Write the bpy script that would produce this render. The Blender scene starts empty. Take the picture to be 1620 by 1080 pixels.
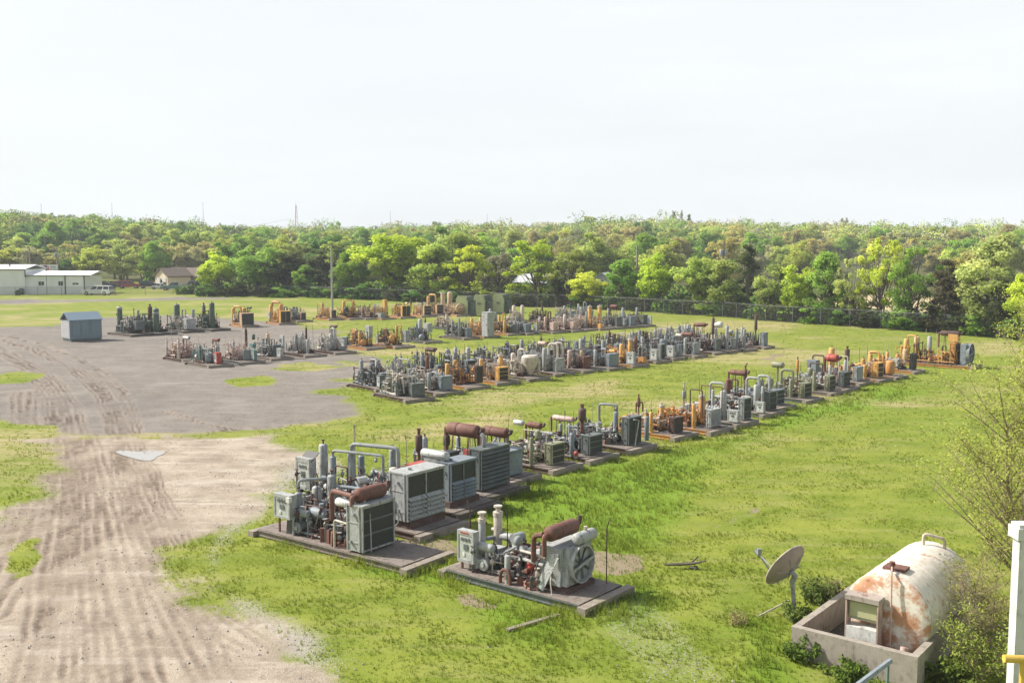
import bpy, math, random
import numpy as np
from mathutils import Vector, Matrix

R = math.radians
SC = bpy.context.scene
COL = SC.collection

# ------------------------------------------------------------------ camera
F, CX, CY, CAMH = 1600.0, 810.0, 540.0, 9.5
PITCH = math.atan(150.0 / F)
SP, CP = math.sin(PITCH), math.cos(PITCH)
cam_d = bpy.data.cameras.new('camera')
cam_d.sensor_width = 36.0
cam_d.lens = F / 1620.0 * 36.0
cam_d.clip_start = 0.1
cam_d.clip_end = 6000.0
cam = bpy.data.objects.new('camera', cam_d)
COL.objects.link(cam)
cam.location = (0, 0, CAMH)
cam.rotation_euler = (math.pi / 2 - PITCH, 0, 0)
SC.camera = cam

# ------------------------------------------------------------------ sky, sun
SUN_EL, SUN_AZ = R(42), R(-74)           # azimuth clockwise from +Y
SUN = Vector((math.sin(SUN_AZ) * math.cos(SUN_EL), math.cos(SUN_AZ) * math.cos(SUN_EL), math.sin(SUN_EL)))
world = bpy.data.worlds.new('World')
SC.world = world
world.use_nodes = True
wt = world.node_tree
wt.nodes.clear()
w_out = wt.nodes.new('ShaderNodeOutputWorld')
w_bg = wt.nodes.new('ShaderNodeBackground')
w_sky = wt.nodes.new('ShaderNodeTexSky')
w_sky.sky_type = 'NISHITA'
w_sky.sun_disc = False
w_sky.sun_elevation = SUN_EL
w_sky.sun_rotation = SUN_AZ % (2 * math.pi)
w_sky.air_density = 1.0
w_sky.dust_density = 4.0
w_sky.ozone_density = 1.0
# thin bright cirrus veil over the whole sky
w_tc = wt.nodes.new('ShaderNodeTexCoord')
w_map = wt.nodes.new('ShaderNodeMapping')
w_map.inputs['Scale'].default_value = (1.2, 1.2, 9.0)
w_map.inputs['Rotation'].default_value = (0.0, R(8), 0.0)
w_n = wt.nodes.new('ShaderNodeTexNoise')
w_n.inputs['Scale'].default_value = 2.2
w_n.inputs['Detail'].default_value = 6
w_n.inputs['Roughness'].default_value = 0.55
w_rng = wt.nodes.new('ShaderNodeMapRange')
w_rng.inputs['From Min'].default_value = 0.3
w_rng.inputs['From Max'].default_value = 0.75
w_rng.inputs['To Min'].default_value = 0.82
w_rng.inputs['To Max'].default_value = 0.97
w_mix = wt.nodes.new('ShaderNodeMix')
w_mix.data_type = 'RGBA'
w_mix.inputs['B'].default_value = (6.45, 6.72, 6.80, 1)
wt.links.new(w_tc.outputs['Generated'], w_map.inputs['Vector'])
wt.links.new(w_map.outputs['Vector'], w_n.inputs['Vector'])
wt.links.new(w_n.outputs['Fac'], w_rng.inputs['Value'])
w_sep = wt.nodes.new('ShaderNodeSeparateXYZ'); wt.links.new(w_tc.outputs['Generated'], w_sep.inputs[0])
# the veil is thickest low over the land; overhead the sky is clearer and darker
w_hi = wt.nodes.new('ShaderNodeMapRange'); w_hi.interpolation_type = 'SMOOTHSTEP'
w_hi.inputs['From Min'].default_value = 0.30; w_hi.inputs['From Max'].default_value = 0.75
w_hi.inputs['To Min'].default_value = 1.0; w_hi.inputs['To Max'].default_value = 0.12
wt.links.new(w_sep.outputs['Z'], w_hi.inputs['Value'])
w_mul = wt.nodes.new('ShaderNodeMath'); w_mul.operation = 'MULTIPLY'
wt.links.new(w_rng.outputs['Result'], w_mul.inputs[0]); wt.links.new(w_hi.outputs['Result'], w_mul.inputs[1])
wt.links.new(w_mul.outputs[0], w_mix.inputs['Factor'])
wt.links.new(w_sky.outputs['Color'], w_mix.inputs['A'])
wt.links.new(w_mix.outputs['Result'], w_bg.inputs['Color'])
w_bg.inputs['Strength'].default_value = 0.10
wt.links.new(w_bg.outputs['Background'], w_out.inputs['Surface'])

sun_d = bpy.data.lights.new('sun', 'SUN')
sun_d.energy = 5.0
sun_d.angle = R(0.6)
sun_d.color = (1.0, 0.945, 0.86)
sun_o = bpy.data.objects.new('sun', sun_d)
COL.objects.link(sun_o)
sun_o.rotation_euler = SUN.to_track_quat('Z', 'Y').to_euler()
SC.view_settings.view_transform = 'Standard'
SC.view_settings.look = 'None'
SC.view_settings.exposure = 0.64
SC.view_settings.gamma = 1.0
try:
    SC.cycles.max_bounces = 5
    SC.cycles.diffuse_bounces = 3
    SC.cycles.transparent_max_bounces = 12
    SC.cycles.caustics_reflective = False
    SC.cycles.caustics_refractive = False
except Exception:
    pass

# ------------------------------------------------------------------ pixel -> place
def G(px, py, z=0.0):
    dx, dy = (px - CX) / F, (CY - py) / F
    d = (dx, CP + dy * SP, -SP + dy * CP)
    t = (z - CAMH) / d[2]
    return (d[0] * t, d[1] * t)

def Y_AT(px, py, Y):
    """point on the pixel's ray at depth Y"""
    dx, dy = (px - CX) / F, (CY - py) / F
    t = Y / (CP + dy * SP)
    return Vector((dx * t, Y, CAMH + t * (-SP + dy * CP)))

# ------------------------------------------------------------------ numpy noise
def _hash(ix, iy, seed):
    n = (ix.astype(np.int64) * 374761393 + iy.astype(np.int64) * 668265263 + seed * 974711) & 0x7fffffff
    n = ((n ^ (n >> 13)) * 1274126177) & 0x7fffffff
    return ((n ^ (n >> 16)) & 0xffff) / 65535.0

def vnoise(x, y, seed=0):
    ix, iy = np.floor(x), np.floor(y)
    fx, fy = x - ix, y - iy
    fx = fx * fx * (3 - 2 * fx); fy = fy * fy * (3 - 2 * fy)
    a, b = _hash(ix, iy, seed), _hash(ix + 1, iy, seed)
    c, d = _hash(ix, iy + 1, seed), _hash(ix + 1, iy + 1, seed)
    return (a * (1 - fx) + b * fx) * (1 - fy) + (c * (1 - fx) + d * fx) * fy

def fbm(x, y, seed=0, oct=4):
    s, a, t = 0, 0.5, 0
    for o in range(oct):
        s = s + a * vnoise(x * 2 ** o + 17.3 * o, y * 2 ** o - 9.1 * o, seed + o); t += a; a *= 0.5
    return s / t

def smooth(a, b, x):
    t = np.clip((x - a) / (b - a), 0, 1)
    return t * t * (3 - 2 * t)

# ------------------------------------------------------------------ materials
def nt(name):
    m = bpy.data.materials.new(name); m.use_nodes = True
    t = m.node_tree; b = t.nodes['Principled BSDF']
    return m, t, b

def N(t, typ, **kw):
    n = t.nodes.new(typ)
    for k, v in kw.items():
        if k in n.inputs.keys(): n.inputs[k].default_value = v
        else: setattr(n, k, v)
    return n

def mixc(t, fac, a, b):
    m = t.nodes.new('ShaderNodeMix'); m.data_type = 'RGBA'
    for sock, v in (('Factor', fac), ('A', a), ('B', b)):
        if hasattr(v, 'is_linked'): t.links.new(v, m.inputs[sock])
        elif sock == 'Factor': m.inputs[sock].default_value = v
        else: m.inputs[sock].default_value = (v[0], v[1], v[2], 1)
    return m.outputs['Result']

def ramp(t, src, lo, hi):
    r = t.nodes.new('ShaderNodeMapRange')
    r.interpolation_type = 'SMOOTHSTEP'
    r.inputs['From Min'].default_value = lo; r.inputs['From Max'].default_value = hi
    t.links.new(src, r.inputs['Value'])
    return r.outputs['Result']

def math_n(t, op, a, b=0.0):
    m = t.nodes.new('ShaderNodeMath'); m.operation = op
    for i, v in enumerate((a, b)):
        if hasattr(v, 'is_linked'): t.links.new(v, m.inputs[i])
        else: m.inputs[i].default_value = v
    return m.outputs[0]

def obj_vec(t):
    """object coordinates pushed by a random amount per object"""
    tc = N(t, 'ShaderNodeTexCoord'); oi = N(t, 'ShaderNodeObjectInfo')
    mul = math_n(t, 'MULTIPLY', oi.outputs['Random'], 60.0)
    v = t.nodes.new('ShaderNodeVectorMath'); v.operation = 'ADD'
    t.links.new(tc.outputs['Object'], v.inputs[0]); t.links.new(mul, v.inputs[1])
    return v.outputs[0]

RUST = (0.17, 0.062, 0.028)
_paints = {}
def paint(name, col, rust=0.25, rough=0.6, rustcol=RUST, metal=0.0, dust=0.25):
    if name in _paints: return _paints[name]
    m, t, b = nt(name)
    v = obj_vec(t)
    n1 = N(t, 'ShaderNodeTexNoise', Scale=2.3, Detail=7.0, Roughness=0.65); t.links.new(v, n1.inputs['Vector'])
    mp = N(t, 'ShaderNodeMapping'); mp.inputs['Scale'].default_value = (7, 7, 1.1); t.links.new(v, mp.inputs['Vector'])
    n2 = N(t, 'ShaderNodeTexNoise', Scale=1.6, Detail=5.0, Roughness=0.6); t.links.new(mp.outputs['Vector'], n2.inputs['Vector'])
    n3 = N(t, 'ShaderNodeTexNoise', Scale=14.0, Detail=3.0); t.links.new(v, n3.inputs['Vector'])
    fade = tuple(c * 0.85 + 0.045 for c in col)
    c0 = mixc(t, ramp(t, n1.outputs['Fac'], 0.35, 0.75), tuple(c * 0.82 for c in col), fade)
    n4 = N(t, 'ShaderNodeTexNoise', Scale=4.5, Detail=6.0, Roughness=0.7); t.links.new(v, n4.inputs['Vector'])
    c1 = mixc(t, math_n(t, 'MULTIPLY', ramp(t, n3.outputs['Fac'], 0.45, 0.7), dust), c0, (0.24, 0.20, 0.16))
    c1 = mixc(t, math_n(t, 'MULTIPLY', ramp(t, math_n(t, 'ADD', math_n(t, 'MULTIPLY', n4.outputs['Fac'], 0.6), math_n(t, 'MULTIPLY', n2.outputs['Fac'], 0.4)), 0.48, 0.66), 0.35 + dust), c1, (0.075, 0.062, 0.05))
    s = math_n(t, 'ADD', math_n(t, 'MULTIPLY', n1.outputs['Fac'], 0.5), math_n(t, 'MULTIPLY', n2.outputs['Fac'], 0.5))
    lo = 0.68 - 0.30 * rust
    c2 = mixc(t, ramp(t, s, lo, lo + 0.10), c1, rustcol)
    t.links.new(c2, b.inputs['Base Color'])
    b.inputs['Roughness'].default_value = rough; b.inputs['Metallic'].default_value = metal
    _paints[name] = m
    return m

def plain(name, col, rough=0.7, metal=0.0, var=0.25, scale=3.0, emit=None, alpha=None):
    if name in _paints: return _paints[name]
    m, t, b = nt(name)
    n1 = N(t, 'ShaderNodeTexNoise', Scale=scale, Detail=6.0); t.links.new(obj_vec(t), n1.inputs['Vector'])
    c = mixc(t, n1.outputs['Fac'], tuple(x * (1 - var) for x in col), tuple(min(1, x * (1 + var)) for x in col))
    t.links.new(c, b.inputs['Base Color'])
    b.inputs['Roughness'].default_value = rough; b.inputs['Metallic'].default_value = metal
    _paints[name] = m
    return m

# paint colours of the yard (true surface colours)
P = {
 'grey':   paint('grey_paint', (0.27, 0.30, 0.305), 0.30),
 'lgrey':  paint('pale_grey_paint', (0.40, 0.42, 0.415), 0.32, dust=0.4),
 'bgrey':  paint('blue_grey_paint', (0.20, 0.245, 0.28), 0.25),
 'dgrey':  paint('dark_grey_paint', (0.10, 0.125, 0.125), 0.15),
 'silver': paint('silver_paint', (0.55, 0.57, 0.57), 0.30, 0.45, metal=0.2),
 'yellow': paint('faded_yellow_paint', (0.68, 0.37, 0.085), 0.30, rustcol=(0.26, 0.10, 0.04)),
 'orange': paint('rusty_orange_paint', (0.58, 0.27, 0.065), 0.45, rustcol=(0.24, 0.085, 0.035)),
 'tan':    paint('pale_tan_paint', (0.60, 0.42, 0.25), 0.30, rustcol=(0.32, 0.15, 0.08)),
 'cream':  paint('cream_paint', (0.60, 0.53, 0.45), 0.25),
 'pink':   paint('pinkish_faded_paint', (0.56, 0.40, 0.34), 0.40, rustcol=(0.30, 0.13, 0.09)),
 'olive':  paint('olive_paint', (0.235, 0.245, 0.15), 0.35),
 'lolive': paint('light_olive_paint', (0.36, 0.41, 0.20), 0.0, dust=0.1),
 'green':  paint('dark_green_paint', (0.055, 0.105, 0.072), 0.25),
 'teal':   paint('teal_paint', (0.10, 0.20, 0.20), 0.25),
 'red':    paint('red_paint', (0.42, 0.05, 0.03), 0.30),
 'rust':   paint('rust_metal', (0.15, 0.050, 0.030), 0.35, 0.75, rustcol=(0.24, 0.09, 0.045), dust=0.15),
 'drust':  paint('dark_rust_metal', (0.085, 0.042, 0.034), 0.35, 0.8, rustcol=(0.16, 0.06, 0.035), dust=0.12),
 'white':  paint('chalky_white_paint', (0.70, 0.70, 0.67), 0.22, rustcol=(0.42, 0.20, 0.10)),
 'black':  plain('black_metal', (0.022, 0.023, 0.024), 0.6),
 'core':   plain('radiator_core', (0.040, 0.040, 0.036), 0.75, var=0.4, scale=6.0),
 'wood':   plain('weathered_timber', (0.24, 0.205, 0.17), 0.85, var=0.45, scale=5.0),
 'dwood':  plain('dark_timber', (0.10, 0.085, 0.07), 0.85, var=0.45, scale=5.0),
 'glass':  plain('dusty_panel_glass', (0.42, 0.44, 0.42), 0.25, var=0.5, scale=7.0),
 'dglass': plain('dark_window_glass', (0.03, 0.035, 0.04), 0.12, var=0.2),
 'deck':   paint('rusty_deck_plate', (0.20, 0.165, 0.14), 0.35, 0.85, rustcol=(0.17, 0.085, 0.05), dust=0.6),
 'hose':   plain('reddish_hose', (0.35, 0.13, 0.09), 0.7),
 'gauge':  plain('gauge_white', (0.62, 0.62, 0.58), 0.4),
 'greasy': plain('greasy_iron', (0.085, 0.082, 0.078), 0.55, var=0.5, scale=9.0),
 'rubber': plain('tyre_rubber', (0.018, 0.018, 0.019), 0.85),
}

# ------------------------------------------------------------------ mesh building
def tag(o, label=None, cat=None, group=None, kind=None):
    if label: o['label'] = label
    if cat: o['category'] = cat
    if group: o['group'] = group
    if kind: o['kind'] = kind
    return o

def empty(name, loc, rz=0.0, label=None, cat=None, group=None):
    o = bpy.data.objects.new(name, None); COL.objects.link(o)
    o.location = loc; o.rotation_euler = (0, 0, rz); o.empty_display_size = 0.3
    return tag(o, label, cat, group)

class MB:
    def __init__(self): self.v, self.f, self.m, self.mi = [], [], [], 0
    def add(self, vs, fs):
        k = len(self.v); self.v += [tuple(p) for p in vs]
        self.f += [tuple(i + k for i in q) for q in fs]; self.m += [self.mi] * len(fs)
    def box(self, x, y, z, sx, sy, sz, rz=0.0, top=(1, 1), tilt=None):
        """centre x,y; underside z"""
        c, s = math.cos(rz), math.sin(rz); vs = []
        for dz, (tx, ty) in ((0, (1, 1)), (sz, top)):
            for ax, ay in ((-1, -1), (1, -1), (1, 1), (-1, 1)):
                X, Y = ax * sx / 2 * tx, ay * sy / 2 * ty
                p = Vector((X * c - Y * s, X * s + Y * c, dz))
                if tilt: p = tilt @ p
                vs.append((x + p.x, y + p.y, z + p.z))
        self.add(vs, [(3, 2, 1, 0), (4, 5, 6, 7), (0, 1, 5, 4), (1, 2, 6, 5), (2, 3, 7, 6), (3, 0, 4, 7)])
        return self
    def lathe(self, p0, d, prof, n=12, cap0=True, cap1=True):
        """prof: (distance along d, radius)"""
        d = Vector(d).normalized(); p0 = Vector(p0)
        u = d.orthogonal().normalized(); w = d.cross(u)
        vs, fs = [], []
        for (t, r) in prof:
            for k in range(n):
                a = 2 * math.pi * k / n
                vs.append(p0 + d * t + (u * math.cos(a) + w * math.sin(a)) * r)
        for i in range(len(prof) - 1):
            for k in range(n):
                a, b = i * n + k, i * n + (k + 1) % n
                fs.append((a, b, b + n, a + n))
        if cap0: fs.append(tuple(range(n - 1, -1, -1)))
        if cap1: fs.append(tuple(range((len(prof) - 1) * n, len(prof) * n)))
        self.add(vs, fs); return self
    def cyl(self, p0, p1, r, n=10, r1=None):
        p0, p1 = Vector(p0), Vector(p1)
        return self.lathe(p0, p1 - p0, [(0, r), ((p1 - p0).length, r if r1 is None else r1)], n)
    def vessel(self, p0, p1, r, n=14):
        """cylinder with dished ends"""
        p0, p1 = Vector(p0), Vector(p1); L = (p1 - p0).length; h = r * 0.5
        pr = [(0, r * 0.12), (h * 0.12, r * 0.5), (h * 0.45, r * 0.85), (h, r), (L - h, r), (L - h * 0.45, r * 0.85), (L - h * 0.12, r * 0.5), (L, r * 0.12)]
        return self.lathe(p0, p1 - p0, pr, n)
    def tube(self, pts, r, n=6, bend=True):
        """pipe through points with rounded corners"""
        pts = [Vector(p) for p in pts]
        if bend and len(pts) > 2:
            out = [pts[0]]
            for i in range(1, len(pts) - 1):
                a, b, c = pts[i - 1], pts[i], pts[i + 1]
                k = min(r * 2.6, (a - b).length * 0.45, (c - b).length * 0.45)
                q0 = b + (a - b).normalized() * k; q2 = b + (c - b).normalized() * k
                for t in (0, 0.33, 0.67, 1):
                    out.append(q0 * (1 - t) ** 2 + b * 2 * t * (1 - t) + q2 * t * t)
            out.append(pts[-1]); pts = out
        vs, fs = [], []; u = None
        for i, p in enumerate(pts):
            d = (pts[min(i + 1, len(pts) - 1)] - pts[max(i - 1, 0)])
            if d.length < 1e-6: d = Vector((0, 0, 1))
            d.normalize()
            u = d.orthogonal().normalized() if u is None else (u - d * u.dot(d))
            if u.length < 1e-4: u = d.orthogonal()
            u.normalize(); w = d.cross(u)
            rr = r[i] if isinstance(r, (list, tuple)) else r
            for k in range(n):
                a = 2 * math.pi * k / n
                vs.append(p + (u * math.cos(a) + w * math.sin(a)) * rr)
        for i in range(len(pts) - 1):
            for k in range(n):
                a, b = i * n + k, i * n + (k + 1) % n
                fs.append((a, b, b + n, a + n))
        fs.append(tuple(range(n - 1, -1, -1))); fs.append(tuple(range((len(pts) - 1) * n, len(pts) * n)))
        self.add(vs, fs); return self
    def prism(self, poly, axis, a0, a1):
        """poly of 2-D points; axis 'y': (x,z) outline pushed along y; 'x': (y,z) along x; 'z': (x,y) up"""
        n = len(poly); vs = []
        for a in (a0, a1):
            for p, q in poly:
                vs.append((p, a, q) if axis == 'y' else (a, p, q) if axis == 'x' else (p, q, a))
        fs = [tuple(range(n - 1, -1, -1)), tuple(range(n, 2 * n))] + [(i, (i + 1) % n, (i + 1) % n + n, i + n) for i in range(n)]
        self.add(vs, fs); return self
    def blob(self, c, r, seed=0, sub=2, sq=(1, 1, 1)):
        rn = random.Random(seed); n, m = 7, 5; vs, fs = [], []
        for i in range(m + 1):
            th = math.pi * i / m
            for k in range(n):
                ph = 2 * math.pi * k / n
                q = r * rn.uniform(0.7, 1.25)
                vs.append((c[0] + q * sq[0] * math.sin(th) * math.cos(ph), c[1] + q * sq[1] * math.sin(th) * math.sin(ph), c[2] + q * sq[2] * math.cos(th)))
        for i in range(m):
            for k in range(n):
                a, b = i * n + k, i * n + (k + 1) % n
                fs.append((a, b, b + n, a + n))
        self.add(vs, fs); return self
    def build(self, name, mat, parent=None, sharp=38, label=None):
        me = bpy.data.meshes.new(name)
        me.from_pydata(self.v, [], self.f)
        for m in (mat if isinstance(mat, (list, tuple)) else [mat]): me.materials.append(m)
        me.polygons.foreach_set('material_index', self.m)
        me.polygons.foreach_set('use_smooth', [True] * len(self.f))
        me.set_sharp_from_angle(angle=R(sharp))
        me.update()
        o = bpy.data.objects.new(name, me); COL.objects.link(o)
        if parent: o.parent = parent
        if label: o['label'] = label
        return o

def np_mesh(name, V, Fc, k, mat, smooth=False, attrs=None):
    """fast mesh from arrays: V (n,3), Fc (m,k)"""
    me = bpy.data.meshes.new(name)
    V = np.ascontiguousarray(V, dtype=np.float32); Fc = np.ascontiguousarray(Fc, dtype=np.int32)
    me.vertices.add(len(V)); me.vertices.foreach_set('co', V.ravel())
    me.loops.add(Fc.size); me.loops.foreach_set('vertex_index', Fc.ravel())
    me.polygons.add(len(Fc))
    me.polygons.foreach_set('loop_start', np.arange(0, Fc.size, k, dtype=np.int32))
    me.polygons.foreach_set('use_smooth', np.full(len(Fc), smooth))
    for an, (dom, arr) in (attrs or {}).items():
        a = me.attributes.new(an, 'FLOAT', dom); a.data.foreach_set('value', np.ascontiguousarray(arr, dtype=np.float32))
    for m in (mat if isinstance(mat, (list, tuple)) else [mat]): me.materials.append(m)
    me.update(calc_edges=True)
    return me

def link(name, me, parent=None):
    o = bpy.data.objects.new(name, me); COL.objects.link(o)
    if parent: o.parent = parent
    return o
# ================================================================== GROUND
def poly_sd(X, Y, poly):
    """signed distance to polygon, negative inside"""
    d = np.full(X.shape, 1e9); ins = np.zeros(X.shape, bool); n = len(poly)
    for i in range(n):
        (ax, ay), (bx, by) = poly[i], poly[(i + 1) % n]
        ex, ey = bx - ax, by - ay; wx, wy = X - ax, Y - ay
        t = np.clip((wx * ex + wy * ey) / (ex * ex + ey * ey + 1e-9), 0, 1)
        d = np.minimum(d, (wx - ex * t) ** 2 + (wy - ey * t) ** 2)
        c = (ay > Y) != (by > Y)
        xi = ax + (Y - ay) * ex / (ey if abs(ey) > 1e-9 else 1e-9)
        ins ^= c & (X < xi)
    d = np.sqrt(d)
    return np.where(ins, -d, d)

def line_d(X, Y, pts):
    d = np.full(X.shape, 1e9)
    for i in range(len(pts) - 1):
        (ax, ay), (bx, by) = pts[i], pts[i + 1]
        ex, ey = bx - ax, by - ay; wx, wy = X - ax, Y - ay
        t = np.clip((wx * ex + wy * ey) / (ex * ex + ey * ey + 1e-9), 0, 1)
        d = np.minimum(d, (wx - ex * t) ** 2 + (wy - ey * t) ** 2)
    return np.sqrt(d)

def GP(pts): return [G(x, y) for x, y in pts]

YARD = GP([(-420, 524), (0, 519), (60, 517), (97, 515), (140, 505), (200, 500), (300, 497), (372, 505), (440, 512), (470, 514), (520, 528), (548, 545), (556, 560), (590, 575),
           (600, 592), (556, 622), (572, 645), (560, 657), (470, 668), (400, 680), (300, 687), (190, 692), (60, 700), (0, 662), (-500, 655)])
FARLANE = GP([(-900, 486), (0, 482), (100, 478), (200, 477), (300, 475), (400, 473), (372, 469), (300, 470), (180, 473), (60, 474), (-900, 478)])
DIRT = GP([(60, 690), (190, 688), (300, 686), (420, 688), (455, 706), (440, 745), (395, 775), (360, 815), (325, 855), (322, 890), (345, 925), (400, 955), (460, 990), (520, 1040), (560, 1090), (640, 1250), (-600, 1250),
           (-120, 1000), (0, 872), (28, 850), (46, 800), (50, 745), (48, 715), (20, 690)])
STONY = GP([(395, 745), (470, 700), (560, 735), (500, 770), (440, 790), (400, 830), (345, 870), (360, 930), (420, 955), (500, 1000), (560, 1075), (500, 1100), (380, 1000), (330, 900), (330, 850)])
STONY2 = GP([(930, 960), (1010, 945), (1090, 990), (1150, 1040), (1200, 1090), (1000, 1090), (970, 1010)])
PUDDLE = GP([(181, 713), (196, 711), (214, 714), (240, 712), (262, 713), (258, 718), (246, 722), (244, 727), (226, 728), (204, 722), (190, 718)])
GRASS_ISLES = [GP([(345, 604), (372, 598), (405, 597), (428, 603), (415, 610), (380, 612), (352, 611)]),
               GP([(458, 580), (490, 574), (545, 573), (560, 582), (500, 588), (468, 586)]),
               GP([(-60, 592), (20, 591), (46, 597), (30, 604), (-60, 606)]),
               GP([(-100, 661), (40, 660), (72, 676), (60, 690), (-100, 690)]),
               GP([(190, 690), (260, 688), (300, 694), (240, 700)]),
               GP([(330, 915), (380, 918), (410, 945), (390, 952), (350, 930)]),
               GP([(318, 875), (352, 878), (360, 890), (330, 893)]),
               GP([(35, 860), (52, 850), (50, 885), (36, 905)]),
               GP([(60, 990), (70, 985), (66, 1030), (58, 1030)])]
DRY_SPOTS = [GP([(1010, 545), (1120, 525), (1230, 545), (1200, 552), (1280, 560), (1180, 560)]),
             GP([(1060, 515), (1160, 505), (1230, 525), (1120, 522)]),
             GP([(1530, 545), (1600, 540), (1640, 555), (1560, 560)]),
             GP([(640, 640), (760, 620), (900, 610), (1000, 598), (960, 625), (760, 650)]),
             GP([(580, 690), (700, 668), (800, 655), (780, 680), (620, 705)]),
             GP([(0, 500), (40, 495), (30, 512), (0, 514)])]
SOIL_SPOTS = [GP([(940, 880), (1010, 878), (1015, 900), (960, 905)]), GP([(1060, 715), (1130, 705), (1140, 712), (1075, 725)]),
              GP([(700, 935), (745, 940), (770, 958), (730, 958)]), GP([(630, 860), (700, 855), (720, 875), (660, 890)]),
              GP([(1140, 820), (1200, 800), (1215, 812), (1150, 835)]), GP([(1190, 560), (1260, 555), (1290, 562), (1210, 568)])]
TALL = [GP([(745, 815), (860, 745), (1010, 720), (1080, 700), (1150, 690), (1290, 645), (1440, 600), (1460, 610), (1280, 665), (1130, 725), (1090, 780), (1040, 860), (990, 880), (920, 830), (800, 835)]),
        GP([(610, 880), (690, 895), (760, 900), (700, 930), (560, 905)]), GP([(950, 965), (1010, 930), (1060, 950), (980, 985)]),
        GP([(1150, 960), (1260, 990), (1260, 1090), (1180, 1090)]), GP([(780, 960), (900, 985), (880, 1030), (760, 1010)])]
TRACKS = [([(-30, 538), (40, 572), (85, 603), (112, 640), (124, 690), (126, 740), (120, 820), (108, 900), (96, 1000), (88, 1090)], 0.5),
          ([(-30, 528), (60, 556), (120, 585), (160, 620), (180, 660), (190, 700), (215, 780), (240, 860), (268, 930), (310, 1010), (350, 1090)], 0.55),
          ([(-20, 525), (80, 548), (150, 580), (195, 620), (212, 665), (220, 700), (238, 770)], 0.35),
          ([(40, 620), (36, 660), (48, 700), (60, 735), (52, 790), (30, 850), (8, 910), (-25, 970)], 0.75),
          ([(88, 630), (95, 680), (100, 730), (92, 800), (84, 880), (72, 980), (60, 1090)], 0.6),
          ([(140, 690), (156, 760), (165, 850), (180, 930), (205, 1010), (225, 1090)], 0.6),
          ([(185, 705), (200, 770), (222, 830), (246, 880), (270, 920), (310, 960), (365, 998), (420, 1030)], 0.5),
          ([(300, 690), (350, 682), (420, 676), (500, 668)], 0.3), ([(260, 650), (330, 672), (400, 684)], 0.25)]
TRACKS += [([(0, 560), (50, 590), (78, 630), (84, 690), (70, 760)], 0.4), ([(150, 600), (176, 640), (186, 690), (196, 740)], 0.4), ([(112, 690), (118, 760), (130, 850), (140, 950), (150, 1090)], 0.5), ([(230, 720), (262, 800), (290, 860), (330, 930), (390, 985)], 0.35), ([(-10, 700), (20, 720), (34, 760), (24, 830), (0, 880)], 0.4)]
TRACKS = [(GP(p), w) for p, w in TRACKS]
FENCE_PIX = [(385, 467), (460, 469), (560, 473), (707, 479.5), (823, 485), (907, 488), (1050, 496), (1143, 501), (1211, 508), (1393, 519), (1472, 525), (1598, 536), (1760, 552)]
FENCE_LINE = [(-900.0, 200.0)] + GP(FENCE_PIX) + [(120.0, 80.0)]
FIELD = GP([(1285, 500), (1300, 478), (1320, 466), (1480, 468), (1520, 480), (1500, 500), (1400, 505)])
CREST = [(-700, 338), (0, 339), (100, 342), (200, 346), (330, 352), (480, 356), (600, 355), (700, 350), (830, 352), (950, 345), (1080, 344), (1200, 350), (1400, 353), (1620, 357), (2300, 357)]

def hill(X, Y):
    r = np.hypot(X, Y)
    px = CX + F * X / np.maximum(Y, 1.0)
    top = np.interp(px, [c[0] for c in CREST], [c[1] for c in CREST])
    H = 9.5 + (390 - top) * 620 / F - 14.5
    H = np.where(Y > 30, H, 14.0)
    h = H * smooth(230, 590, r) * (1 - 0.5 * smooth(640, 900, r))
    return h + 2.0 * (fbm(X / 90, Y / 90, 5, 3) - 0.5) * smooth(230, 400, r)

def gz_np(X, Y):
    near = 1 - smooth(150, 230, np.hypot(X, Y))
    return hill(X, Y) + 0.16 * (fbm(X / 14, Y / 14, 11, 3) - 0.5) * near

def gz(x, y): return float(gz_np(np.array([x]), np.array([y]))[0])

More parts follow.
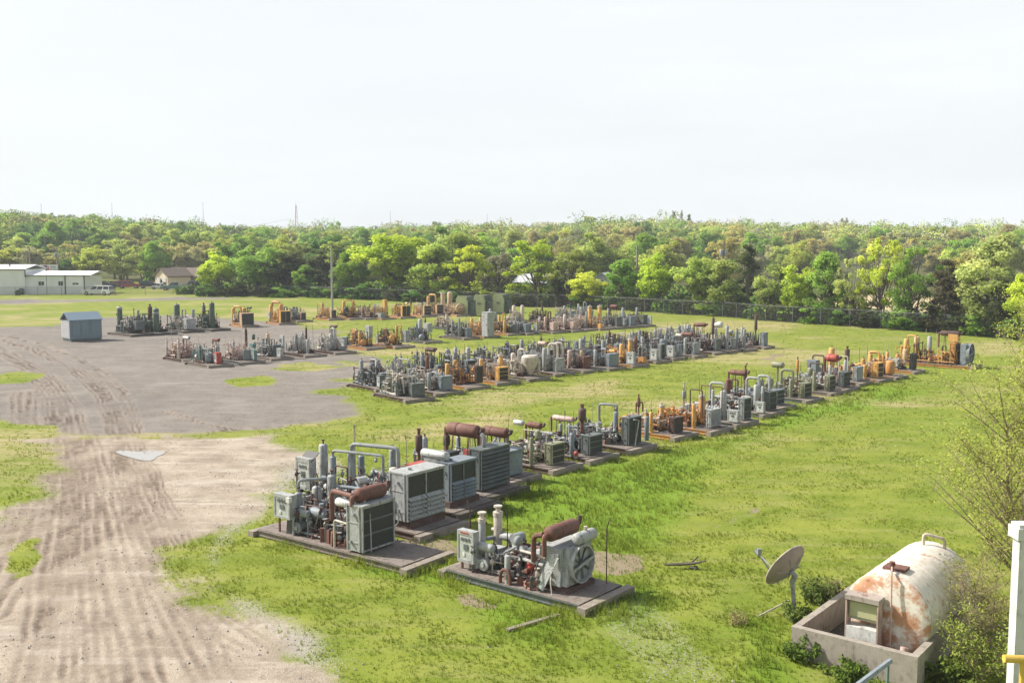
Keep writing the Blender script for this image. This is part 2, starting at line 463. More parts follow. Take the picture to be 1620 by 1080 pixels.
def masks(X, Y):
    n1 = fbm(X / 3.0, Y / 3.0, 21, 5) - 0.5
    n2 = fbm(X / 9.0, Y / 9.0, 31, 4) - 0.5
    rr = np.hypot(X, Y)
    sc = np.clip(rr / 45, 0.55, 2.2)
    w = lambda sd, k=1.0: smooth(0.75 * sc * k, -0.75 * sc * k, sd + (n1 * 4.2 + n2 * 2.5) * sc * 0.75)
    yard, dirt = w(poly_sd(X, Y, YARD) + (fbm(X / 6, Y / 6, 27, 4) - 0.5) * 6.0, 2.2), w(poly_sd(X, Y, DIRT) + (fbm(X / 5, Y / 5, 23, 4) - 0.5) * 5.0, 2.6)
    lane = w(poly_sd(X, Y, FARLANE), 1.2) * 0.8
    for g in GRASS_ISLES:
        k = w(poly_sd(X, Y, g), 0.6); yard = yard * (1 - k); dirt = dirt * (1 - k)
    yard = np.maximum(yard, lane)
    yard = yard * (1 - dirt)
    stony = np.maximum(w(poly_sd(X, Y, STONY), 2.2) * 0.95, w(poly_sd(X, Y, STONY2), 1.2) * 0.5)
    dry = 0.85 * smooth(0.50, 0.68, fbm(X / 11 + 4, Y / 7, 41, 4)) * smooth(35, 60, rr)
    for g in DRY_SPOTS: dry = np.maximum(dry, w(poly_sd(X, Y, g), 1.8) * 0.85)
    soil = 0.0 * X
    for g in SOIL_SPOTS: soil = np.maximum(soil, w(poly_sd(X, Y, g), 0.7))
    tall = 0.0 * X
    for g in TALL: tall = np.maximum(tall, w(poly_sd(X, Y, g), 1.5))
    rut = 0.0 * X; bed = 0.0 * X
    for p, wd in TRACKS:
        wob = (fbm(X / 2.6, Y / 2.6, 51, 3) - 0.5) * 0.35
        dd = line_d(X, Y, p) + wob
        br = smooth(0.36, 0.56, fbm(X / 1.6, Y / 4.0, 61, 3))
        # twin tread marks inside each wheel track
        lug = 0.55 + 0.45 * smooth(0.35, 0.65, fbm(X / 0.35, Y / 0.7, 67, 2))
        q = dd / wd
        line = np.maximum(smooth(0.30, 0.05, np.abs(q - 0.28)), 0.9 * smooth(0.22, 0.04, np.abs(q - 0.82)))
        rut = np.maximum(rut, np.clip(line * (0.5 + 0.6 * br) * lug, 0, 1)); bed = np.maximum(bed, smooth(1.5, 0.9, q) * (0.4 + 0.6 * br))
    pud = poly_sd(X, Y, PUDDLE)
    fb = [(a, b) for a, b in FENCE_LINE]
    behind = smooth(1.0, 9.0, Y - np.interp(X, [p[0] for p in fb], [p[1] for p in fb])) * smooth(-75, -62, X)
    fld = w(poly_sd(X, Y, FIELD), 1.5) * behind
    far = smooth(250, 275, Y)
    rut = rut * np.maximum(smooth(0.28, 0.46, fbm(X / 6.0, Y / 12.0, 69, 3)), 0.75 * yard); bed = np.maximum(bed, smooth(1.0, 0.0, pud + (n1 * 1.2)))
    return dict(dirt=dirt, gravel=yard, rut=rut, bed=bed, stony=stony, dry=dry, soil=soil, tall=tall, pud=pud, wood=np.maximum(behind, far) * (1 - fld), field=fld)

def build_ground():
    yy = np.concatenate([np.arange(760, 20, -2.1), np.geomspace(20, 12, 14)])   # rows evenly spaced in view
    r = np.concatenate([[0.3, 4, 9, 14, 17], CAMH * F / yy[CAMH * F / yy > 18.5]])
    th = np.concatenate([np.linspace(-180, -60, 26)[:-1], np.linspace(-60, -31, 40)[:-1], np.linspace(-31, 31, 560), np.linspace(31, 60, 40)[1:], np.linspace(60, 180, 26)[1:]])
    th = np.radians(th)
    Rr, T = np.meshgrid(r, th, indexing='ij')
    X, Y = Rr * np.sin(T), Rr * np.cos(T)
    M = masks(X, Y)
    Z = gz_np(X, Y)
    near = 1 - smooth(60, 130, Rr)
    Z += near * (0.05 * (fbm(X / 1.1, Y / 1.1, 71, 4) - 0.5) - 0.04 * M['rut'] * np.maximum(M['dirt'], M['gravel'])
                 + 0.03 * M['rut'] * (fbm(X / 0.4, Y / 0.4, 75, 2) - 0.4))
    Z = np.where(M['pud'] < 1.2, gz_np(X, Y) - 0.07 * smooth(0.25, -0.25, M['pud']) + 0.35 * (Z - gz_np(X, Y)) * smooth(0.0, 1.2, M['pud']), Z)
    V = np.stack([X, Y, Z], -1).reshape(-1, 3)
    nr, nc = X.shape
    i, j = np.meshgrid(np.arange(nr - 1), np.arange(nc - 1), indexing='ij')
    a = (i * nc + j).ravel()
    Q = np.stack([a, a + 1, a + nc + 1, a + nc], -1)
    Q = Q[:, ::-1]
    # surface shader ---------------------------------------------------
    m, t, b = nt('ground_surface')
    geo = N(t, 'ShaderNodeNewGeometry')
    pos = geo.outputs['Position']
    def noise(s, d=5.0, ro=0.6, vec=None):
        n = N(t, 'ShaderNodeTexNoise', Scale=s, Detail=d, Roughness=ro); t.links.new(vec or pos, n.inputs['Vector']); return n.outputs['Fac']
    at = lambda k: N(t, 'ShaderNodeAttribute', attribute_name=k).outputs['Fac']
    mp = N(t, 'ShaderNodeMapping'); mp.inputs['Rotation'].default_value = (0, 0, R(28)); mp.inputs['Scale'].default_value = (0.25, 1.6, 1)
    t.links.new(pos, mp.inputs['Vector'])
    big, mid, fine, speck = noise(0.06, 4), noise(0.55, 6), noise(5.0, 5, 0.7), noise(22.0, 3, 0.7)
    streak = noise(0.8, 5, 0.65, mp.outputs['Vector'])
    g = mixc(t, ramp(t, mid, 0.30, 0.68), (0.132, 0.178, 0.021), (0.215, 0.242, 0.040))
    g = mixc(t, math_n(t, 'MULTIPLY', ramp(t, streak, 0.46, 0.70), 0.58), g, (0.270, 0.255, 0.095))
    g = mixc(t, math_n(t, 'MULTIPLY', ramp(t, big, 0.45, 0.62), 0.40), g, (0.125, 0.190, 0.018))
    g = mixc(t, math_n(t, 'MULTIPLY', ramp(t, fine, 0.50, 0.72), 0.30), g, (0.110, 0.150, 0.022))
    dry = math_n(t, 'MULTIPLY', at('dry'), ramp(t, math_n(t, 'ADD', streak, math_n(t, 'MULTIPLY', fine, 0.4)), 0.50, 0.80))
    g = mixc(t, dry, g, (0.35, 0.285, 0.155))
    g = mixc(t, math_n(t, 'MULTIPLY', at('tall'), 0.8), g, (0.128, 0.225, 0.018))
    soilf = ramp(t, math_n(t, 'ADD', at('soil'), math_n(t, 'MULTIPLY', math_n(t, 'SUBTRACT', fine, 0.5), 0.9)), 0.35, 0.75)
    g = mixc(t, soilf, g, (0.23, 0.19, 0.125))
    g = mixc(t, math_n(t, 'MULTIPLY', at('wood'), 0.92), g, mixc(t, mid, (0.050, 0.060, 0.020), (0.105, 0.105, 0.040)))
    g = mixc(t, at('field'), g, (0.40, 0.33, 0.19))
    stf = ramp(t, math_n(t, 'ADD', math_n(t, 'MULTIPLY', at('stony'), 0.65), math_n(t, 'MULTIPLY', math_n(t, 'SUBTRACT', speck, 0.5), 1.5)), 0.36, 0.50)
    g = mixc(t, stf, g, mixc(t, fine, (0.22, 0.195, 0.17), (0.42, 0.385, 0.34)))
    # wood floor beyond the fence
    gv = mixc(t, ramp(t, speck, 0.36, 0.66), (0.090, 0.079, 0.066), (0.295, 0.265, 0.230))
    gv = mixc(t, math_n(t, 'MULTIPLY', ramp(t, mid, 0.42, 0.66), 0.55), gv, (0.245, 0.220, 0.195))
    gv = mixc(t, math_n(t, 'MULTIPLY', ramp(t, big, 0.50, 0.66), 0.45), gv, (0.125, 0.115, 0.112))
    gv = mixc(t, math_n(t, 'MULTIPLY', ramp(t, streak, 0.50, 0.68), 0.5), gv, (0.27, 0.245, 0.22))
    gv = mixc(t, math_n(t, 'MULTIPLY', ramp(t, noise(2.2, 5, 0.7), 0.52, 0.66), 0.55), gv, (0.090, 0.083, 0.075))
    gv = mixc(t, math_n(t, 'MULTIPLY', ramp(t, noise(0.22, 5, 0.65), 0.52, 0.66), 0.5), gv, (0.255, 0.235, 0.205))
    gv = mixc(t, math_n(t, 'MULTIPLY', at('bed'), 0.75), gv, mixc(t, fine, (0.20, 0.165, 0.135), (0.34, 0.295, 0.25)))
    gv = mixc(t, at('rut'), gv, mixc(t, fine, (0.125, 0.10, 0.08), (0.075, 0.062, 0.053)))
    di = mixc(t, ramp(t, mid, 0.33, 0.66), (0.24, 0.195, 0.145), (0.40, 0.34, 0.265))
    di = mixc(t, math_n(t, 'MULTIPLY', ramp(t, speck, 0.50, 0.62), 0.7), di, (0.21, 0.18, 0.15))
    di = mixc(t, math_n(t, 'MULTIPLY', ramp(t, noise(38.0, 3, 0.75), 0.56, 0.66), 0.75), di, (0.58, 0.54, 0.48))
    di = mixc(t, math_n(t, 'MULTIPLY', ramp(t, streak, 0.50, 0.66), 0.6), di, (0.46, 0.41, 0.345))
    di = mixc(t, math_n(t, 'MULTIPLY', ramp(t, noise(1.7, 5, 0.7), 0.53, 0.66), 0.55), di, (0.195, 0.155, 0.12))
    di = mixc(t, math_n(t, 'MULTIPLY', at('bed'), 0.42), di, mixc(t, fine, (0.17, 0.13, 0.10), (0.37, 0.31, 0.25)))
    di = mixc(t, math_n(t, 'MULTIPLY', at('rut'), 0.95), di, mixc(t, ramp(t, fine, 0.30, 0.70), (0.105, 0.078, 0.058), (0.22, 0.175, 0.135)))
    wob = math_n(t, 'MULTIPLY', math_n(t, 'SUBTRACT', math_n(t, 'ADD', math_n(t, 'MULTIPLY', fine, 0.6), math_n(t, 'MULTIPLY', speck, 0.4)), 0.5), 1.7)
    fg = ramp(t, math_n(t, 'ADD', at('gravel'), wob), 0.30, 0.70)
    fd = ramp(t, math_n(t, 'ADD', at('dirt'), wob), 0.30, 0.70)
    c = mixc(t, fg, g, gv); c = mixc(t, fd, c, di)
    t.links.new(c, b.inputs['Base Color'])
    b.inputs['Roughness'].default_value = 0.95; b.inputs['Specular IOR Level'].default_value = 0.1
    bump = N(t, 'ShaderNodeBump', Strength=0.6, Distance=0.06)
    t.links.new(math_n(t, 'ADD', fine, math_n(t, 'MULTIPLY', speck, 0.5)), bump.inputs['Height'])
    t.links.new(bump.outputs['Normal'], b.inputs['Normal'])
    # split faces into grass ground / gravel yard / dirt track -----------
    dF = M['dirt'].ravel()[Q].mean(1); gF = M['gravel'].ravel()[Q].mean(1)
    cls = np.where(dF > 0.5, 2, np.where(gF > 0.5, 1, 0))
    for k, nm, lab in ((0, 'ground', 'mown spring grass field with dry and stony patches'), (1, 'gravel_yard', 'grey gravel yard with curving tyre tracks'), (2, 'dirt_road', 'pale rutted dirt track with muddy wheel marks')):
        q = Q[cls == k]; u, inv = np.unique(q, return_inverse=True)
        me = np_mesh(nm, V[u], inv.reshape(-1, 4), 4, m, True, {a: ('POINT', M[a].ravel()[u]) for a in ('dirt', 'gravel', 'rut', 'stony', 'dry', 'soil', 'tall', 'wood', 'field', 'bed')})
        tag(link(nm, me), lab, 'ground', kind='structure')
    # puddle
    pm, t, b = nt('puddle_water')
    b.inputs['Base Color'].default_value = (0.30, 0.28, 0.25, 1); b.inputs['Roughness'].default_value = 0.04; b.inputs['Specular IOR Level'].default_value = 1.0
    mb = MB(); cx = sum(p[0] for p in PUDDLE) / len(PUDDLE); cy = sum(p[1] for p in PUDDLE) / len(PUDDLE)
    rn = random.Random(4); pts = []
    for _ in range(2):
        PUDDLE[:] = [(a[0] * f + c[0] * (1 - f), a[1] * f + c[1] * (1 - f)) for a, c in zip(PUDDLE, PUDDLE[1:] + PUDDLE[:1]) for f in (0.75, 0.25)]
    for i in range(len(PUDDLE)):
        a, bb = PUDDLE[i], PUDDLE[(i + 1) % len(PUDDLE)]
        for k in range(5):
            q = k / 5; s = rn.uniform(0.985, 1.03)
            x, y = a[0] + (bb[0] - a[0]) * q, a[1] + (bb[1] - a[1]) * q
            pts.append((cx + (x - cx) * s, cy + (y - cy) * s))
    z = gz(cx, cy)
    vs = [(cx, cy, z - 0.015)] + [(x, y, z - 0.015) for x, y in pts]
    mb.add(vs, [(0, i + 1, (i + 1) % len(pts) + 1) for i in range(len(pts))])
    tag(mb.build('puddle_water', pm), 'shallow puddle of rainwater lying on the dirt track', 'puddle', kind='structure')

build_ground()

# ------------------------------------------------------------------ grass blades and stones
UNIT_SPOTS = []            # filled by the machine table; tall grass grows round them

def leaf_mat(name, trans=0.35, base=None, var=0.35, use_obj=True, up=False):
    m, t, b = nt(name)
    out = [n for n in t.nodes if n.type == 'OUTPUT_MATERIAL'][0]
    lv = N(t, 'ShaderNodeAttribute', attribute_name='lv').outputs['Fac']
    if use_obj: src = N(t, 'ShaderNodeObjectInfo').outputs['Color']
    else:
        rgb = N(t, 'ShaderNodeRGB'); rgb.outputs[0].default_value = (*base, 1); src = rgb.outputs[0]
    hsv = N(t, 'ShaderNodeHueSaturation'); t.links.new(src, hsv.inputs['Color'])
    t.links.new(math_n(t, 'ADD', math_n(t, 'MULTIPLY', lv, 2 * var), 1 - var), hsv.inputs['Value'])
    t.links.new(math_n(t, 'ADD', math_n(t, 'MULTIPLY', lv, -0.035), 0.5175), hsv.inputs['Hue'])
    t.links.new(hsv.outputs['Color'], b.inputs['Base Color'])
    b.inputs['Roughness'].default_value = 0.8; b.inputs['Specular IOR Level'].default_value = 0.06
    geo = N(t, 'ShaderNodeNewGeometry'); vm = lambda op, a, c: (lambda n: (t.links.new(a, n.inputs[0]) if hasattr(a, 'is_linked') else setattr(n.inputs[0], 'default_value', a), t.links.new(c, n.inputs[1]) if hasattr(c, 'is_linked') else setattr(n.inputs[1], 'default_value', c), n.outputs[0])[2])(N(t, 'ShaderNodeVectorMath', operation=op))
    if use_obj and not up:
        tc = N(t, 'ShaderNodeTexCoord'); d0 = vm('SUBTRACT', tc.outputs['Object'], (0, 0, 5.2)); vt = N(t, 'ShaderNodeVectorTransform', vector_type='NORMAL', convert_from='OBJECT', convert_to='WORLD'); t.links.new(d0, vt.inputs[0])
        soft = vm('NORMALIZE', vt.outputs[0], (0, 0, 0))
    else: soft = (-0.2, 0.0, 1.6)
    nn = vm('NORMALIZE', vm('ADD', vm('MULTIPLY', geo.outputs['Normal'], (0.5, 0.5, 0.5)), soft), (0, 0, 0)); t.links.new(nn, b.inputs['Normal'])
    tr = N(t, 'ShaderNodeBsdfTranslucent'); t.links.new(hsv.outputs['Color'], tr.inputs['Color'])
    mx = N(t, 'ShaderNodeMixShader'); mx.inputs[0].default_value = trans
    t.links.new(b.outputs[0], mx.inputs[1]); t.links.new(tr.outputs[0], mx.inputs[2]); t.links.new(mx.outputs[0], out.inputs['Surface'])
    return m

def grow_grass():
    rg = np.random.default_rng(7)
    VV, LV = [], []
    for (r0, r1, dens, hs, ws, nb) in ((20.5, 34, 110, 0.060, 0.009, 5), (34, 52, 46, 0.055, 0.014, 4), (52, 80, 15, 0.055, 0.024, 4), (80, 130, 2.5, 0.06, 0.05, 3)):
        A = (r1 * r1 - r0 * r0) / 2 * R(60)
        n = int(A * dens)
        r = np.sqrt(rg.uniform(r0 * r0, r1 * r1, n)); th = rg.uniform(R(-30), R(30), n)
        X, Y = r * np.sin(th), r * np.cos(th)
        M = masks(X, Y)
        clump = fbm(X / 0.9, Y / 0.9, 81, 3)
        g = (1 - M['dirt']) * (1 - smooth(0.15, 0.6, M['gravel'])) * (1 - 0.75 * M['soil']) * (1 - 0.6 * M['stony']) * (0.25 + 1.1 * smooth(0.35, 0.62, clump))
        near_u = np.zeros(n)
        for (ux, uy, rad) in UNIT_SPOTS:
            near_u = np.maximum(near_u, smooth(rad + 1.2, rad - 0.2, np.hypot(X - ux, Y - uy)))
        keep = rg.random(n) < np.clip(g + 0.2 * M['tall'], 0, 1) * (1 - smooth(0.2, 0.7, M['dirt'])) * (1 - smooth(0.3, 0.7, M['gravel']))
        X, Y = X[keep], Y[keep]
        tall = np.clip(M['tall'][keep] * 0.9 + near_u[keep] * 0.9, 0, 1.3)
        h = hs * (0.5 + 0.9 * clump[keep]) * (1 + 2.3 * tall) * rg.uniform(0.6, 1.4, len(X))
        Z = gz_np(X, Y)
        lvb = np.clip(0.5 + 0.9 * (fbm(X / 2.5, Y / 2.5, 91, 3) - 0.5) + 0.25 * (0.5 - M['tall'][keep]) + rg.normal(0, 0.10, len(X)), 0, 1)
        for k in range(nb):
            a = rg.uniform(0, 2 * np.pi, len(X)); lean = rg.uniform(0.15, 0.9, len(X)) * h
            bx, by = X + rg.normal(0, 1.6 * ws, len(X)), Y + rg.normal(0, 1.6 * ws, len(X))
            w = ws * rg.uniform(0.6, 1.3, len(X))
            p = a + rg.uniform(0.9, 2.2, len(X))
            v0 = np.stack([bx - np.cos(p) * w, by - np.sin(p) * w, Z - 0.02], -1)
            v1 = np.stack([bx + np.cos(p) * w, by + np.sin(p) * w, Z - 0.02], -1)
            v2 = np.stack([bx + np.cos(a) * lean, by + np.sin(a) * lean, Z + h], -1)
            VV.append(np.stack([v0, v1, v2], 1).reshape(-1, 3)); LV.append(lvb)
    V = np.concatenate(VV); Fc = np.arange(len(V)).reshape(-1, 3)
    me = np_mesh('grass', V, Fc, 3, leaf_mat('grass_blades', 0.4, (0.205, 0.268, 0.032), 0.34, False), False, {'lv': ('FACE', np.concatenate(LV))})
    tag(link('grass', me), 'short spring grass growing in tufts between the machine rows', 'grass', kind='stuff')

def scatter_stones():
    rg = np.random.default_rng(17)
    n = 110000
    r = np.sqrt(rg.uniform(20.5 ** 2, 52 ** 2, n)); th = rg.uniform(R(-29), R(29), n)
    X, Y = r * np.sin(th), r * np.cos(th); M = masks(X, Y)
    p = np.clip(0.55 * M['stony'] + 0.16 * M['dirt'] + 0.07 * M['gravel'], 0, 1) * smooth(0.42, 0.62, fbm(X / 1.3, Y / 1.3, 97, 3)) + 0.004
    k = rg.random(n) < p
    X, Y = X[k], Y[k]; n = len(X); Z = gz_np(X, Y)
    s = 0.012 + 0.028 * rg.random(n) ** 3
    o = np.array([(1, 0, 0), (-1, 0, 0), (0, 1, 0), (0, -1, 0), (0, 0, 1), (0, 0, -1)], float)
    f = np.array([(0, 2, 4), (2, 1, 4), (1, 3, 4), (3, 0, 4), (2, 0, 5), (1, 2, 5), (3, 1, 5), (0, 3, 5)])
    a = rg.uniform(0, 6.28, n); ca, sa = np.cos(a), np.sin(a)
    J = o[None] * s[:, None, None] * rg.uniform(0.6, 1.3, (n, 6, 1)); J[..., 2] *= 0.7
    V = np.stack([J[..., 0] * ca[:, None] - J[..., 1] * sa[:, None] + X[:, None], J[..., 0] * sa[:, None] + J[..., 1] * ca[:, None] + Y[:, None], J[..., 2] + Z[:, None] + 0.01], -1).reshape(-1, 3)
    Fc = (f[None] + 6 * np.arange(n)[:, None, None]).reshape(-1, 3)
    m, t, b = nt('loose_stone')
    lv = N(t, 'ShaderNodeAttribute', attribute_name='lv').outputs['Fac']
    t.links.new(mixc(t, lv, (0.21, 0.19, 0.165), (0.48, 0.45, 0.41)), b.inputs['Base Color']); b.inputs['Roughness'].default_value = 0.9
    me = np_mesh('gravel_stones', V, Fc, 3, m, False, {'lv': ('FACE', np.repeat(rg.random(n), 8))})
    tag(link('gravel_stones', me), 'loose pale stones strewn over the track edge and grass', 'gravel', kind='stuff')
# ================================================================== TREES
LEAF = leaf_mat('tree_leaves', 0.50, None, 0.26, True)
BARK = plain('tree_bark', (0.115, 0.092, 0.075), 0.9, var=0.4, scale=4.0)
LOWLEAF = leaf_mat('low_leaves', 0.40, None, 0.38, True, True)
TINT = {'bright': (0.275, 0.375, 0.040), 'lime': (0.36, 0.42, 0.050), 'spring': (0.275, 0.330, 0.065), 'mid': (0.155, 0.255, 0.040), 'dense': (0.095, 0.170, 0.036),
        'cedar': (0.062, 0.078, 0.028), 'bcedar': (0.098, 0.085, 0.040), 'olive': (0.205, 0.250, 0.060), 'bud': (0.270, 0.250, 0.080), 'grey': (0.22, 0.225, 0.115), 'pale': (0.29, 0.35, 0.10)}

def leaf_cloud(rg, C, rad, per, size, flat=0.8, hollow=0.35):
    """leaf faces spread through clumps C (n,3) of radius rad (n)"""
    n = len(C); m = n * per
    ci = np.repeat(np.arange(n), per)
    d = rg.normal(size=(m, 3)); d /= np.linalg.norm(d, axis=1)[:, None]
    q = (hollow + (1 - hollow) * rg.random(m) ** 0.6) * rad[ci] * rg.uniform(0.7, 1.15, m)
    p = C[ci] + d * q[:, None] * np.array([1, 1, flat])
    nrm = d * 0.7 + rg.normal(size=(m, 3)) * 0.75 + np.array([0, 0, 0.35])
    nrm /= np.linalg.norm(nrm, axis=1)[:, None]
    u = np.cross(nrm, rg.normal(size=(m, 3))); u /= np.linalg.norm(u, axis=1)[:, None]
    v = np.cross(nrm, u)
    s = size * rg.uniform(0.55, 1.45, m)[:, None]
    V = np.stack([p - u * s, p - v * s * 0.62, p + u * s, p + v * s * 0.62], 1).reshape(-1, 3)
    lv = np.clip(0.5 + rg.normal(0, 0.17, n)[ci] + rg.normal(0, 0.13, m), 0, 1)
    return V, np.arange(4 * m).reshape(-1, 4), lv

def crown_points(rg, kind):
    """clump centres and radii for a tree 10 m tall"""
    C, Rd = [], []
    if kind == 'round':
        lobes = [(rg.uniform(-1.5, 1.5), rg.uniform(-1.5, 1.5), rg.uniform(3.2, 7.6), rg.uniform(1.6, 2.7)) for _ in range(8)] + [(0, 0, 5.6, 2.9)]
        for _ in range(62):
            l = lobes[rg.integers(len(lobes))]; d = rg.normal(size=3); d /= np.linalg.norm(d)
            p = np.array(l[:3]) + d * l[3] * rg.uniform(0.45, 1.0) * np.array([1, 1, 0.9])
            if 0.9 < p[2] < 9.5: C.append(p); Rd.append(rg.uniform(0.6, 1.2))
    elif kind == 'tall':
        for _ in range(56):
            z = rg.uniform(0.9, 9.5); w = 2.5 * math.sin(math.pi * min(1, (z + 0.6) / 10.6)) ** 0.7; a = rg.uniform(0, 6.28)
            r = w * rg.uniform(0.35, 1.05); C.append((r * math.cos(a), r * math.sin(a), z)); Rd.append(rg.uniform(0.6, 1.1))
    elif kind == 'airy':
        for _ in range(46):
            z = rg.uniform(2.2, 9.6); w = 3.4 * math.sin(math.pi * min(1, z / 10.8)) ** 0.8; a = rg.uniform(0, 6.28)
            r = w * rg.uniform(0.3, 1.1); C.append((r * math.cos(a), r * math.sin(a), z)); Rd.append(rg.uniform(0.45, 0.95))
    elif kind == 'cedar':
        for _ in range(60):
            z = rg.uniform(0.5, 9.8); w = 2.5 * (1 - z / 10.4) ** 0.75 + 0.12; a = rg.uniform(0, 6.28)
            r = w * rg.uniform(0.4, 1.0); C.append((r * math.cos(a), r * math.sin(a), z)); Rd.append(rg.uniform(0.4, 0.85))
    elif kind == 'bush':
        for _ in range(26):
            a = rg.uniform(0, 6.28); r = 3.6 * rg.random() ** 0.6; z = rg.uniform(1.0, 8.5) * (1 - (r / 5.2) ** 2)
            C.append((r * math.cos(a), r * math.sin(a), z)); Rd.append(rg.uniform(0.9, 1.7))
    return np.array(C, float), np.array(Rd, float)

PROTO = {}
def make_protos():
    spec = {'round': (4, 190, 0.155, 0.8), 'tall': (3, 180, 0.15, 0.85), 'airy': (3, 130, 0.135, 0.75), 'cedar': (3, 150, 0.12, 0.7), 'bush': (3, 110, 0.30, 0.8)}
    sd = 100
    for kind, (num, per, size, flat) in spec.items():
        PROTO[kind] = []
        for i in range(num):
            sd += 1; rg = np.random.default_rng(sd); rn = random.Random(sd)
            C, Rd = crown_points(rg, kind)
            V, Fc, lv = leaf_cloud(rg, C, Rd, per, size, flat, 0.4)
            crown = np_mesh('crown', V, Fc, 4, LEAF, False, {'lv': ('FACE', lv)})
            mb = MB(); lean = (rn.uniform(-0.5, 0.5), rn.uniform(-0.5, 0.5))
            top = 4.0 if kind in ('round', 'airy') else 7.5 if kind != 'bush' else 2.0
            mb.tube([(0, 0, -0.6), (lean[0] * 0.2, lean[1] * 0.2, 1.4), (lean[0] * 0.6, lean[1] * 0.6, top * 0.7), (lean[0], lean[1], top)], [0.27, 0.2, 0.15, 0.09], 6, False)
            if kind == 'airy' or (kind == 'round' and i % 2):
                for s in range(2):
                    a = rn.uniform(0, 6.28); mb.tube([(0.1 * math.cos(a), 0.1 * math.sin(a), -0.5), (0.7 * math.cos(a), 0.7 * math.sin(a), 2.4), (1.5 * math.cos(a), 1.5 * math.sin(a), 5.5)], [0.17, 0.12, 0.06], 5, False)
            for c in C[::2 if kind != 'airy' else 1]:
                t = rn.uniform(0.35, 0.9); b = Vector((lean[0] * t, lean[1] * t, min(top * t, c[2] * 0.85)))
                e = Vector(c); mid = b.lerp(e, 0.5) + Vector((0, 0, -0.15))
                mb.tube([b, mid, e], [0.075, 0.05, 0.02], 4, False)
            o = mb.build('trunk', BARK); tr = o.data; bpy.data.objects.remove(o)
            # one-piece version for far trees
            both = bpy.data.meshes.new('tree'); tv = np.array(mb.v, float)
            V2 = np.concatenate([V, tv]); fs = [tuple(q) for q in Fc.tolist()] + [tuple(k + len(V) for k in f) for f in mb.f]
            both.from_pydata(V2.tolist(), [], fs); both.materials.append(LEAF); both.materials.append(BARK)
            both.polygons.foreach_set('material_index', [0] * len(Fc) + [1] * len(mb.f))
            at = both.attributes.new('lv', 'FLOAT', 'FACE'); at.data.foreach_set('value', np.concatenate([lv, np.full(len(mb.f), 0.5)]).astype(np.float32))
            PROTO[kind].append((crown, tr, both))
make_protos()
TRN = random.Random(77)

def tint(name, j=0.12):
    c = TINT[name]; k = TRN.uniform(1 - j, 1 + j) * 1.75
    return (c[0] * k * TRN.uniform(0.94, 1.06), c[1] * k, c[2] * k * TRN.uniform(0.85, 1.15), 1)

def tree(name, label, px, py, top, wpx, kind, tn, cat='tree', group=None, parts=True, var=None):
    """px,py: foot in the photo; top: row of its tip; wpx: crown width"""
    x, y = G(px, py); z = gz(x, y)
    tip = Y_AT(px, top, y).z; H = max(1.0, tip - z); W = wpx / F * y * 1.26
    base = {'round': 7.0, 'tall': 5.4, 'airy': 7.2, 'cedar': 4.9, 'bush': 9.0}[kind]
    pr = PROTO[kind][(var if var is not None else TRN.randrange(99)) % len(PROTO[kind])]
    s = (W / base, W / base, H / (9.9 if kind != 'bush' else 9.6))
    if parts:
        o = empty(name, (x, y, z), TRN.uniform(0, 6.28), label, cat, group); o.scale = s
        c = link('crown', pr[0], o); c.color = tint(tn)
        link('trunk', pr[1], o)
    else:
        o = link(name, pr[2]); o.location = (x, y, z); o.scale = s; o.rotation_euler = (0, 0, TRN.uniform(0, 6.28)); o.color = tint(tn)
        tag(o, label, cat, group)
    return o

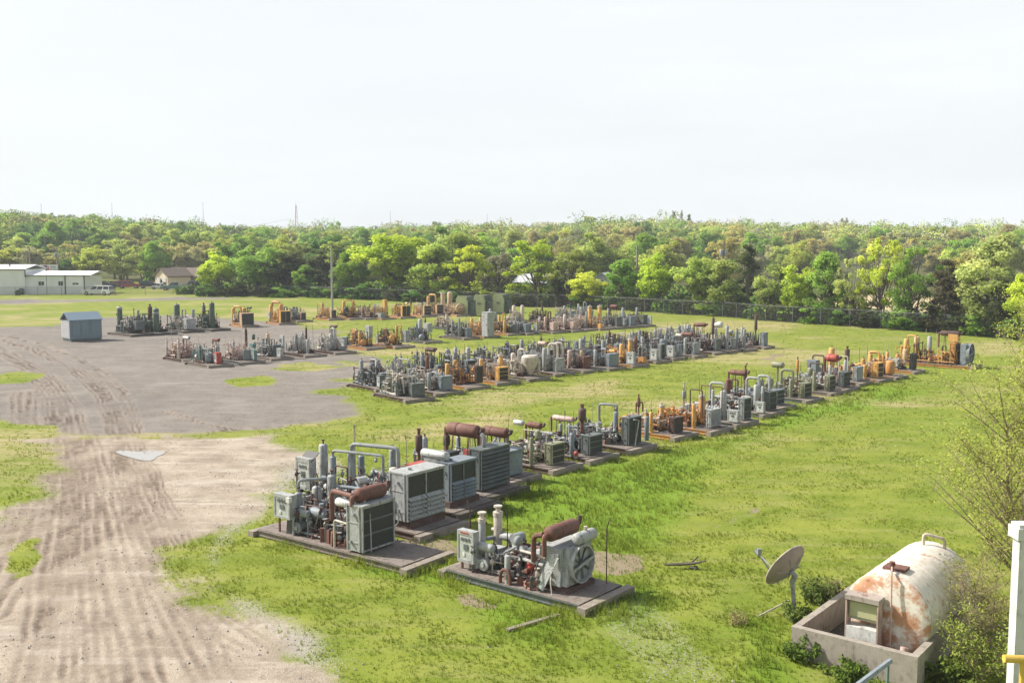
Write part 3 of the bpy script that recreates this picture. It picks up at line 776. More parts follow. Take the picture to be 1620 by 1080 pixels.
FENCE_TREES = [
 ('spring_tree', 'pale green spring tree rising behind the tall section of the metal building', 30, 449, 392, 70, 'airy', 'spring'),
 ('spring_tree', 'tan budding tree behind the building roof near the flagpole', 98, 449, 384, 62, 'airy', 'bud'),
 ('evergreen_tree', 'small dark evergreen just right of the white sign board', 106, 450, 410, 30, 'cedar', 'dense'),
 ('spring_tree', 'thin yellow green tree over the white pickup, bare lower trunk', 150, 453, 393, 52, 'airy', 'spring'),
 ('spring_tree', 'tall thin tree with long bare trunk above the parked red car', 193, 452, 376, 56, 'airy', 'pale'),
 ('spring_tree', 'yellow green tree between the red car and the garage', 228, 449, 388, 48, 'airy', 'spring'),
 ('bare_tree', 'bare limbed orange budding tree rising right behind the garage', 272, 449, 383, 74, 'airy', 'bud'),
 ('round_tree', 'bright green round bushy tree at the left end of the dark hedge row', 348, 467, 394, 54, 'round', 'bright'),
 ('shade_tree', 'rounded deep green tree with dark trunk, right of the bright round tree', 404, 467, 386, 78, 'round', 'mid'),
 ('cedar_tree', 'broad dark cedar between the deep green tree and the light pole', 452, 467, 388, 84, 'round', 'cedar'),
 ('cedar_tree', 'second dark cedar just left of the light pole', 506, 468, 396, 62, 'cedar', 'cedar'),
 ('young_tree', 'small bright green pointed tree in front of the dark cedars', 481, 469, 420, 30, 'tall', 'mid'),
 ('leafy_tree', 'mid green leafy tree just right of the light pole', 556, 471, 398, 52, 'tall', 'mid'),
 ('round_tree', 'largest light green round tree behind the fence, right of the light pole', 620, 473, 361, 104, 'round', 'bright'),
 ('leafy_tree', 'loose mid green tree between the two biggest light green trees', 686, 477, 388, 64, 'tall', 'spring'),
 ('leafy_tree', 'yellow green open tree above the three tall olive cabinets, left side', 742, 479, 386, 70, 'airy', 'lime'),
 ('shade_tree', 'dark green tree rising behind the yellow green open tree', 728, 462, 352, 76, 'round', 'dense'),
 ('bare_tree', 'grey olive twiggy tree half hidden behind the olive cabinets', 788, 478, 398, 46, 'airy', 'grey'),
 ('leafy_tree', 'light green many stemmed tree in front of the pale roof', 846, 482, 378, 84, 'airy', 'bright'),
 ('bare_tree', 'olive twiggy tree with dark stems right of the pale roof', 902, 485, 392, 66, 'airy', 'olive'),
 ('cedar_tree', 'low dark cedar at the fence in front of the pale roof', 880, 486, 440, 44, 'cedar', 'cedar'),
 ('young_tree', 'small lime tree in front of the grey gabled shed', 936, 488, 428, 58, 'round', 'lime'),
 ('leafy_tree', 'soft green tree left of the tall wooden utility pole', 982, 489, 412, 52, 'tall', 'mid'),
 ('leafy_tree', 'bright green tree just right of the tall wooden utility pole', 1042, 493, 398, 64, 'round', 'bright'),
 ('leafy_tree', 'bright yellow green tree left of the pole with transformer', 1104, 496, 398, 66, 'round', 'spring'),
 ('leafy_tree', 'dull green tree below the pole with transformer', 1146, 499, 412, 50, 'tall', 'olive'),
 ('cedar_tree', 'tall dark narrow cedar right of the pole with transformer', 1180, 502, 388, 50, 'cedar', 'cedar'),
 ('leafy_tree', 'dusty olive tree beside the tall narrow cedar', 1222, 505, 420, 50, 'tall', 'olive'),
 ('leafy_tree', 'fresh green bushy tree in the middle of the right fence', 1268, 508, 412, 58, 'round', 'bright'),
 ('leafy_tree', 'grass green tree in front of the tan field, left side', 1306, 511, 400, 50, 'tall', 'mid'),
 ('leafy_tree', 'pale thin tree in front of the tan field', 1346, 514, 404, 46, 'airy', 'pale'),
 ('tall_tree', 'tallest yellow green airy tree on the right, bare stems below', 1394, 516, 376, 66, 'airy', 'lime'),
 ('shade_tree', 'rich green crown beside the tallest airy tree', 1442, 519, 386, 68, 'airy', 'mid'),
 ('cedar_tree', 'brownish dark cedar behind the right fence', 1494, 526, 412, 66, 'cedar', 'bcedar'),
 ('bare_tree', 'brown budding tree behind the brownish cedar', 1522, 520, 404, 50, 'airy', 'bud'),
 ('tall_tree', 'tall pale green tree near the right edge', 1562, 530, 382, 80, 'tall', 'pale'),
 ('leafy_tree', 'yellow green tree cut off by the right edge', 1622, 536, 420, 64, 'round', 'lime'),
 ('cedar_tree', 'dark cedar low behind the fence at the right edge', 1580, 534, 440, 44, 'cedar', 'cedar'),
]
# dark undergrowth along the fence
SHRUBS = [(330, 470, 446, 40, 'dense'), (372, 470, 448, 46, 'cedar'), (420, 471, 450, 44, 'cedar'), (446, 472, 452, 36, 'mid'), (500, 472, 452, 40, 'dense'), (535, 473, 448, 44, 'mid'), (575, 475, 446, 50, 'dense'),
          (640, 477, 446, 54, 'cedar'), (660, 479, 452, 40, 'dense'), (716, 481, 452, 44, 'mid'), (765, 483, 450, 44, 'spring'), (812, 485, 452, 42, 'olive'), (835, 486, 455, 40, 'cedar'), (920, 490, 460, 40, 'dense'),
          (962, 491, 462, 40, 'mid'), (1010, 493, 462, 42, 'cedar'), (1066, 496, 462, 46, 'dense'), (1088, 498, 466, 36, 'cedar'), (1128, 500, 466, 44, 'mid'), (1160, 502, 470, 38, 'cedar'), (1200, 505, 470, 46, 'dense'),
          (1240, 509, 474, 44, 'cedar'), (1292, 513, 474, 50, 'mid'), (1330, 516, 484, 40, 'dense'), (1316, 512, 470, 40, 'olive'), (1372, 519, 488, 44, 'cedar'), (1424, 522, 486, 54, 'mid'), (1462, 525, 494, 44, 'dense'), (1512, 530, 494, 44, 'cedar'),
          (1545, 533, 490, 50, 'mid'), (1600, 538, 494, 50, 'dense')]
SHRUB_WORD = {'dense': 'deep green', 'cedar': 'blackish green', 'mid': 'leafy green', 'spring': 'pale spring green', 'olive': 'dull olive'}

def plant_trees():
    for t in FENCE_TREES:
        tree(*t[:2], *t[2:8])
    for i, (px, py, top, w, tn) in enumerate(SHRUBS):
        tree('shrub', '%s shrub growing low along the foot of the chain link fence' % SHRUB_WORD[tn], px, py - 1.5, top, w, 'bush', tn, 'shrub', 'shrubs along the fence: ' + SHRUB_WORD[tn])
    for (px, top, w, kind, tn, lab) in [(1064, 335, 13, 'cedar', 'cedar', 'taller dark pine on the skyline, left one of the pair right of centre'), (1088, 339, 12, 'cedar', 'dense', 'taller dark pine on the skyline, right one of the pair right of centre'),
            (1076, 331, 9, 'airy', 'grey', 'thin pale tree between the two dark skyline pines'), (1333, 344, 22, 'airy', 'grey', 'bare grey twiggy tree poking above the right ridge'), (16, 333, 34, 'round', 'dense', 'dark round tree standing above the ridge at the far left'),
            (140, 337, 28, 'round', 'mid', 'rounded tree standing proud of the ridge above the pickup'), (105, 336, 24, 'round', 'olive', 'olive tree standing proud of the ridge above the building'), (530, 347, 26, 'round', 'mid', 'rounded tree on the skyline right of the lattice tower'),
            (690, 347, 20, 'round', 'dense', 'small dark tree bump on the skyline near the centre'), (930, 338, 30, 'round', 'bud', 'brownish rounded tree on the highest part of the middle ridge'), (985, 340, 18, 'round', 'dense', 'small dark tree on the middle ridge left of the pines')]:
        y = 600.0; x = (px - CX) / F * y; z = gz(x, y); H = Y_AT(px, top, y).z - z; W = w / F * y
        pr = PROTO[kind][TRN.randrange(9) % len(PROTO[kind])]; b_ = {'round': 7.0, 'airy': 7.2, 'cedar': 4.9}[kind]
        o = link('skyline_tree', pr[2]); o.location = (x, y, z); o.scale = (W / b_, W / b_, H / 9.9); o.color = tint(tn); tag(o, lab, 'tree')
    # wooded rise: each tree that shows its own crown
    words = {'olive': 'olive green', 'bud': 'brownish budding', 'mid': 'fresh green', 'dense': 'dark green', 'spring': 'yellow green', 'grey': 'greyish twiggy'}
    n = 0; k = 0; put = []
    while n < 292 and k < 9000:
        k += 1
        Yd = math.sqrt(TRN.uniform(205 ** 2, 430 ** 2)); px = TRN.uniform(-60, 1680)
        if px < 335 and Yd < 252: continue
        x = (px - CX) / F * Yd
        if any((x - a) ** 2 + (Yd - b) ** 2 < 52 for a, b in put): continue
        if 1290 < px < 1480 and Yd < 300 and TRN.random() < 0.8: continue
        put.append((x, Yd)); n += 1
        left = max(0.0, min(1.0, (900 - px) / 700))
        tn = TRN.choices(['olive', 'bud', 'mid', 'dense', 'spring', 'grey'], [4.0 - 2 * left, 2.6 - 1.6 * left, 2 + 2 * left, 1.0 + 1.5 * left, 2.2 + left, 0.9])[0]
        kind = TRN.choices(['round', 'tall', 'airy'], [6, 1, 2])[0]
        pr = PROTO[kind][TRN.randrange(9) % len(PROTO[kind])]
        H = TRN.uniform(9.0, 14.0) * (0.8 if px < 330 and Yd < 300 else 1); W = H * TRN.uniform(0.75, 1.1)
        o = link('hillside_tree', pr[2]); o.location = (x, Yd, gz(x, Yd) - 0.3); o.rotation_euler = (0, 0, TRN.uniform(0, 6.28))
        o.scale = (W / 7.0, W / 7.0, H / 9.8); o.color = tint(tn, 0.2)
        tag(o, '%s %s tree on the wooded rise beyond the fence' % (words[tn], {'round': 'round crowned', 'tall': 'narrow crowned', 'airy': 'thin crowned'}[kind]), 'tree',
            'trees on the wooded rise: %s %s' % (words[tn], kind))

def far_wood():
    rg = np.random.default_rng(5)
    n = 3000; r = np.sqrt(rg.uniform(400 ** 2, 680 ** 2, n)); th = rg.uniform(R(-33), R(33), n)
    X, Y = r * np.sin(th), r * np.cos(th); Z = gz_np(X, Y)
    H = rg.uniform(8.0, 13.5, n) * (1 + 0.25 * (rg.random(n) > 0.94)); W = H * rg.uniform(0.35, 0.55, n)
    per_c, nc = 42, 11
    L = fbm(X / 60, Y / 60, 33, 2)
    px = CX + F * X / Y; left = np.clip((900 - px) / 700, 0, 1)
    pal = np.array([TINT['olive'], TINT['bud'], TINT['mid'], TINT['dense'], TINT['spring'], TINT['grey']])
    VV, LV, CC = [], [], []
    for i in range(n):
        w = np.array([4 - 2 * left[i], 3.0 - 1.8 * left[i], 1.6 + 2 * left[i], 0.9 + 1.6 * left[i], 1.6 + left[i], 1.0]); w /= w.sum()
        col = pal[rg.choice(6, p=w)] * rg.uniform(1.3, 1.8)
        d = rg.normal(size=(nc, 3)); d /= np.linalg.norm(d, axis=1)[:, None]
        C = np.array([X[i], Y[i], Z[i] + H[i] * 0.58]) + d * np.array([W[i], W[i], H[i] * 0.36]) * rg.uniform(0.5, 0.95, (nc, 1))
        V, Fc, lv = leaf_cloud(rg, C, np.full(nc, W[i] * 0.42), per_c, 0.36, 0.85, 0.45)
        VV.append(V); LV.append(lv); CC.append(np.tile(np.array([*col, 1.0]), (len(lv), 1)))
    V = np.concatenate(VV); m, t, b = nt('far_wood_leaves')
    ca = N(t, 'ShaderNodeAttribute', attribute_name='col').outputs['Color']; lv = N(t, 'ShaderNodeAttribute', attribute_name='lv').outputs['Fac']
    hsv = N(t, 'ShaderNodeHueSaturation'); t.links.new(ca, hsv.inputs['Color']); t.links.new(math_n(t, 'ADD', math_n(t, 'MULTIPLY', lv, 0.5), 0.75), hsv.inputs['Value'])
    t.links.new(hsv.outputs['Color'], b.inputs['Base Color']); b.inputs['Roughness'].default_value = 0.9; b.inputs['Specular IOR Level'].default_value = 0.0
    gn = N(t, 'ShaderNodeNewGeometry'); va = N(t, 'ShaderNodeVectorMath', operation='MULTIPLY_ADD'); t.links.new(gn.outputs['Normal'], va.inputs[0]); va.inputs[1].default_value = (0.8, 0.8, 0.8); va.inputs[2].default_value = (-0.35, -0.35, 0.6)
    nz = N(t, 'ShaderNodeVectorMath', operation='NORMALIZE'); t.links.new(va.outputs[0], nz.inputs[0]); t.links.new(nz.outputs[0], b.inputs['Normal'])
    me = np_mesh('far_wood', V, np.arange(len(V)).reshape(-1, 4), 4, m, False, {'lv': ('FACE', np.concatenate(LV))})
    a = me.attributes.new('col', 'FLOAT_COLOR', 'FACE'); a.data.foreach_set('color', np.concatenate(CC).astype(np.float32).ravel())
    tag(link('far_wood', me), 'continuous spring wood covering the far ridge', 'wood', kind='stuff')


def undergrowth():
    """thicket behind the fence, no stem of it countable"""
    rg = np.random.default_rng(55); FX = np.array([p[0] for p in FENCE_LINE]); FY = np.array([p[1] for p in FENCE_LINE])
    n = 900; X = rg.uniform(-66, 75, n); off = 2.5 + 60 * rg.random(n) ** 1.8; Y = np.interp(X, FX, FY) + off
    k = poly_sd(X, Y, FIELD) > 2.0; X, Y, off = X[k], Y[k], off[k]; n = len(X)
    rad = rg.uniform(0.8, 1.7, n) * (1 + 0.008 * off); Z = gz_np(X, Y) + rad * 0.6
    V, Fc, lv = leaf_cloud(rg, np.stack([X, Y, Z], -1), rad, 150, 0.26, 0.9, 0.3)
    pal = np.array([TINT['mid'], TINT['dense'], TINT['cedar'], TINT['olive'], TINT['bcedar']])
    col = pal[rg.choice(5, n, p=[0.2, 0.3, 0.25, 0.15, 0.1])] * rg.uniform(0.75, 1.15, (n, 1))
    cc = np.concatenate([np.repeat(col, 150, 0), np.ones((n * 150, 1))], 1)
    me = np_mesh('undergrowth', V, Fc, 4, bpy.data.materials['far_wood_leaves'], False, {'lv': ('FACE', lv)})
    a = me.attributes.new('col', 'FLOAT_COLOR', 'FACE'); a.data.foreach_set('color', cc.astype(np.float32).ravel())
    tag(link('undergrowth', me), 'tangled dark undergrowth under the trees behind the fence', 'undergrowth', kind='stuff')

plant_trees()
far_wood()
undergrowth()
# ================================================================== FENCES, POLES, BUILDINGS, CARS
m, t, b = nt('chain_link')
tr = N(t, 'ShaderNodeBsdfTransparent'); mx = N(t, 'ShaderNodeMixShader'); mx.inputs[0].default_value = 0.20
b.inputs['Base Color'].default_value = (0.05, 0.055, 0.05, 1); b.inputs['Roughness'].default_value = 0.5
o_ = [n for n in t.nodes if n.type == 'OUTPUT_MATERIAL'][0]
t.links.new(tr.outputs[0], mx.inputs[1]); t.links.new(b.outputs[0], mx.inputs[2]); t.links.new(mx.outputs[0], o_.inputs['Surface'])
CHAIN = m
GALV = plain('galvanised_steel', (0.16, 0.165, 0.165), 0.6, metal=0.2)
SLAT = plain('dark_fence_screen', (0.045, 0.055, 0.05), 0.8)

def fence(label, pix, H=2.0, step=3.6, screens=()):
    pts = [Vector((*G(x, y), 0)) for x, y in pix]
    o = empty('chain_link_fence', (pts[0].x, pts[0].y, gz(pts[0].x, pts[0].y)), 0, label, 'fence')
    org = o.location.copy()
    run = []; k = 0
    for a, c in zip(pts, pts[1:]):
        n = max(1, round((c - a).length / step))
        for i in range(n): run.append(a.lerp(c, i / n))
    run.append(pts[-1])
    for p in run: p.z = gz(p.x, p.y)
    run = [p - org for p in run]
    pm = MB().cyl((0, 0, -0.1), (0, 0, H + 0.06), 0.045, 6).build('post', GALV, o); pm.location = run[0]
    for p in run[1:95]:
        q = pm.copy(); COL.objects.link(q); q.parent = o; q.location = p
    r = MB()
    r.tube([p + Vector((0, 0, H)) for p in run], 0.02, 5, False)
    r.build('top_rail', GALV, o)
    w = MB(); up = Vector((0, 0, 1))
    vs = []; fs = []
    for i, p in enumerate(run): vs += [p + up * 0.04, p + up * (H - 0.02)]
    for i in range(len(run) - 1): fs.append((2 * i, 2 * i + 2, 2 * i + 3, 2 * i + 1))
    w.add(vs, fs); w.build('wire_mesh', CHAIN, o)
    wires = MB()
    for h in (H + 0.14,): wires.tube([p + up * h for p in run], 0.012, 3, False)
    wires.build('barbed_wire', GALV, o)
    return o

fence('long chain link fence with grey posts curving along the tree line', FENCE_PIX)
fence('low chain link fence in front of the metal building and car lot', [(-120, 468.5), (60, 468), (135, 467.5), (230, 466.5), (318, 466)], 1.7, 4.5)

def light_pole():
    x, y = G(526, 506); o = empty('light_pole', (x, y, gz(x, y)), 0, 'tall bare grey light pole standing behind the yard with one floodlight', 'light pole')
    MB().tube([(0, 0, -0.2), (0, 0, 9.75)], [0.17, 0.10], 8, False).build('pole', paint('pole_grey', (0.42, 0.41, 0.39), 0.05), o)
    MB().tube([(0, 0, 9.3), (0.5, 0, 9.42), (0.95, 0, 9.42)], 0.03, 5).build('arm', GALV, o)
    MB().box(1.0, 0, 9.24, 0.5, 0.32, 0.2, 0, (0.7, 0.7)).build('floodlight', P['dgrey'], o)
light_pole()

def utility_pole(label, px, py, top, r=0.15, arm=True, can=False, mat=None, y=None, cat='utility pole', name='utility_pole'):
    if y is None: x, y = G(px, py)
    else: x = (px - CX) / F * y
    z = gz(x, y); H = Y_AT(px, top, y).z - z
    o = empty(name, (x, y, z), 0, label, cat)
    MB().tube([(0, 0, -0.3), (0, 0, H)], [r * 1.25, r], 7, False).build('pole', mat or P['wood'], o)
    if arm:
        a = MB().box(0, 0, H - 0.75, 2.4, 0.1, 0.12); 
        a.build('crossarm', P['wood'], o)
        for dx in (-1.05, 0.0, 1.05): MB().cyl((dx, 0, H - 0.63), (dx, 0, H - 0.38), 0.05, 6).build('insulator', P['gauge'], o)
    if can:
        MB().vessel((-0.42, -0.1, H - 2.6), (-0.42, -0.1, H - 1.5), 0.27, 10).build('transformer', P['lgrey'], o)
        MB().vessel((0.42, -0.1, H - 2.6), (0.42, -0.1, H - 1.5), 0.25, 10).build('transformer', P['lgrey'], o)
    return o, Vector((x, y, z + H))
POLE_TOPS = []
for a in [('tall plain wooden utility pole behind the middle of the fence', 1007, 489, 388, 0.17, False, False),
          ('wooden utility pole with crossarm and grey transformers above the right trees', 1143, 478, 381, 0.16, True, True),
          ('wooden pole with a pair of white transformers behind the white sign', 92, 452, 391, 0.16, True, True),
          ('plain wooden pole just behind the left metal building', 49, 456, 392, 0.15, False, False),
          ('shorter wooden pole beside the plain pole behind the metal building', 44, 455, 401, 0.14, False, False)]:
    POLE_TOPS.append(utility_pole(*a)[1])
utility_pole('slender flagpole in front of the metal building', 74.5, 466, 372, 0.05, False, False, GALV, None, 'flagpole', 'flagpole')

def wire(label, pts, sag=1.2, r=0.02):
    mb = MB(); out = []
    for a, b_ in zip(pts, pts[1:]):
        for i in range(13):
            t = i / 12; p = Vector(a).lerp(Vector(b_), t); p.z -= sag * 4 * t * (1 - t); out.append(p)
    base = out[0].copy(); mb.tube([p - base for p in out], r, 3, False)
    o = mb.build('overhead_wire', P['black']); o.location = base
    tag(o, label, 'wire')
wire('overhead wire running from the tall plain pole to the transformer pole and off right', [POLE_TOPS[0] - Vector((0, 0, 0.15)), POLE_TOPS[1] - Vector((0, 0, 0.45)), POLE_TOPS[1] + Vector((75, -6, 0.5))])
wire('lower overhead wire from the transformer pole off to the right edge', [POLE_TOPS[1] - Vector((0, 0, 1.5)), POLE_TOPS[1] + Vector((72, -8, -2.4))])
wire('upper overhead wire crossing the left trees from the transformer pole toward the garage', [Vector((-130, 244, 14.0)), POLE_TOPS[2] - Vector((0, 0, 0.4)), Vector((-52, 240, 16.0))], 0.9)
wire('lower overhead wire crossing above the metal building and garage', [Vector((-130, 240, 9.5)), Vector((-100, 238, 10.4)), Vector((-50, 236, 9.6))], 0.6)

def mast(label, px, top, y, lattice=False):
    x = (px - CX) / F * y; z = gz(x, y) - 0.5; H = Y_AT(px, top, y).z - z
    o = empty('radio_mast', (x, y, z), 0, label, 'mast')
    if lattice:
        mb = MB(); nb = 10; up = MB()
        for s in range(3):
            a = s * 2.094; mb.tube([(2.6 * math.cos(a), 2.6 * math.sin(a), 0), (0.5 * math.cos(a), 0.5 * math.sin(a), H)], 0.16, 4, False)
        mb.build('tower_leg', plain('mast_red_white', (0.42, 0.28, 0.27), 0.6), o)
        for i in range(nb):
            f0, f1 = i / nb, (i + 1) / nb
            for s in range(3):
                a, c = s * 2.094, (s + 1) * 2.094; r0, r1 = 2.6 - 2.1 * f0, 2.6 - 2.1 * f1
                up.tube([(r0 * math.cos(a), r0 * math.sin(a), H * f0), (r1 * math.cos(c), r1 * math.sin(c), H * f1)], 0.1, 3, False)
        up.build('lattice_brace', plain('mast_red', (0.45, 0.22, 0.20), 0.6), o)
        MB().cyl((0, 0, H), (0, 0, H + 3), 0.12, 4).build('antenna', GALV, o)
    else:
        MB().tube([(0, 0, 0), (0, 0, H * 0.75), (0, 0, H)], [0.2, 0.16, 0.1], 5, False).build('mast_tube', GALV, o)
        MB().box(0, 0, H * 0.985, 0.5, 0.5, H * 0.012).build('beacon', P['dgrey'], o)
        MB().tube([(0, 0, H * 0.8), (H * 0.13, 0, 1)], 0.04, 3, False).build('guy_wire', GALV, o)
mast('faint thin radio mast on the skyline above the building roof', 71, 323, 800)
mast('thin grey radio mast on the skyline above the pickup', 182, 321, 800)
mast('thin mast above the long dark roof on the ridge', 325, 321, 800)
mast('red and white lattice tower on the skyline', 471, 325, 820, True)
mast('thin mast on the skyline above the largest light green tree', 619, 334, 800)
mast('thin mast on the skyline near the centre of the photo', 771, 339, 800)

# --- buildings -----------------------------------------------------------
def corrugated(name, col, sc=22.0, axis=0):
    m, t, b = nt(name)
    tc = N(t, 'ShaderNodeTexCoord'); sx = N(t, 'ShaderNodeSeparateXYZ'); t.links.new(tc.outputs['Object'], sx.inputs[0])
    s = math_n(t, 'SINE', math_n(t, 'MULTIPLY', sx.outputs[axis], sc))
    n1 = N(t, 'ShaderNodeTexNoise', Scale=0.7, Detail=6.0); t.links.new(tc.outputs['Object'], n1.inputs['Vector'])
    t.links.new(mixc(t, n1.outputs['Fac'], tuple(c * 0.8 for c in col), tuple(c * 1.12 for c in col)), b.inputs['Base Color'])
    bp = N(t, 'ShaderNodeBump', Strength=0.5, Distance=0.03); t.links.new(s, bp.inputs['Height']); t.links.new(bp.outputs[0], b.inputs['Normal'])
    b.inputs['Roughness'].default_value = 0.5
    return m
WALLM = corrugated('grey_metal_wall', (0.72, 0.73, 0.725)); ROOFM = corrugated('white_metal_roof', (0.80, 0.80, 0.80), 14.0)
TRIM = plain('dark_bronze_trim', (0.07, 0.065, 0.06), 0.5)

def window(parent, x, z, w, h, yf, panes=2):
    f = MB().box(x, yf - 0.02, z, w, 0.06, h).build('window', P['white'], parent)
    g = MB()
    for i in range(panes): g.box(x - w / 2 + w * (i + 0.5) / panes, yf - 0.045, z + 0.05, w / panes - 0.08, 0.03, h - 0.1)
    g.build('pane', P['dglass'], f)

def metal_building():
    # long wall faces the camera; local x runs along it
    x1, y1 = G(135, 465.5); L2 = 11.6; L1 = 26.0
    o = empty('metal_building', (x1, y1, gz(x1, y1)), R(1.5), 'long pale grey metal building with white roof and two roof heights', 'building')
    D = 9.0; H2, H1 = 3.7, 4.9
    w = MB().box(-L2 / 2 , D / 2, -0.2, L2, D, H2 + 0.2); w.build('low_wall', WALLM, o)
    MB().box(-L2 - L1 / 2, D / 2 + 0.05, -0.2, L1, D + 1.0, H1 + 0.2).build('tall_wall', WALLM, o)
    r = MB(); r.prism([(-0.35, H2 + 0.02), (D / 2, H2 + 0.75), (D + 0.35, H2 + 0.02), (D + 0.35, H2 + 0.14), (D / 2, H2 + 0.88), (-0.35, H2 + 0.14)], 'x', -L2 + 0.0, 1.3); r.build('low_roof', ROOFM, o)
    r = MB(); r.prism([(-0.75, H1 + 0.02), (D / 2, H1 + 0.85), (D + 0.85, H1 + 0.02), (D + 0.85, H1 + 0.14), (D / 2, H1 + 0.98), (-0.75, H1 + 0.14)], 'x', -L2 - L1, -L2 + 0.2); r.build('tall_roof', ROOFM, o)
    MB().box(-L2 / 2 + 0.6, -0.37, H2 - 0.02, L2 + 1.4, 0.05, 0.16).build('eave_trim', TRIM, o)
    MB().box(-L2 - L1 / 2, -0.77, H1 - 0.02, L1 + 0.3, 0.05, 0.18).build('eave_trim', TRIM, o)
    for x in (-0.12, -L2 * 0.335): MB().box(x, -0.05, 0, 0.2, 0.1, H2).build('corner_trim', TRIM, o)
    MB().box(-L2 + 0.1, -0.5, H2 - 0.3, 0.2, 0.1, H1 - H2 + 0.3).build('corner_trim', TRIM, o)
    window(o, -8.6, 1.75, 1.15, 0.85, 0.0); window(o, -4.75, 1.7, 0.95, 0.95, 0.0); window(o, -1.85, 1.9, 1.2, 0.42, 0.0)
    for x in (-L2 - 4.2, -L2 - 7.0): MB().cyl((x, 2.4, H1 + 0.3), (x, 2.4, H1 + 1.1), 0.18, 8).build('roof_vent', GALV, o)
    MB().vessel((-L2 - 0.6, -0.9, 0.0), (-L2 - 0.6, -0.9, 1.3), 0.45).build('barrel', P['dgrey'], o)
metal_building()
tag(MB().blob((0, 0, 0.45), 0.75, 3, sq=(1, 0.7, 0.8)).build('weed_heap', plain('weed_heap_green', (0.05, 0.07, 0.03), 0.9, var=0.5)), 'dark weedy heap against the metal building wall', 'weeds').location = (*G(28, 467), 0)

def sign_board():
    y = 226.0; x = (79 - CX) / F * y; z = gz(x, y)
    o = empty('sign_board', (x, y, z), 0, 'white roadside sign board with a purple red emblem behind the metal building', 'sign')
    b0 = Y_AT(79, 429, y).z - z; b1 = Y_AT(79, 418.5, y).z - z
    MB().box(0, 0, b0, 4.0, 0.25, b1 - b0).build('board', P['white'], o)
    for dx in (-1.3, 1.3): MB().cyl((dx, 0.05, -0.2), (dx, 0.05, b0), 0.12, 6).build('post', P['dgrey'], o)
    e = MB().prism([(-1.2, b0 + 0.2), (-0.5, b0 + 0.15), (-0.15, b0 + 0.7), (-0.35, b0 + 1.3), (-0.95, b0 + 1.35), (-1.3, b0 + 0.9)], 'y', -0.16, -0.13)
    e.build('emblem', plain('emblem_purple', (0.20, 0.04, 0.16), 0.6), o)
    MB().prism([(-0.4, b0 + 0.18), (0.1, b0 + 0.3), (0.0, b0 + 1.1), (-0.22, b0 + 0.8)], 'y', -0.162, -0.135).build('emblem', plain('emblem_red', (0.45, 0.04, 0.10), 0.6), o)
    MB().box(1.0, -0.14, b0 + 0.85, 1.2, 0.02, 0.16).box(1.05, -0.14, b0 + 0.45, 1.5, 0.02, 0.08).build('lettering', plain('lettering_blue', (0.08, 0.08, 0.25), 0.6), o)
sign_board()

def gable_house(name, label, px, py, y, W, D, H, RH, rz, wall, roof, doors=(), cat='house'):
    x = (px - CX) / F * y
    o = empty(name, (x, y, gz(x, y)), rz, label, cat)
    MB().prism([(-W / 2, -0.3), (W / 2, -0.3), (W / 2, H), (0, H + RH), (-W / 2, H)], 'y', 0, D).build('wall', wall, o)
    e = 0.45; k = RH / (W / 2)
    MB().prism([(-W / 2 - e, H - e * k + 0.03), (0, H + RH + 0.03), (W / 2 + e, H - e * k + 0.03), (W / 2 + e, H - e * k + 0.2), (0, H + RH + 0.22), (-W / 2 - e, H - e * k + 0.2)], 'y', -0.4, D + 0.4).build('roof', roof, o)
    for (dx, dw, dh, mt) in doors:
        d = MB().box(dx, -0.04, 0, dw, 0.1, dh); d.build('door', mt, o)
    return o
YB = 234
tan_wall = plain('tan_house_wall', (0.62, 0.52, 0.38), 0.8, var=0.1); brown_roof = plain('brown_shingle_roof', (0.15, 0.115, 0.09), 0.9, scale=8.0)
g = gable_house('garage', 'tan garage with pointed gable and two white doors among the parked cars', 256, 455, YB, 5.2, 6.0, 2.7, 1.6, R(-40), tan_wall, brown_roof, [(-1.15, 1.3, 2.3, P['white'])])
MB().box(1.35, -0.05, 1.25, 1.4, 0.12, 1.1).build('door', P['white'], g); MB().box(1.35, -0.02, 0, 1.4, 0.05, 1.25).build('door_opening', P['black'], g)
MB().box(-0.05, -0.05, 0.9, 0.5, 0.1, 1.0).build('window', P['dglass'], g)
g = empty('long_house', ((292 - CX) / F * 239, 239, gz((292 - CX) / F * 239, 239)), R(-2), 'low tan house with wide brown roof, right of the garage', 'house')
MB().box(0.4, 2.5, -0.2, 7.6, 7, 2.5).build('wall', plain('dun_house_wall', (0.30, 0.25, 0.19), 0.85), g)
MB().prism([(-1.5, 2.25), (2.5, 4.3), (6.5, 2.25), (6.5, 2.4), (2.5, 4.48), (-1.5, 2.4)], 'x', -3.8, 4.6).build('roof', brown_roof, g)
gable_house('shed', 'pale metal roofed shed glimpsed through the trees behind the fence', 874, 452, 203, 6.0, 7, 2.4, 1.4, R(62), plain('shed_wall_dull', (0.33, 0.33, 0.31)), plain('dull_tin_roof', (0.42, 0.43, 0.43), 0.6), cat='shed')
gable_house('shed', 'grey gabled shed behind the small lime tree', 952, 462, 190, 5.2, 7, 2.9, 1.5, R(-14), plain('shed_wall_grey', (0.40, 0.41, 0.41)), plain('shed_roof_grey', (0.42, 0.43, 0.43)), cat='shed')
gable_house('house', 'house with reddish brown roof behind the olive cabinets', 757, 455, 212, 6.5, 8, 2.4, 1.7, R(75), tan_wall, plain('red_brown_roof', (0.30, 0.13, 0.09), 0.9), cat='house')
o = empty('far_hall', ((250 - CX) / F * 690, 690, gz((250 - CX) / F * 690, 690)), 0, 'long dark low roof on the ridge between two masts', 'building')
zt = Y_AT(250, 351.5, 690).z - o.location.z
MB().box(0, 5, -1, 30, 12, zt - 0.6).build('wall', P['dgrey'], o)
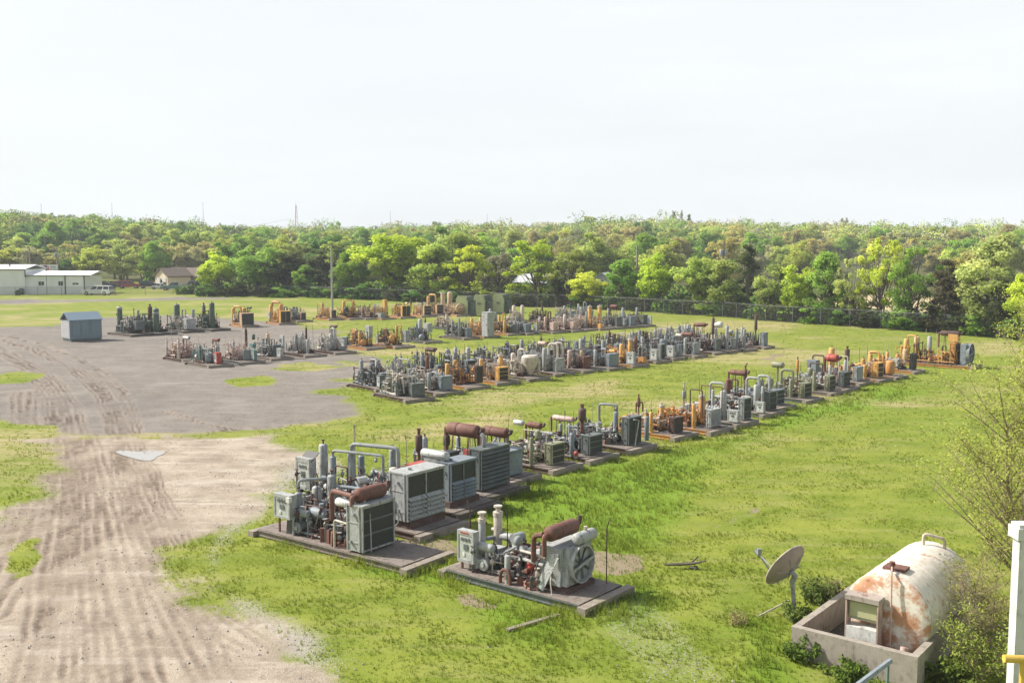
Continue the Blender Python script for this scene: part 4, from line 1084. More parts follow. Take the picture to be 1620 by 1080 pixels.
MB().box(0, 5, zt - 1.6, 33, 15, 0.9, 0, (0.6, 0.6)).build('roof', P['dgrey'], o)

# --- vehicles ------------------------------------------------------------
def vehicle(name, label, cat, px, py, hd, paintm, style, L=4.7, H=1.5, W=1.8):
    x, y = G(px, py); o = empty(name, (x, y, gz(x, y) + 0.02), hd, label, cat)
    h = L / 2; wb = L * 0.31; rw = 0.33 if H < 1.65 else 0.37
    sill = 0.32; belt = H * 0.60
    nose = {'sedan': 0.50, 'suv': 0.58, 'pickup': 0.58, 'van': 0.6}[style] * H
    low = [(-h, sill), (h - 0.05, sill), (h, sill + 0.2), (h - 0.04, nose * 0.95), (h * 0.45, nose + 0.06), (h * 0.42, belt), (-h + 0.02, belt), (-h, sill + 0.25)]
    bd = MB().prism(low, 'y', -W / 2, W / 2)
    if style == 'sedan': cab = [(-h * 0.75, belt), (h * 0.42, belt), (h * 0.12, H), (-h * 0.42, H)]
    elif style == 'suv': cab = [(-h * 0.97, belt), (h * 0.42, belt), (h * 0.16, H), (-h * 0.88, H)]
    elif style == 'van': cab = [(-h * 0.98, belt), (h * 0.62, belt), (h * 0.40, H), (-h * 0.94, H)]
    else: cab = [(-h * 0.18, belt), (h * 0.42, belt), (h * 0.14, H), (-h * 0.14, H)]
    n = len(cab); vs = []
    for s in (-1, 1):
        for (a, z) in cab: vs.append((a, s * (W / 2 - (0.04 if z < H else 0.20)), z - (0.01 if z < H else 0)))
    bd.add(vs, [tuple(range(n)), tuple(range(2 * n - 1, n - 1, -1))] + [(i + n, (i + 1) % n + n, (i + 1) % n, i) for i in range(n)])
    bd.build('body', paintm, o, 30)
    g = MB(); z0, z1 = belt + 0.05, H - 0.09
    xa, xb = cab[0][0], cab[1][0]; ta, tb = cab[3][0], cab[2][0]
    for s in (-1, 1):
        yl = lambda z: s * (W / 2 - 0.04 - 0.16 * (z - belt) / (H - belt) + 0.012)
        k = 3 if style in ('suv', 'van') else 2
        for i in range(k):
            f0, f1 = (i + 0.06) / k, (i + 0.94) / k
            e = lambda f, z: (xa + (xb - xa) * f) * (1 - (z - belt) / (H - belt)) + (ta + (tb - ta) * f) * (z - belt) / (H - belt)
            q = [(e(f0, z0) + 0.06, yl(z0), z0), (e(f1, z0) - 0.06, yl(z0), z0), (e(f1, z1), yl(z1), z1), (e(f0, z1), yl(z1), z1)]
            g.add(q, [(0, 1, 2, 3) if s < 0 else (3, 2, 1, 0)])
    for xx0, xx1, sg in ((xb, tb, 1), (xa, ta, -1)):
        q = []
        for z, yy in ((z0, W / 2 - 0.16), (z1, W / 2 - 0.27)):
            f = (z - belt) / (H - belt); X = xx0 + (xx1 - xx0) * f + sg * 0.015
            q += [(X, -yy, z), (X, yy, z)]
        g.add(q, [(0, 1, 3, 2) if sg > 0 else (2, 3, 1, 0)])
    g.build('windows' if False else 'side_glass', P['dglass'], o)
    for sx in (-1, 1):
        for sy in (-1, 1):
            w = MB().cyl((sx * wb, sy * (W / 2 - 0.2), rw), (sx * wb, sy * (W / 2 + 0.015), rw), rw, 14).build('wheel', P['rubber'], o)
            MB().cyl((sx * wb, sy * (W / 2 - 0.02), rw), (sx * wb, sy * (W / 2 + 0.03), rw), rw * 0.55, 10).build('rim', P['silver'], w)
    MB().box(h + 0.01, 0, sill + 0.03, 0.1, W * 0.96, 0.2).build('bumper', P['dgrey'], o); MB().box(-h - 0.02, 0, sill + 0.03, 0.1, W * 0.96, 0.2).build('bumper', P['dgrey'], o)
    for sy in (-1, 1):
        MB().box(h - 0.0, sy * W * 0.36, nose * 0.72, 0.07, 0.3, 0.14).build('headlight', P['gauge'], o)
        MB().box(-h - 0.005, sy * W * 0.42, belt - 0.28, 0.05, 0.16, 0.25).build('taillight', P['red'], o)
CARW = plain('car_white', (0.72, 0.73, 0.73), 0.3, var=0.05); CARR = plain('car_red', (0.25, 0.03, 0.03), 0.3, var=0.1); CARK = plain('car_black', (0.03, 0.032, 0.036), 0.25, var=0.1)
CART = plain('car_teal', (0.14, 0.24, 0.25), 0.3, var=0.1); CARN = plain('car_navy', (0.05, 0.06, 0.085), 0.3, var=0.1)
vehicle('pickup_truck', 'white pickup with covered bed parked beside the metal building', 'pickup', 155, 466.8, R(172), CARW, 'suv', 6.0, 1.85, 1.95)
vehicle('parked_car', 'white car mostly hidden between the white pickup and the building corner', 'car', 141, 459, R(120), CARW, 'sedan', 4.6, 1.5)
vehicle('pickup_truck', 'long black pickup parked behind the white pickup', 'pickup', 166, 457, R(4), CARK, 'pickup', 5.8, 1.7)
vehicle('parked_car', 'dark red car parked in the lot left of the garage', 'car', 205, 456.5, R(8), CARR, 'suv', 5.0, 1.75)
vehicle('parked_car', 'black car parked just left of the garage doors', 'car', 238, 456, R(10), CARK, 'suv', 5.0, 1.7)
vehicle('parked_car', 'small white car parked right in front of the garage', 'car', 252, 457.5, R(195), CARW, 'sedan', 3.6, 1.3)
vehicle('pickup_truck', 'blue green pickup parked in front of the garage opening', 'pickup', 277, 459, R(186), CART, 'pickup', 5.9, 1.75, 1.95)
vehicle('parked_van', 'dark blue van at the right end of the parked vehicles', 'van', 309, 458.5, R(180), CARN, 'van', 5.2, 2.0)
vehicle('parked_car', 'rusty brown car in the lot between the black pickup and red car', 'car', 184, 455, R(0), paint('car_rusty', (0.22, 0.09, 0.06), 0.4), 'sedan', 4.6, 1.4)
# ================================================================== GAS COMPRESSOR UNITS
def mat(c): return P[c] if isinstance(c, str) else c

def part_skid(o, L, W, c, rn, timber='wood', near=True):
    s = MB()
    for y in (-W / 2 + 0.08, 0, W / 2 - 0.08):
        s.box(0, y, 0.05, L, 0.14, 0.035).box(0, y, 0.085, L, 0.05, 0.13).box(0, y, 0.215, L, 0.14, 0.03)
    for i in range(5): s.box(-L / 2 + 0.1 + (L - 0.2) * i / 4, 0, 0.06, 0.1, W - 0.18, 0.15)
    k = s.build('skid_frame', c, o)
    d = MB(); n = 6
    for i in range(n):
        d.box(-L / 2 + L * (i + 0.5) / n, rn.uniform(-0.01, 0.01), 0.247, L / n - 0.012, W - 0.06 - rn.uniform(0, 0.05), 0.018 + 0.002 * (i % 2))
    d.build('deck_plate', P['deck'], k)
    for x, h in ((L / 2 + 0.16, 0.24), (-L / 2 - 0.14, 0.20)):
        b = MB().box(x, rn.uniform(-0.05, 0.05), 0.0, 0.27, W + rn.uniform(0.1, 0.35), h, rn.uniform(-0.02, 0.02)).build('timber_beam', P[timber], k)
    return k

def part_engine(o, x, y, el, c, rn, cyl=4, filt='red', z=0.28, head='silver'):
    e = MB()
    e.box(x, y, z, el * 0.94, 0.46, 0.22, 0, (1, 1.15)).box(x, y, z + 0.22, el, 0.54, 0.36).box(x, y, z + 0.58, el * 0.95, 0.40, 0.12)
    e.cyl((x - el / 2 - 0.14, y, z + 0.34), (x - el / 2, y, z + 0.34), 0.31, 14)                       # flywheel housing
    e.cyl((x + el / 2, y, z + 0.30), (x + el / 2 + 0.07, y, z + 0.30), 0.15, 12).cyl((x + el / 2, y + 0.05, z + 0.62), (x + el / 2 + 0.06, y + 0.05, z + 0.62), 0.10, 10)
    e.tube([(x - el * 0.45, y - 0.33, z + 0.52), (x + el * 0.42, y - 0.33, z + 0.52), (x + el * 0.46, y - 0.33, z + 0.95)], 0.06, 7)
    for i in range(cyl):
        xx = x - el * 0.40 + el * 0.8 * i / (cyl - 1)
        e.cyl((xx, y - 0.33, z + 0.52), (xx, y - 0.18, z + 0.60), 0.042, 6)
        e.tube([(xx, y - 0.12, z + 0.70), (xx + 0.04, y - 0.26, z + 0.66), (xx + 0.05, y - 0.31, z + 0.34)], 0.014, 4)
    for i in range(3):
        xx = x + rn.uniform(-0.4, 0.4) * el
        e.box(xx, y - 0.34, z + rn.uniform(0.08, 0.3), rn.uniform(0.12, 0.26), 0.16, rn.uniform(0.12, 0.22))
    g = e.build('engine_block', c, o)
    v = MB()
    for i in range(cyl):
        xx = x - el * 0.40 + el * 0.8 * i / (cyl - 1)
        v.box(xx, y - 0.05, z + 0.70, el * 0.8 / cyl * 0.82, 0.20, 0.11, 0, (0.85, 0.75))
    v.build('valve_cover', mat(head), g)
    m = MB().tube([(x - el * 0.46, y + 0.27, z + 0.72), (x + el * 0.35, y + 0.27, z + 0.72), (x + el * 0.44, y + 0.27, z + 1.02)], 0.075, 7)
    m.build('exhaust_manifold', P['rust'], g)
    if filt:
        fx = x + rn.uniform(0.05, 0.3) * el
        MB().vessel((fx, y - 0.46, z + 0.18), (fx + rn.choice((-0.1, 0.1)), y - 0.40, z + 0.52), 0.085, 10).build('oil_filter', mat(filt), g)
    ax = x - el * rn.uniform(0.2, 0.45)
    MB().cyl((ax - 0.02, y - 0.15, z + 0.98), (ax + 0.02, y + 0.22, z + 0.98), 0.145, 12).cyl((ax, y + 0.02, z + 0.70), (ax, y + 0.02, z + 0.90), 0.07, 8).build('air_cleaner', mat(rn.choice(('silver', 'grey', 'drust'))), g)
    return g

def part_compressor(o, x, y, c, rn, z=0.28, bottles=True, wide=0.62):
    k = MB()
    k.box(x, y, z, 0.62, 0.52, 0.48, 0, (0.92, 0.9)).box(x, y, z + 0.48, 0.42, 0.40, 0.10)
    for sy in (-1, 1):
        for dx in ((-0.15, 0.15) if rn.random() < 0.5 else (0,)):
            y0 = y + sy * 0.24
            k.lathe((x + dx, y0, z + 0.26), (0, sy, 0), [(0, 0.09), (0.12, 0.09), (0.12, 0.17), (0.18, 0.17), (0.18, 0.13), (wide - 0.12, 0.13), (wide - 0.12, 0.18), (wide - 0.05, 0.18), (wide - 0.05, 0.08), (wide, 0.07)], 10)
            k.cyl((x + dx, y0 + sy * 0.36, z + 0.36), (x + dx, y0 + sy * 0.36, z + 0.62), 0.055, 7)
    cb = k.build('compressor', c, o)
    if bottles:
        for sy in (-1, 1):
            MB().vessel((x - 0.42, y + sy * 0.6, z + 0.72), (x + 0.42, y + sy * 0.6, z + 0.72), 0.125, 10).build('pulsation_bottle', c, cb)
    return cb

def part_tank(o, x, y, h, r, c, z=0.265, top='pipe', flange=True):
    b = MB()
    b.cyl((x, y, z), (x, y, z + 0.16), r * 0.92, 12)
    b.vessel((x, y, z + 0.10), (x, y, z + h), r, 14)
    if flange: b.cyl((x - r - 0.10, y, z + h * 0.62), (x - r * 0.8, y, z + h * 0.62), 0.05, 7).cyl((x + r * 0.8, y - 0.02, z + h * 0.3), (x + r + 0.09, y - 0.02, z + h * 0.3), 0.045, 7)
    t = b.build('scrubber_tank', mat(c), o)
    if top == 'pipe':
        MB().cyl((x, y, z + h - 0.01), (x, y, z + h + 0.14), 0.032, 6).cyl((x, y, z + h + 0.12), (x, y, z + h + 0.16), 0.065, 8).build('top_valve', P['drust'], t)
    elif top == 'flange':
        MB().cyl((x, y, z + h * 0.93), (x, y, z + h + 0.02), r * 1.18, 12).cyl((x, y, z + h + 0.01), (x, y, z + h + 0.16), 0.07, 8).cyl((x, y, z + h + 0.16), (x, y, z + h + 0.21), 0.13, 10).build('top_flange', P['cream'], t)
    return t

def part_panel(o, x, y, z, w, h, c, face='-y', d=0.22, legs=True, strip=False, lid=False):
    """instrument cabinet with glazed door; x,y centre"""
    f = 0 if face == '-y' else R(90)
    Rm = Matrix.Rotation(f, 4, 'Z'); T = Matrix.Translation((x, y, z)) @ Rm
    tr = lambda p: tuple(T @ Vector(p))
    def put(mb):
        mb.v = [tr(p) for p in mb.v]; return mb
    b = MB().box(0, 0, 0, w, d, h)
    fr = 0.09 * w
    for sx in (-1, 1): b.box(sx * (w / 2 - fr / 2), -d / 2 - 0.012, 0.0, fr, 0.03, h)
    b.box(0, -d / 2 - 0.012, 0, w - 2 * fr, 0.028, h * 0.09).box(0, -d / 2 - 0.012, h * 0.87, w - 2 * fr, 0.028, h * 0.13)
    k = put(b).build('control_panel', mat(c), o)
    put(MB().box(0, -d / 2 - 0.002, h * 0.09, w - 2 * fr, 0.012, h * 0.78)).build('panel_glass', P['glass'], k)
    for i in range(3):
        put(MB().cyl((-w * 0.2 + w * 0.2 * i, -d / 2 - 0.03, h * 0.73), (-w * 0.2 + w * 0.2 * i, -d / 2 - 0.005, h * 0.73), 0.05 * w / 0.6, 10)).build('gauge', P['dgrey'], k)
    put(MB().box(0.02, -d / 2 - 0.02, h * 0.40, w * 0.26, 0.02, h * 0.18)).build('recorder', P['dgrey'], k)
    put(MB().box(-w * 0.1, -d / 2 - 0.02, h * 0.2, w * 0.12, 0.02, h * 0.1)).build('switch', P['gauge'], k)
    if strip: put(MB().box(-0.02, -d / 2 - 0.03, h * 0.915, w * 0.5, 0.012, h * 0.045)).build('label_strip', P['red'], k)
    if legs and z > 0.34:
        for sx in (-1, 1): put(MB().box(sx * (w / 2 - 0.05), 0.03, -(z - 0.265), 0.055, 0.055, z - 0.265)).build('leg', P['rust'] if rn_leg.random() < 0.5 else mat(c), k)
    if lid: put(MB().box(0.05, 0.12, h + 0.02, w * 0.9, 0.5, 0.025, 0, (1, 1), Matrix.Rotation(R(35), 3, 'X'))).build('open_lid', P['black'], k)
    return k
rn_leg = random.Random(9)

def part_rad(o, x, y, w, h, d, c, style='box', z=0.30, rn=None, core='core', side=1):
    """cooler: x = outer face; w across (y), h high, d thick; side +1: core faces +x, -1: faces -y"""
    xc = x - d / 2; fr = 0.075
    b = MB()
    if style == 'fan':
        b.prism([(x - d, z), (x - 0.28, z), (x - 0.28, z + h * 0.98), (x - d, z + h * 0.98)], 'y', y - w / 2, y + w / 2)
        b.box(x - 0.2, y, z + 0.02, 0.20, w * 0.92, h * 0.95, 0, (1, 0.8))
        zc = z + h * 0.52; r = h * 0.5
        b.lathe((x - 0.25, y, zc), (1, 0, 0), [(0, r * 0.98), (0.22, r), (0.28, r), (0.28, r * 0.92), (0.05, r * 0.9)], 26, False, False)
        k = b.build('radiator', mat(c), o)
        MB().cyl((x - 0.17, y, zc), (x - 0.16, y, zc), r * 0.9, 24).build('shroud_back', P['black'], k)
        f = MB().cyl((x - 0.14, y, zc), (x - 0.04, y, zc), r * 0.13, 10)
        for i in range(8):
            a = i * math.pi / 4 + 0.2; ca, sa = math.cos(a), math.sin(a)
            q = []
            for (rr, ww, tw) in ((0.12, 0.05, 0.03), (0.86, 0.085, 0.015)):
                for s in (-1, 1): q.append((x - 0.07 + s * tw, y + ca * rr * r - sa * s * ww * r, zc + sa * rr * r + ca * s * ww * r))
            f.add(q + [(p[0] - 0.012, p[1], p[2]) for p in q], [(0, 1, 3, 2), (6, 7, 5, 4), (0, 2, 6, 4), (1, 5, 7, 3)])
        f.build('fan', P['dgrey'], k)
        MB().box(x + 0.02, y, zc - 0.035, 0.04, r * 1.94, 0.07, 0, (1, 1), Matrix.Rotation(R(12), 3, 'X')).build('fan_brace', P['lgrey'], k)
        MB().box(x - d * 0.5, y, z - 0.04 + 0.0, d * 0.96, w * 0.92, 0.04).build('base_sill', P['drust'], k)
        return k
    xi = x - 0.07; fr = 0.05
    b.box((x - d + xi) / 2, y, z, xi - (x - d), w, h)                    # casing behind the core
    if style != 'plain':
        for sy in (-1, 1): b.box(x - 0.035, y + sy * (w / 2 - fr / 2), z, 0.07, fr, h)
        b.box(x - 0.035, y, z, 0.069, w - 2 * fr, fr).box(x - 0.035, y, z + h - fr, 0.069, w - 2 * fr, fr)
    b.box(xc, y, z + h, d + 0.03, w + 0.04, 0.05)                         # top tank rim
    b.cyl((xc, y - w * 0.2, z + h + 0.05), (xc, y - w * 0.2, z + h + 0.13), 0.07, 8)
    for i in range(2): b.box(x - d - 0.015, y - w * 0.25 + w * 0.5 * i, z, 0.03, 0.06, h)
    for sx in (x - d + 0.06, x - 0.13): b.box(sx, y - w / 2 - 0.015, z, 0.05, 0.03, h)       # side stiffeners
    for zz in (0.18, 0.62): b.box(xc, y - w / 2 - 0.008, z + h * zz, d * 0.8, 0.016, 0.035)
    b.cyl((xc, y - w / 2 - 0.10, z + h * 0.82), (xc, y - w / 2, z + h * 0.82), 0.055, 8).cyl((xc - d * 0.2, y - w / 2 - 0.08, z + h * 0.2), (xc - d * 0.2, y - w / 2, z + h * 0.2), 0.045, 8)
    k = b.build('radiator', mat(c), o)
    ch = h - 2 * fr; cw = w - 2 * fr
    if style in ('box', 'tall', 'lines'):
        MB().box(x - 0.055, y, z + fr, 0.035, cw, ch).build('radiator_core', P[core], k)
        g = MB()
        if style == 'lines':
            for f in (0.34, 0.67): g.box(x - 0.02, y, z + fr + ch * f, 0.03, cw, 0.05)
        elif style == 'tall':
            g.box(x - 0.02, y, z + fr, 0.03, 0.05, ch)
        else:
            n = max(6, int(cw / 0.11))
            for i in range(n): g.box(x - 0.03, y - cw / 2 + cw * (i + 0.5) / n, z + fr, 0.02, 0.018, ch)
        g.build('core_guard', P['dgrey'] if style == 'box' or c in ('lgrey', 'grey') else mat(c), k)
    elif style in ('louver', 'slats'):
        z0 = z + fr + (ch * 0.52 if style == 'louver' else ch)
        if style == 'louver':
            MB().box(x - 0.055, y, z0, 0.035, cw, ch * 0.48).build('radiator_core', P[core], k)
            MB().box(x - 0.02, y, z0, 0.03, 0.04, ch * 0.48).build('core_divider', mat(c), k)
        s = MB(); n = 5 if style == 'louver' else 9; hh = z0 - z - fr
        MB().box(x - 0.065, y, z + fr, 0.01, cw, hh).build('louver_back', P['black'], k)
        for i in range(n):
            for sy in ((-1, 1) if style == 'louver' else (0,)):
                ww = cw / 2 - 0.04 if sy else cw
                s.box(x + 0.0, y + sy * cw / 4, z + fr + hh * (i + 0.42) / n, 0.16, ww, 0.018, 0, (1, 1), Matrix.Rotation(R(38), 3, 'Y'))
        s.build('louver', mat(c), k)
    elif style == 'plain':
        g = MB().box(x - 0.058, y, z + 0.06, 0.03, w * 0.86, h * 0.86)
        g.build('cover_plate', mat(c), k)
    return k

def part_muffler(o, x, y, z, L, r, c, d='x', feet=True, out=True, zfoot=0.9):
    b = MB(); dv = {'x': Vector((1, 0, 0)), 'y': Vector((0, 1, 0)), 'z': Vector((0, 0, 1))}[d]
    p = Vector((x, y, z)); a, e = p - dv * L / 2, p + dv * L / 2
    if d == 'z': a, e = p, p + dv * L
    b.vessel(a, e, r, 16)
    if d != 'z':
        for f in (0.33, 0.36): b.lathe(a + dv * L * f, dv, [(0, r * 1.01), (0.005, r * 1.04), (0.025, r * 1.04), (0.03, r * 1.01)], 16, False, False)
    k = b.build('muffler', mat(c), o)
    if d == 'z':
        MB().cyl(a - Vector((0, 0, max(0.05, z - zfoot))), a + Vector((0, 0, 0.03)), r * 0.45, 8).build('exhaust_pipe', P['rust'], k)
        MB().cyl(e - dv * 0.02, e + dv * 0.22, r * 0.42, 8).cyl(e + dv * 0.2, e + dv * 0.26, r * 0.6, 8).build('outlet', P['rust'], k)
    else:
        MB().tube([e - dv * 0.03, e + dv * 0.16, e + dv * 0.22 + Vector((0, 0, 0.22))], r * 0.36, 8).build('outlet', P['drust'], k)
        MB().tube([a + dv * 0.03, a - dv * 0.14, a - dv * 0.14 + Vector((0, 0, zfoot - z))], r * 0.34, 8).build('exhaust_pipe', P['rust'], k)
        if feet:
            f = MB(); q = dv.cross(Vector((0, 0, 1)))
            for t in (-1, 1): f.tube([a.lerp(e, 0.22) + q * t * r * 0.6 - Vector((0, 0, r * 0.75)), a.lerp(e, 0.78) + q * t * r * 0.6 - Vector((0, 0, r * 0.75))], 0.025, 4, False)
            for s in (0.24, 0.76): f.tube([a.lerp(e, s) - q * r * 0.6 - Vector((0, 0, r * 0.75)), a.lerp(e, s) + q * r * 0.6 - Vector((0, 0, r * 0.75))], 0.025, 4, False)
            for s in (0.24, 0.76):
                for t in (-1, 1):
                    m = a.lerp(e, s); f.tube([m + q * t * r * 0.6 - Vector((0, 0, r * 0.7)), Vector((m.x + q.x * t * r * 1.3, m.y + q.y * t * r * 1.3, zfoot - 0.3))], 0.03, 4, False)
            f.build('bracket', P['drust'], k)
    return k

def part_hoses(o, L, W, rn, n=4):
    for i in range(n):
        x0, y0 = rn.uniform(-L * 0.3, L * 0.2), -rn.uniform(0.1, W * 0.4); pts = []
        a = Vector((x0, y0, rn.uniform(0.7, 1.2))); e = Vector((x0 + rn.uniform(-0.7, 0.7), y0 + rn.uniform(-0.3, 0.5), rn.uniform(0.3, 0.9)))
        for k in range(9):
            t = k / 8; p = a.lerp(e, t); p.z = max(0.29, p.z - 1.1 * t * (1 - t)); p.y -= 0.35 * t * (1 - t); pts.append(p)
        MB().tube(pts, rn.choice((0.012, 0.018, 0.022)), 5, False).build('hose', P[rn.choice(('black', 'hose', 'black', 'greasy'))], o)

def part_arch(o, x0, y0, z0, x1, y1, z1, top, r, c, name='gas_pipe'):
    return MB().tube([(x0, y0, z0), (x0, y0, top), (x1, y1, top), (x1, y1, z1)], r, 8).build(name, mat(c), o)

def part_whip(o, x, y, h, c='drust', bend=0.0, r=0.017):
    return MB().tube([(x, y, 0.27), (x, y, h * 0.9), (x + bend, y, h)], r, 5, False).build('vent_pipe', mat(c), o)

def part_piping(o, L, W, c, rn, n=16, z=0.27, hz=1.15):
    m = MB(); hi = L / 2 - 1.05; lo = -L / 2 + 0.15
    for sy in (-1, 1): m.tube([(lo, sy * W * 0.3, z + 0.07), (hi, sy * W * 0.3, z + 0.07)], 0.03, 5, False)
    for f in (0.1, 0.5, 0.9): m.tube([(lo + (hi - lo) * f, -W * 0.34, z + 0.07), (lo + (hi - lo) * f, W * 0.34, z + 0.07)], 0.03, 5, False)
    for i in range(n):
        x = rn.uniform(lo, hi); y = rn.choice((-1, 1)) * rn.uniform(0.15, W / 2 - 0.12); h = rn.uniform(0.35, hz)
        r = rn.choice((0.022, 0.028, 0.04, 0.05)); k = rn.random()
        if k < 0.4: m.tube([(x, y, z), (x, y, h), (min(hi, x + rn.uniform(0.2, 0.9)), y * rn.uniform(0.4, 1), h), (min(hi, x + 0.5), y * 0.5, z + 0.25)], r, 5)
        elif k < 0.7: m.tube([(x, y, z), (x, y, h), (x, -y * rn.uniform(0, 0.8), h), (x + 0.1, -y * 0.5, z + 0.2)], r, 5)
        else:
            m.tube([(lo + rn.uniform(0, 0.3), y, z + rn.uniform(0.05, 0.3)), (hi - rn.uniform(0, 0.3), y, z + rn.uniform(0.05, 0.3))], r, 5, False)
        if rn.random() < 0.7:      # valve body with hand wheel
            m.blob((x, y, h), 0.075, rn.randrange(999), sq=(1, 1, 1.2)).cyl((x, y, h + 0.06), (x, y, h + 0.16), 0.012, 4).cyl((x, y, h + 0.15), (x, y, h + 0.17), 0.075, 8)
    g = m; g.mi = 1
    for i in range(n // 2 + 3):
        x = rn.uniform(lo, hi); y = rn.choice((-1, 1)) * rn.uniform(0.1, W / 2 - 0.1)
        g.box(x, y, z, rn.uniform(0.1, 0.3), rn.uniform(0.1, 0.25), rn.uniform(0.1, 0.45), rn.uniform(0, 1.5), (0.8, 0.8))
        g.blob((x + 0.2, y, z + rn.uniform(0.1, 0.7)), rn.uniform(0.05, 0.12), rn.randrange(999))
    return m.build('piping', [mat(c), P[rn.choice(('greasy', 'drust', 'rust'))]], o)

UN = [0]
def shrink(o, k):
    """smaller machines on a full-size skid: each part keeps its place on the deck"""
    for p in [c for c in KIDS(o) if not c.name.startswith('skid')]:
        co = np.array([v.co for v in p.data.vertices]); c = (co.min(0) + co.max(0)) / 2
        todo = [p]
        if p.name.startswith('piping'): c[:2] = 0
        while todo:
            q = todo.pop(); todo += [x for x in KIDS(q)]
            n = len(q.data.vertices); a = np.empty(n * 3, np.float32); q.data.vertices.foreach_get('co', a); a = a.reshape(-1, 3)
            kx = 0.96 if p.name.startswith('piping') else k
            a[:, 0] = (a[:, 0] - c[0]) * kx + c[0]; a[:, 1] = (a[:, 1] - c[1]) * kx + c[1]; a[:, 2] = 0.265 + (a[:, 2] - 0.265) * k
            q.data.vertices.foreach_set('co', a.ravel()); q.data.update()
def KIDS(q): return list(q.children)
def unit(label, px, py, col, items=(), L=4.2, W=2.3, hd=-47, eng='greasy', rad=None, seed=None, group=None, timber='wood', name='gas_compressor', cat='gas compressor', cyl=4, filt='red', nb=14, auto=True, off=(0, 0), comp=True, ex=None, head='silver', hz=1.15, k=1.0):
    kk = k; UN[0] += 1; rn = random.Random(seed or UN[0] * 31)
    if kk < 0.8:
        L *= 0.86; W *= 0.84; nb += 10
        items = [(it[:3] + (it[3] * 0.78, it[4] * 0.86, it[5] * 0.8) + it[6:]) if it[0] == 'rad' else it for it in items]
    a = R(hd); cx, cy = G(px, py)
    h = Vector((math.cos(a), math.sin(a), 0)); s = Vector((-math.sin(a), math.cos(a), 0))
    c = Vector((cx, cy, 0)) - h * (L / 2 - off[0]) + s * (W / 2 + off[1])
    z = gz(c.x, c.y)
    o = empty(name, (c.x, c.y, z - 0.02), a, label, cat, group)
    for t in (-0.33, 0.0, 0.33): UNIT_SPOTS.append((c.x + h.x * L * t, c.y + h.y * L * t, W * 0.62))
    cm = mat(col)
    part_skid(o, L, W, P['orange'] if col in ('yellow', 'orange', 'tan') else P[rn.choice(('dgrey', 'drust', 'deck'))], rn, timber)
    el = min(1.7, L * 0.36)
    xe = ex if ex is not None else (L / 2 - 1.15 - el / 2)
    part_engine(o, xe, 0.05, el, mat(eng), rn, cyl, filt, head=head)
    if comp: part_compressor(o, xe - el / 2 - 0.62, 0.05, cm, rn, wide=0.58 if W < 2.2 else 0.66)
    if auto:
        if rad: part_rad(o, L / 2 - 0.32, rad[4] if len(rad) > 4 else 0.0, rad[2] if len(rad) > 2 else W * 0.66, rad[1], rad[3] if len(rad) > 3 else 0.62, rad[5] if len(rad) > 5 else col, rad[0], rn=rn)
        part_piping(o, L, W, rn.choice((col, 'lgrey' if col in ('grey', 'bgrey', 'dgrey', 'lgrey') else col)), rn, nb + 8, hz=hz); part_piping(o, L, W * 0.9, rn.choice((col, 'drust', 'greasy', 'cream')), rn, nb + 2, hz=hz * 1.2)
    for it in items:
        k, q = it[0], it[1:]
        if k == 'tank': part_tank(o, *q)
        elif k == 'panel': part_panel(o, *q[:6], **(q[6] if len(q) > 6 else {}))
        elif k == 'muf': part_muffler(o, *q)
        elif k == 'arch': part_arch(o, *q)
        elif k == 'whip': part_whip(o, *q)
        elif k == 'rad': part_rad(o, *q[:6], **(q[6] if len(q) > 6 else {}))
        elif k == 'pipe': MB().tube(q[0], q[1], 8, q[4] if len(q) > 4 else True).build(q[3] if len(q) > 3 else 'gas_pipe', mat(q[2]), o)
        elif k == 'drum': MB().vessel(q[0], q[1], q[2], 14).build(q[4] if len(q) > 4 else 'expansion_drum', mat(q[3]), o)
        elif k == 'box': MB().box(*q[0]).build(q[2], mat(q[1]), o)
    for _ in range(3 if auto else 0): part_whip(o, rn.uniform(-L * 0.42, L * 0.2), rn.choice((-1, 1)) * rn.uniform(0.2, W * 0.4), rn.uniform(1.7, 3.0) / max(kk, 0.7) * 0.8, rn.choice(('lgrey', 'drust', 'grey', 'cream')), rn.uniform(-0.12, 0.12), 0.014)
    if group == 'compressors in the front row': part_hoses(o, L, W, rn)
    if kk != 1.0: shrink(o, kk)
    return o
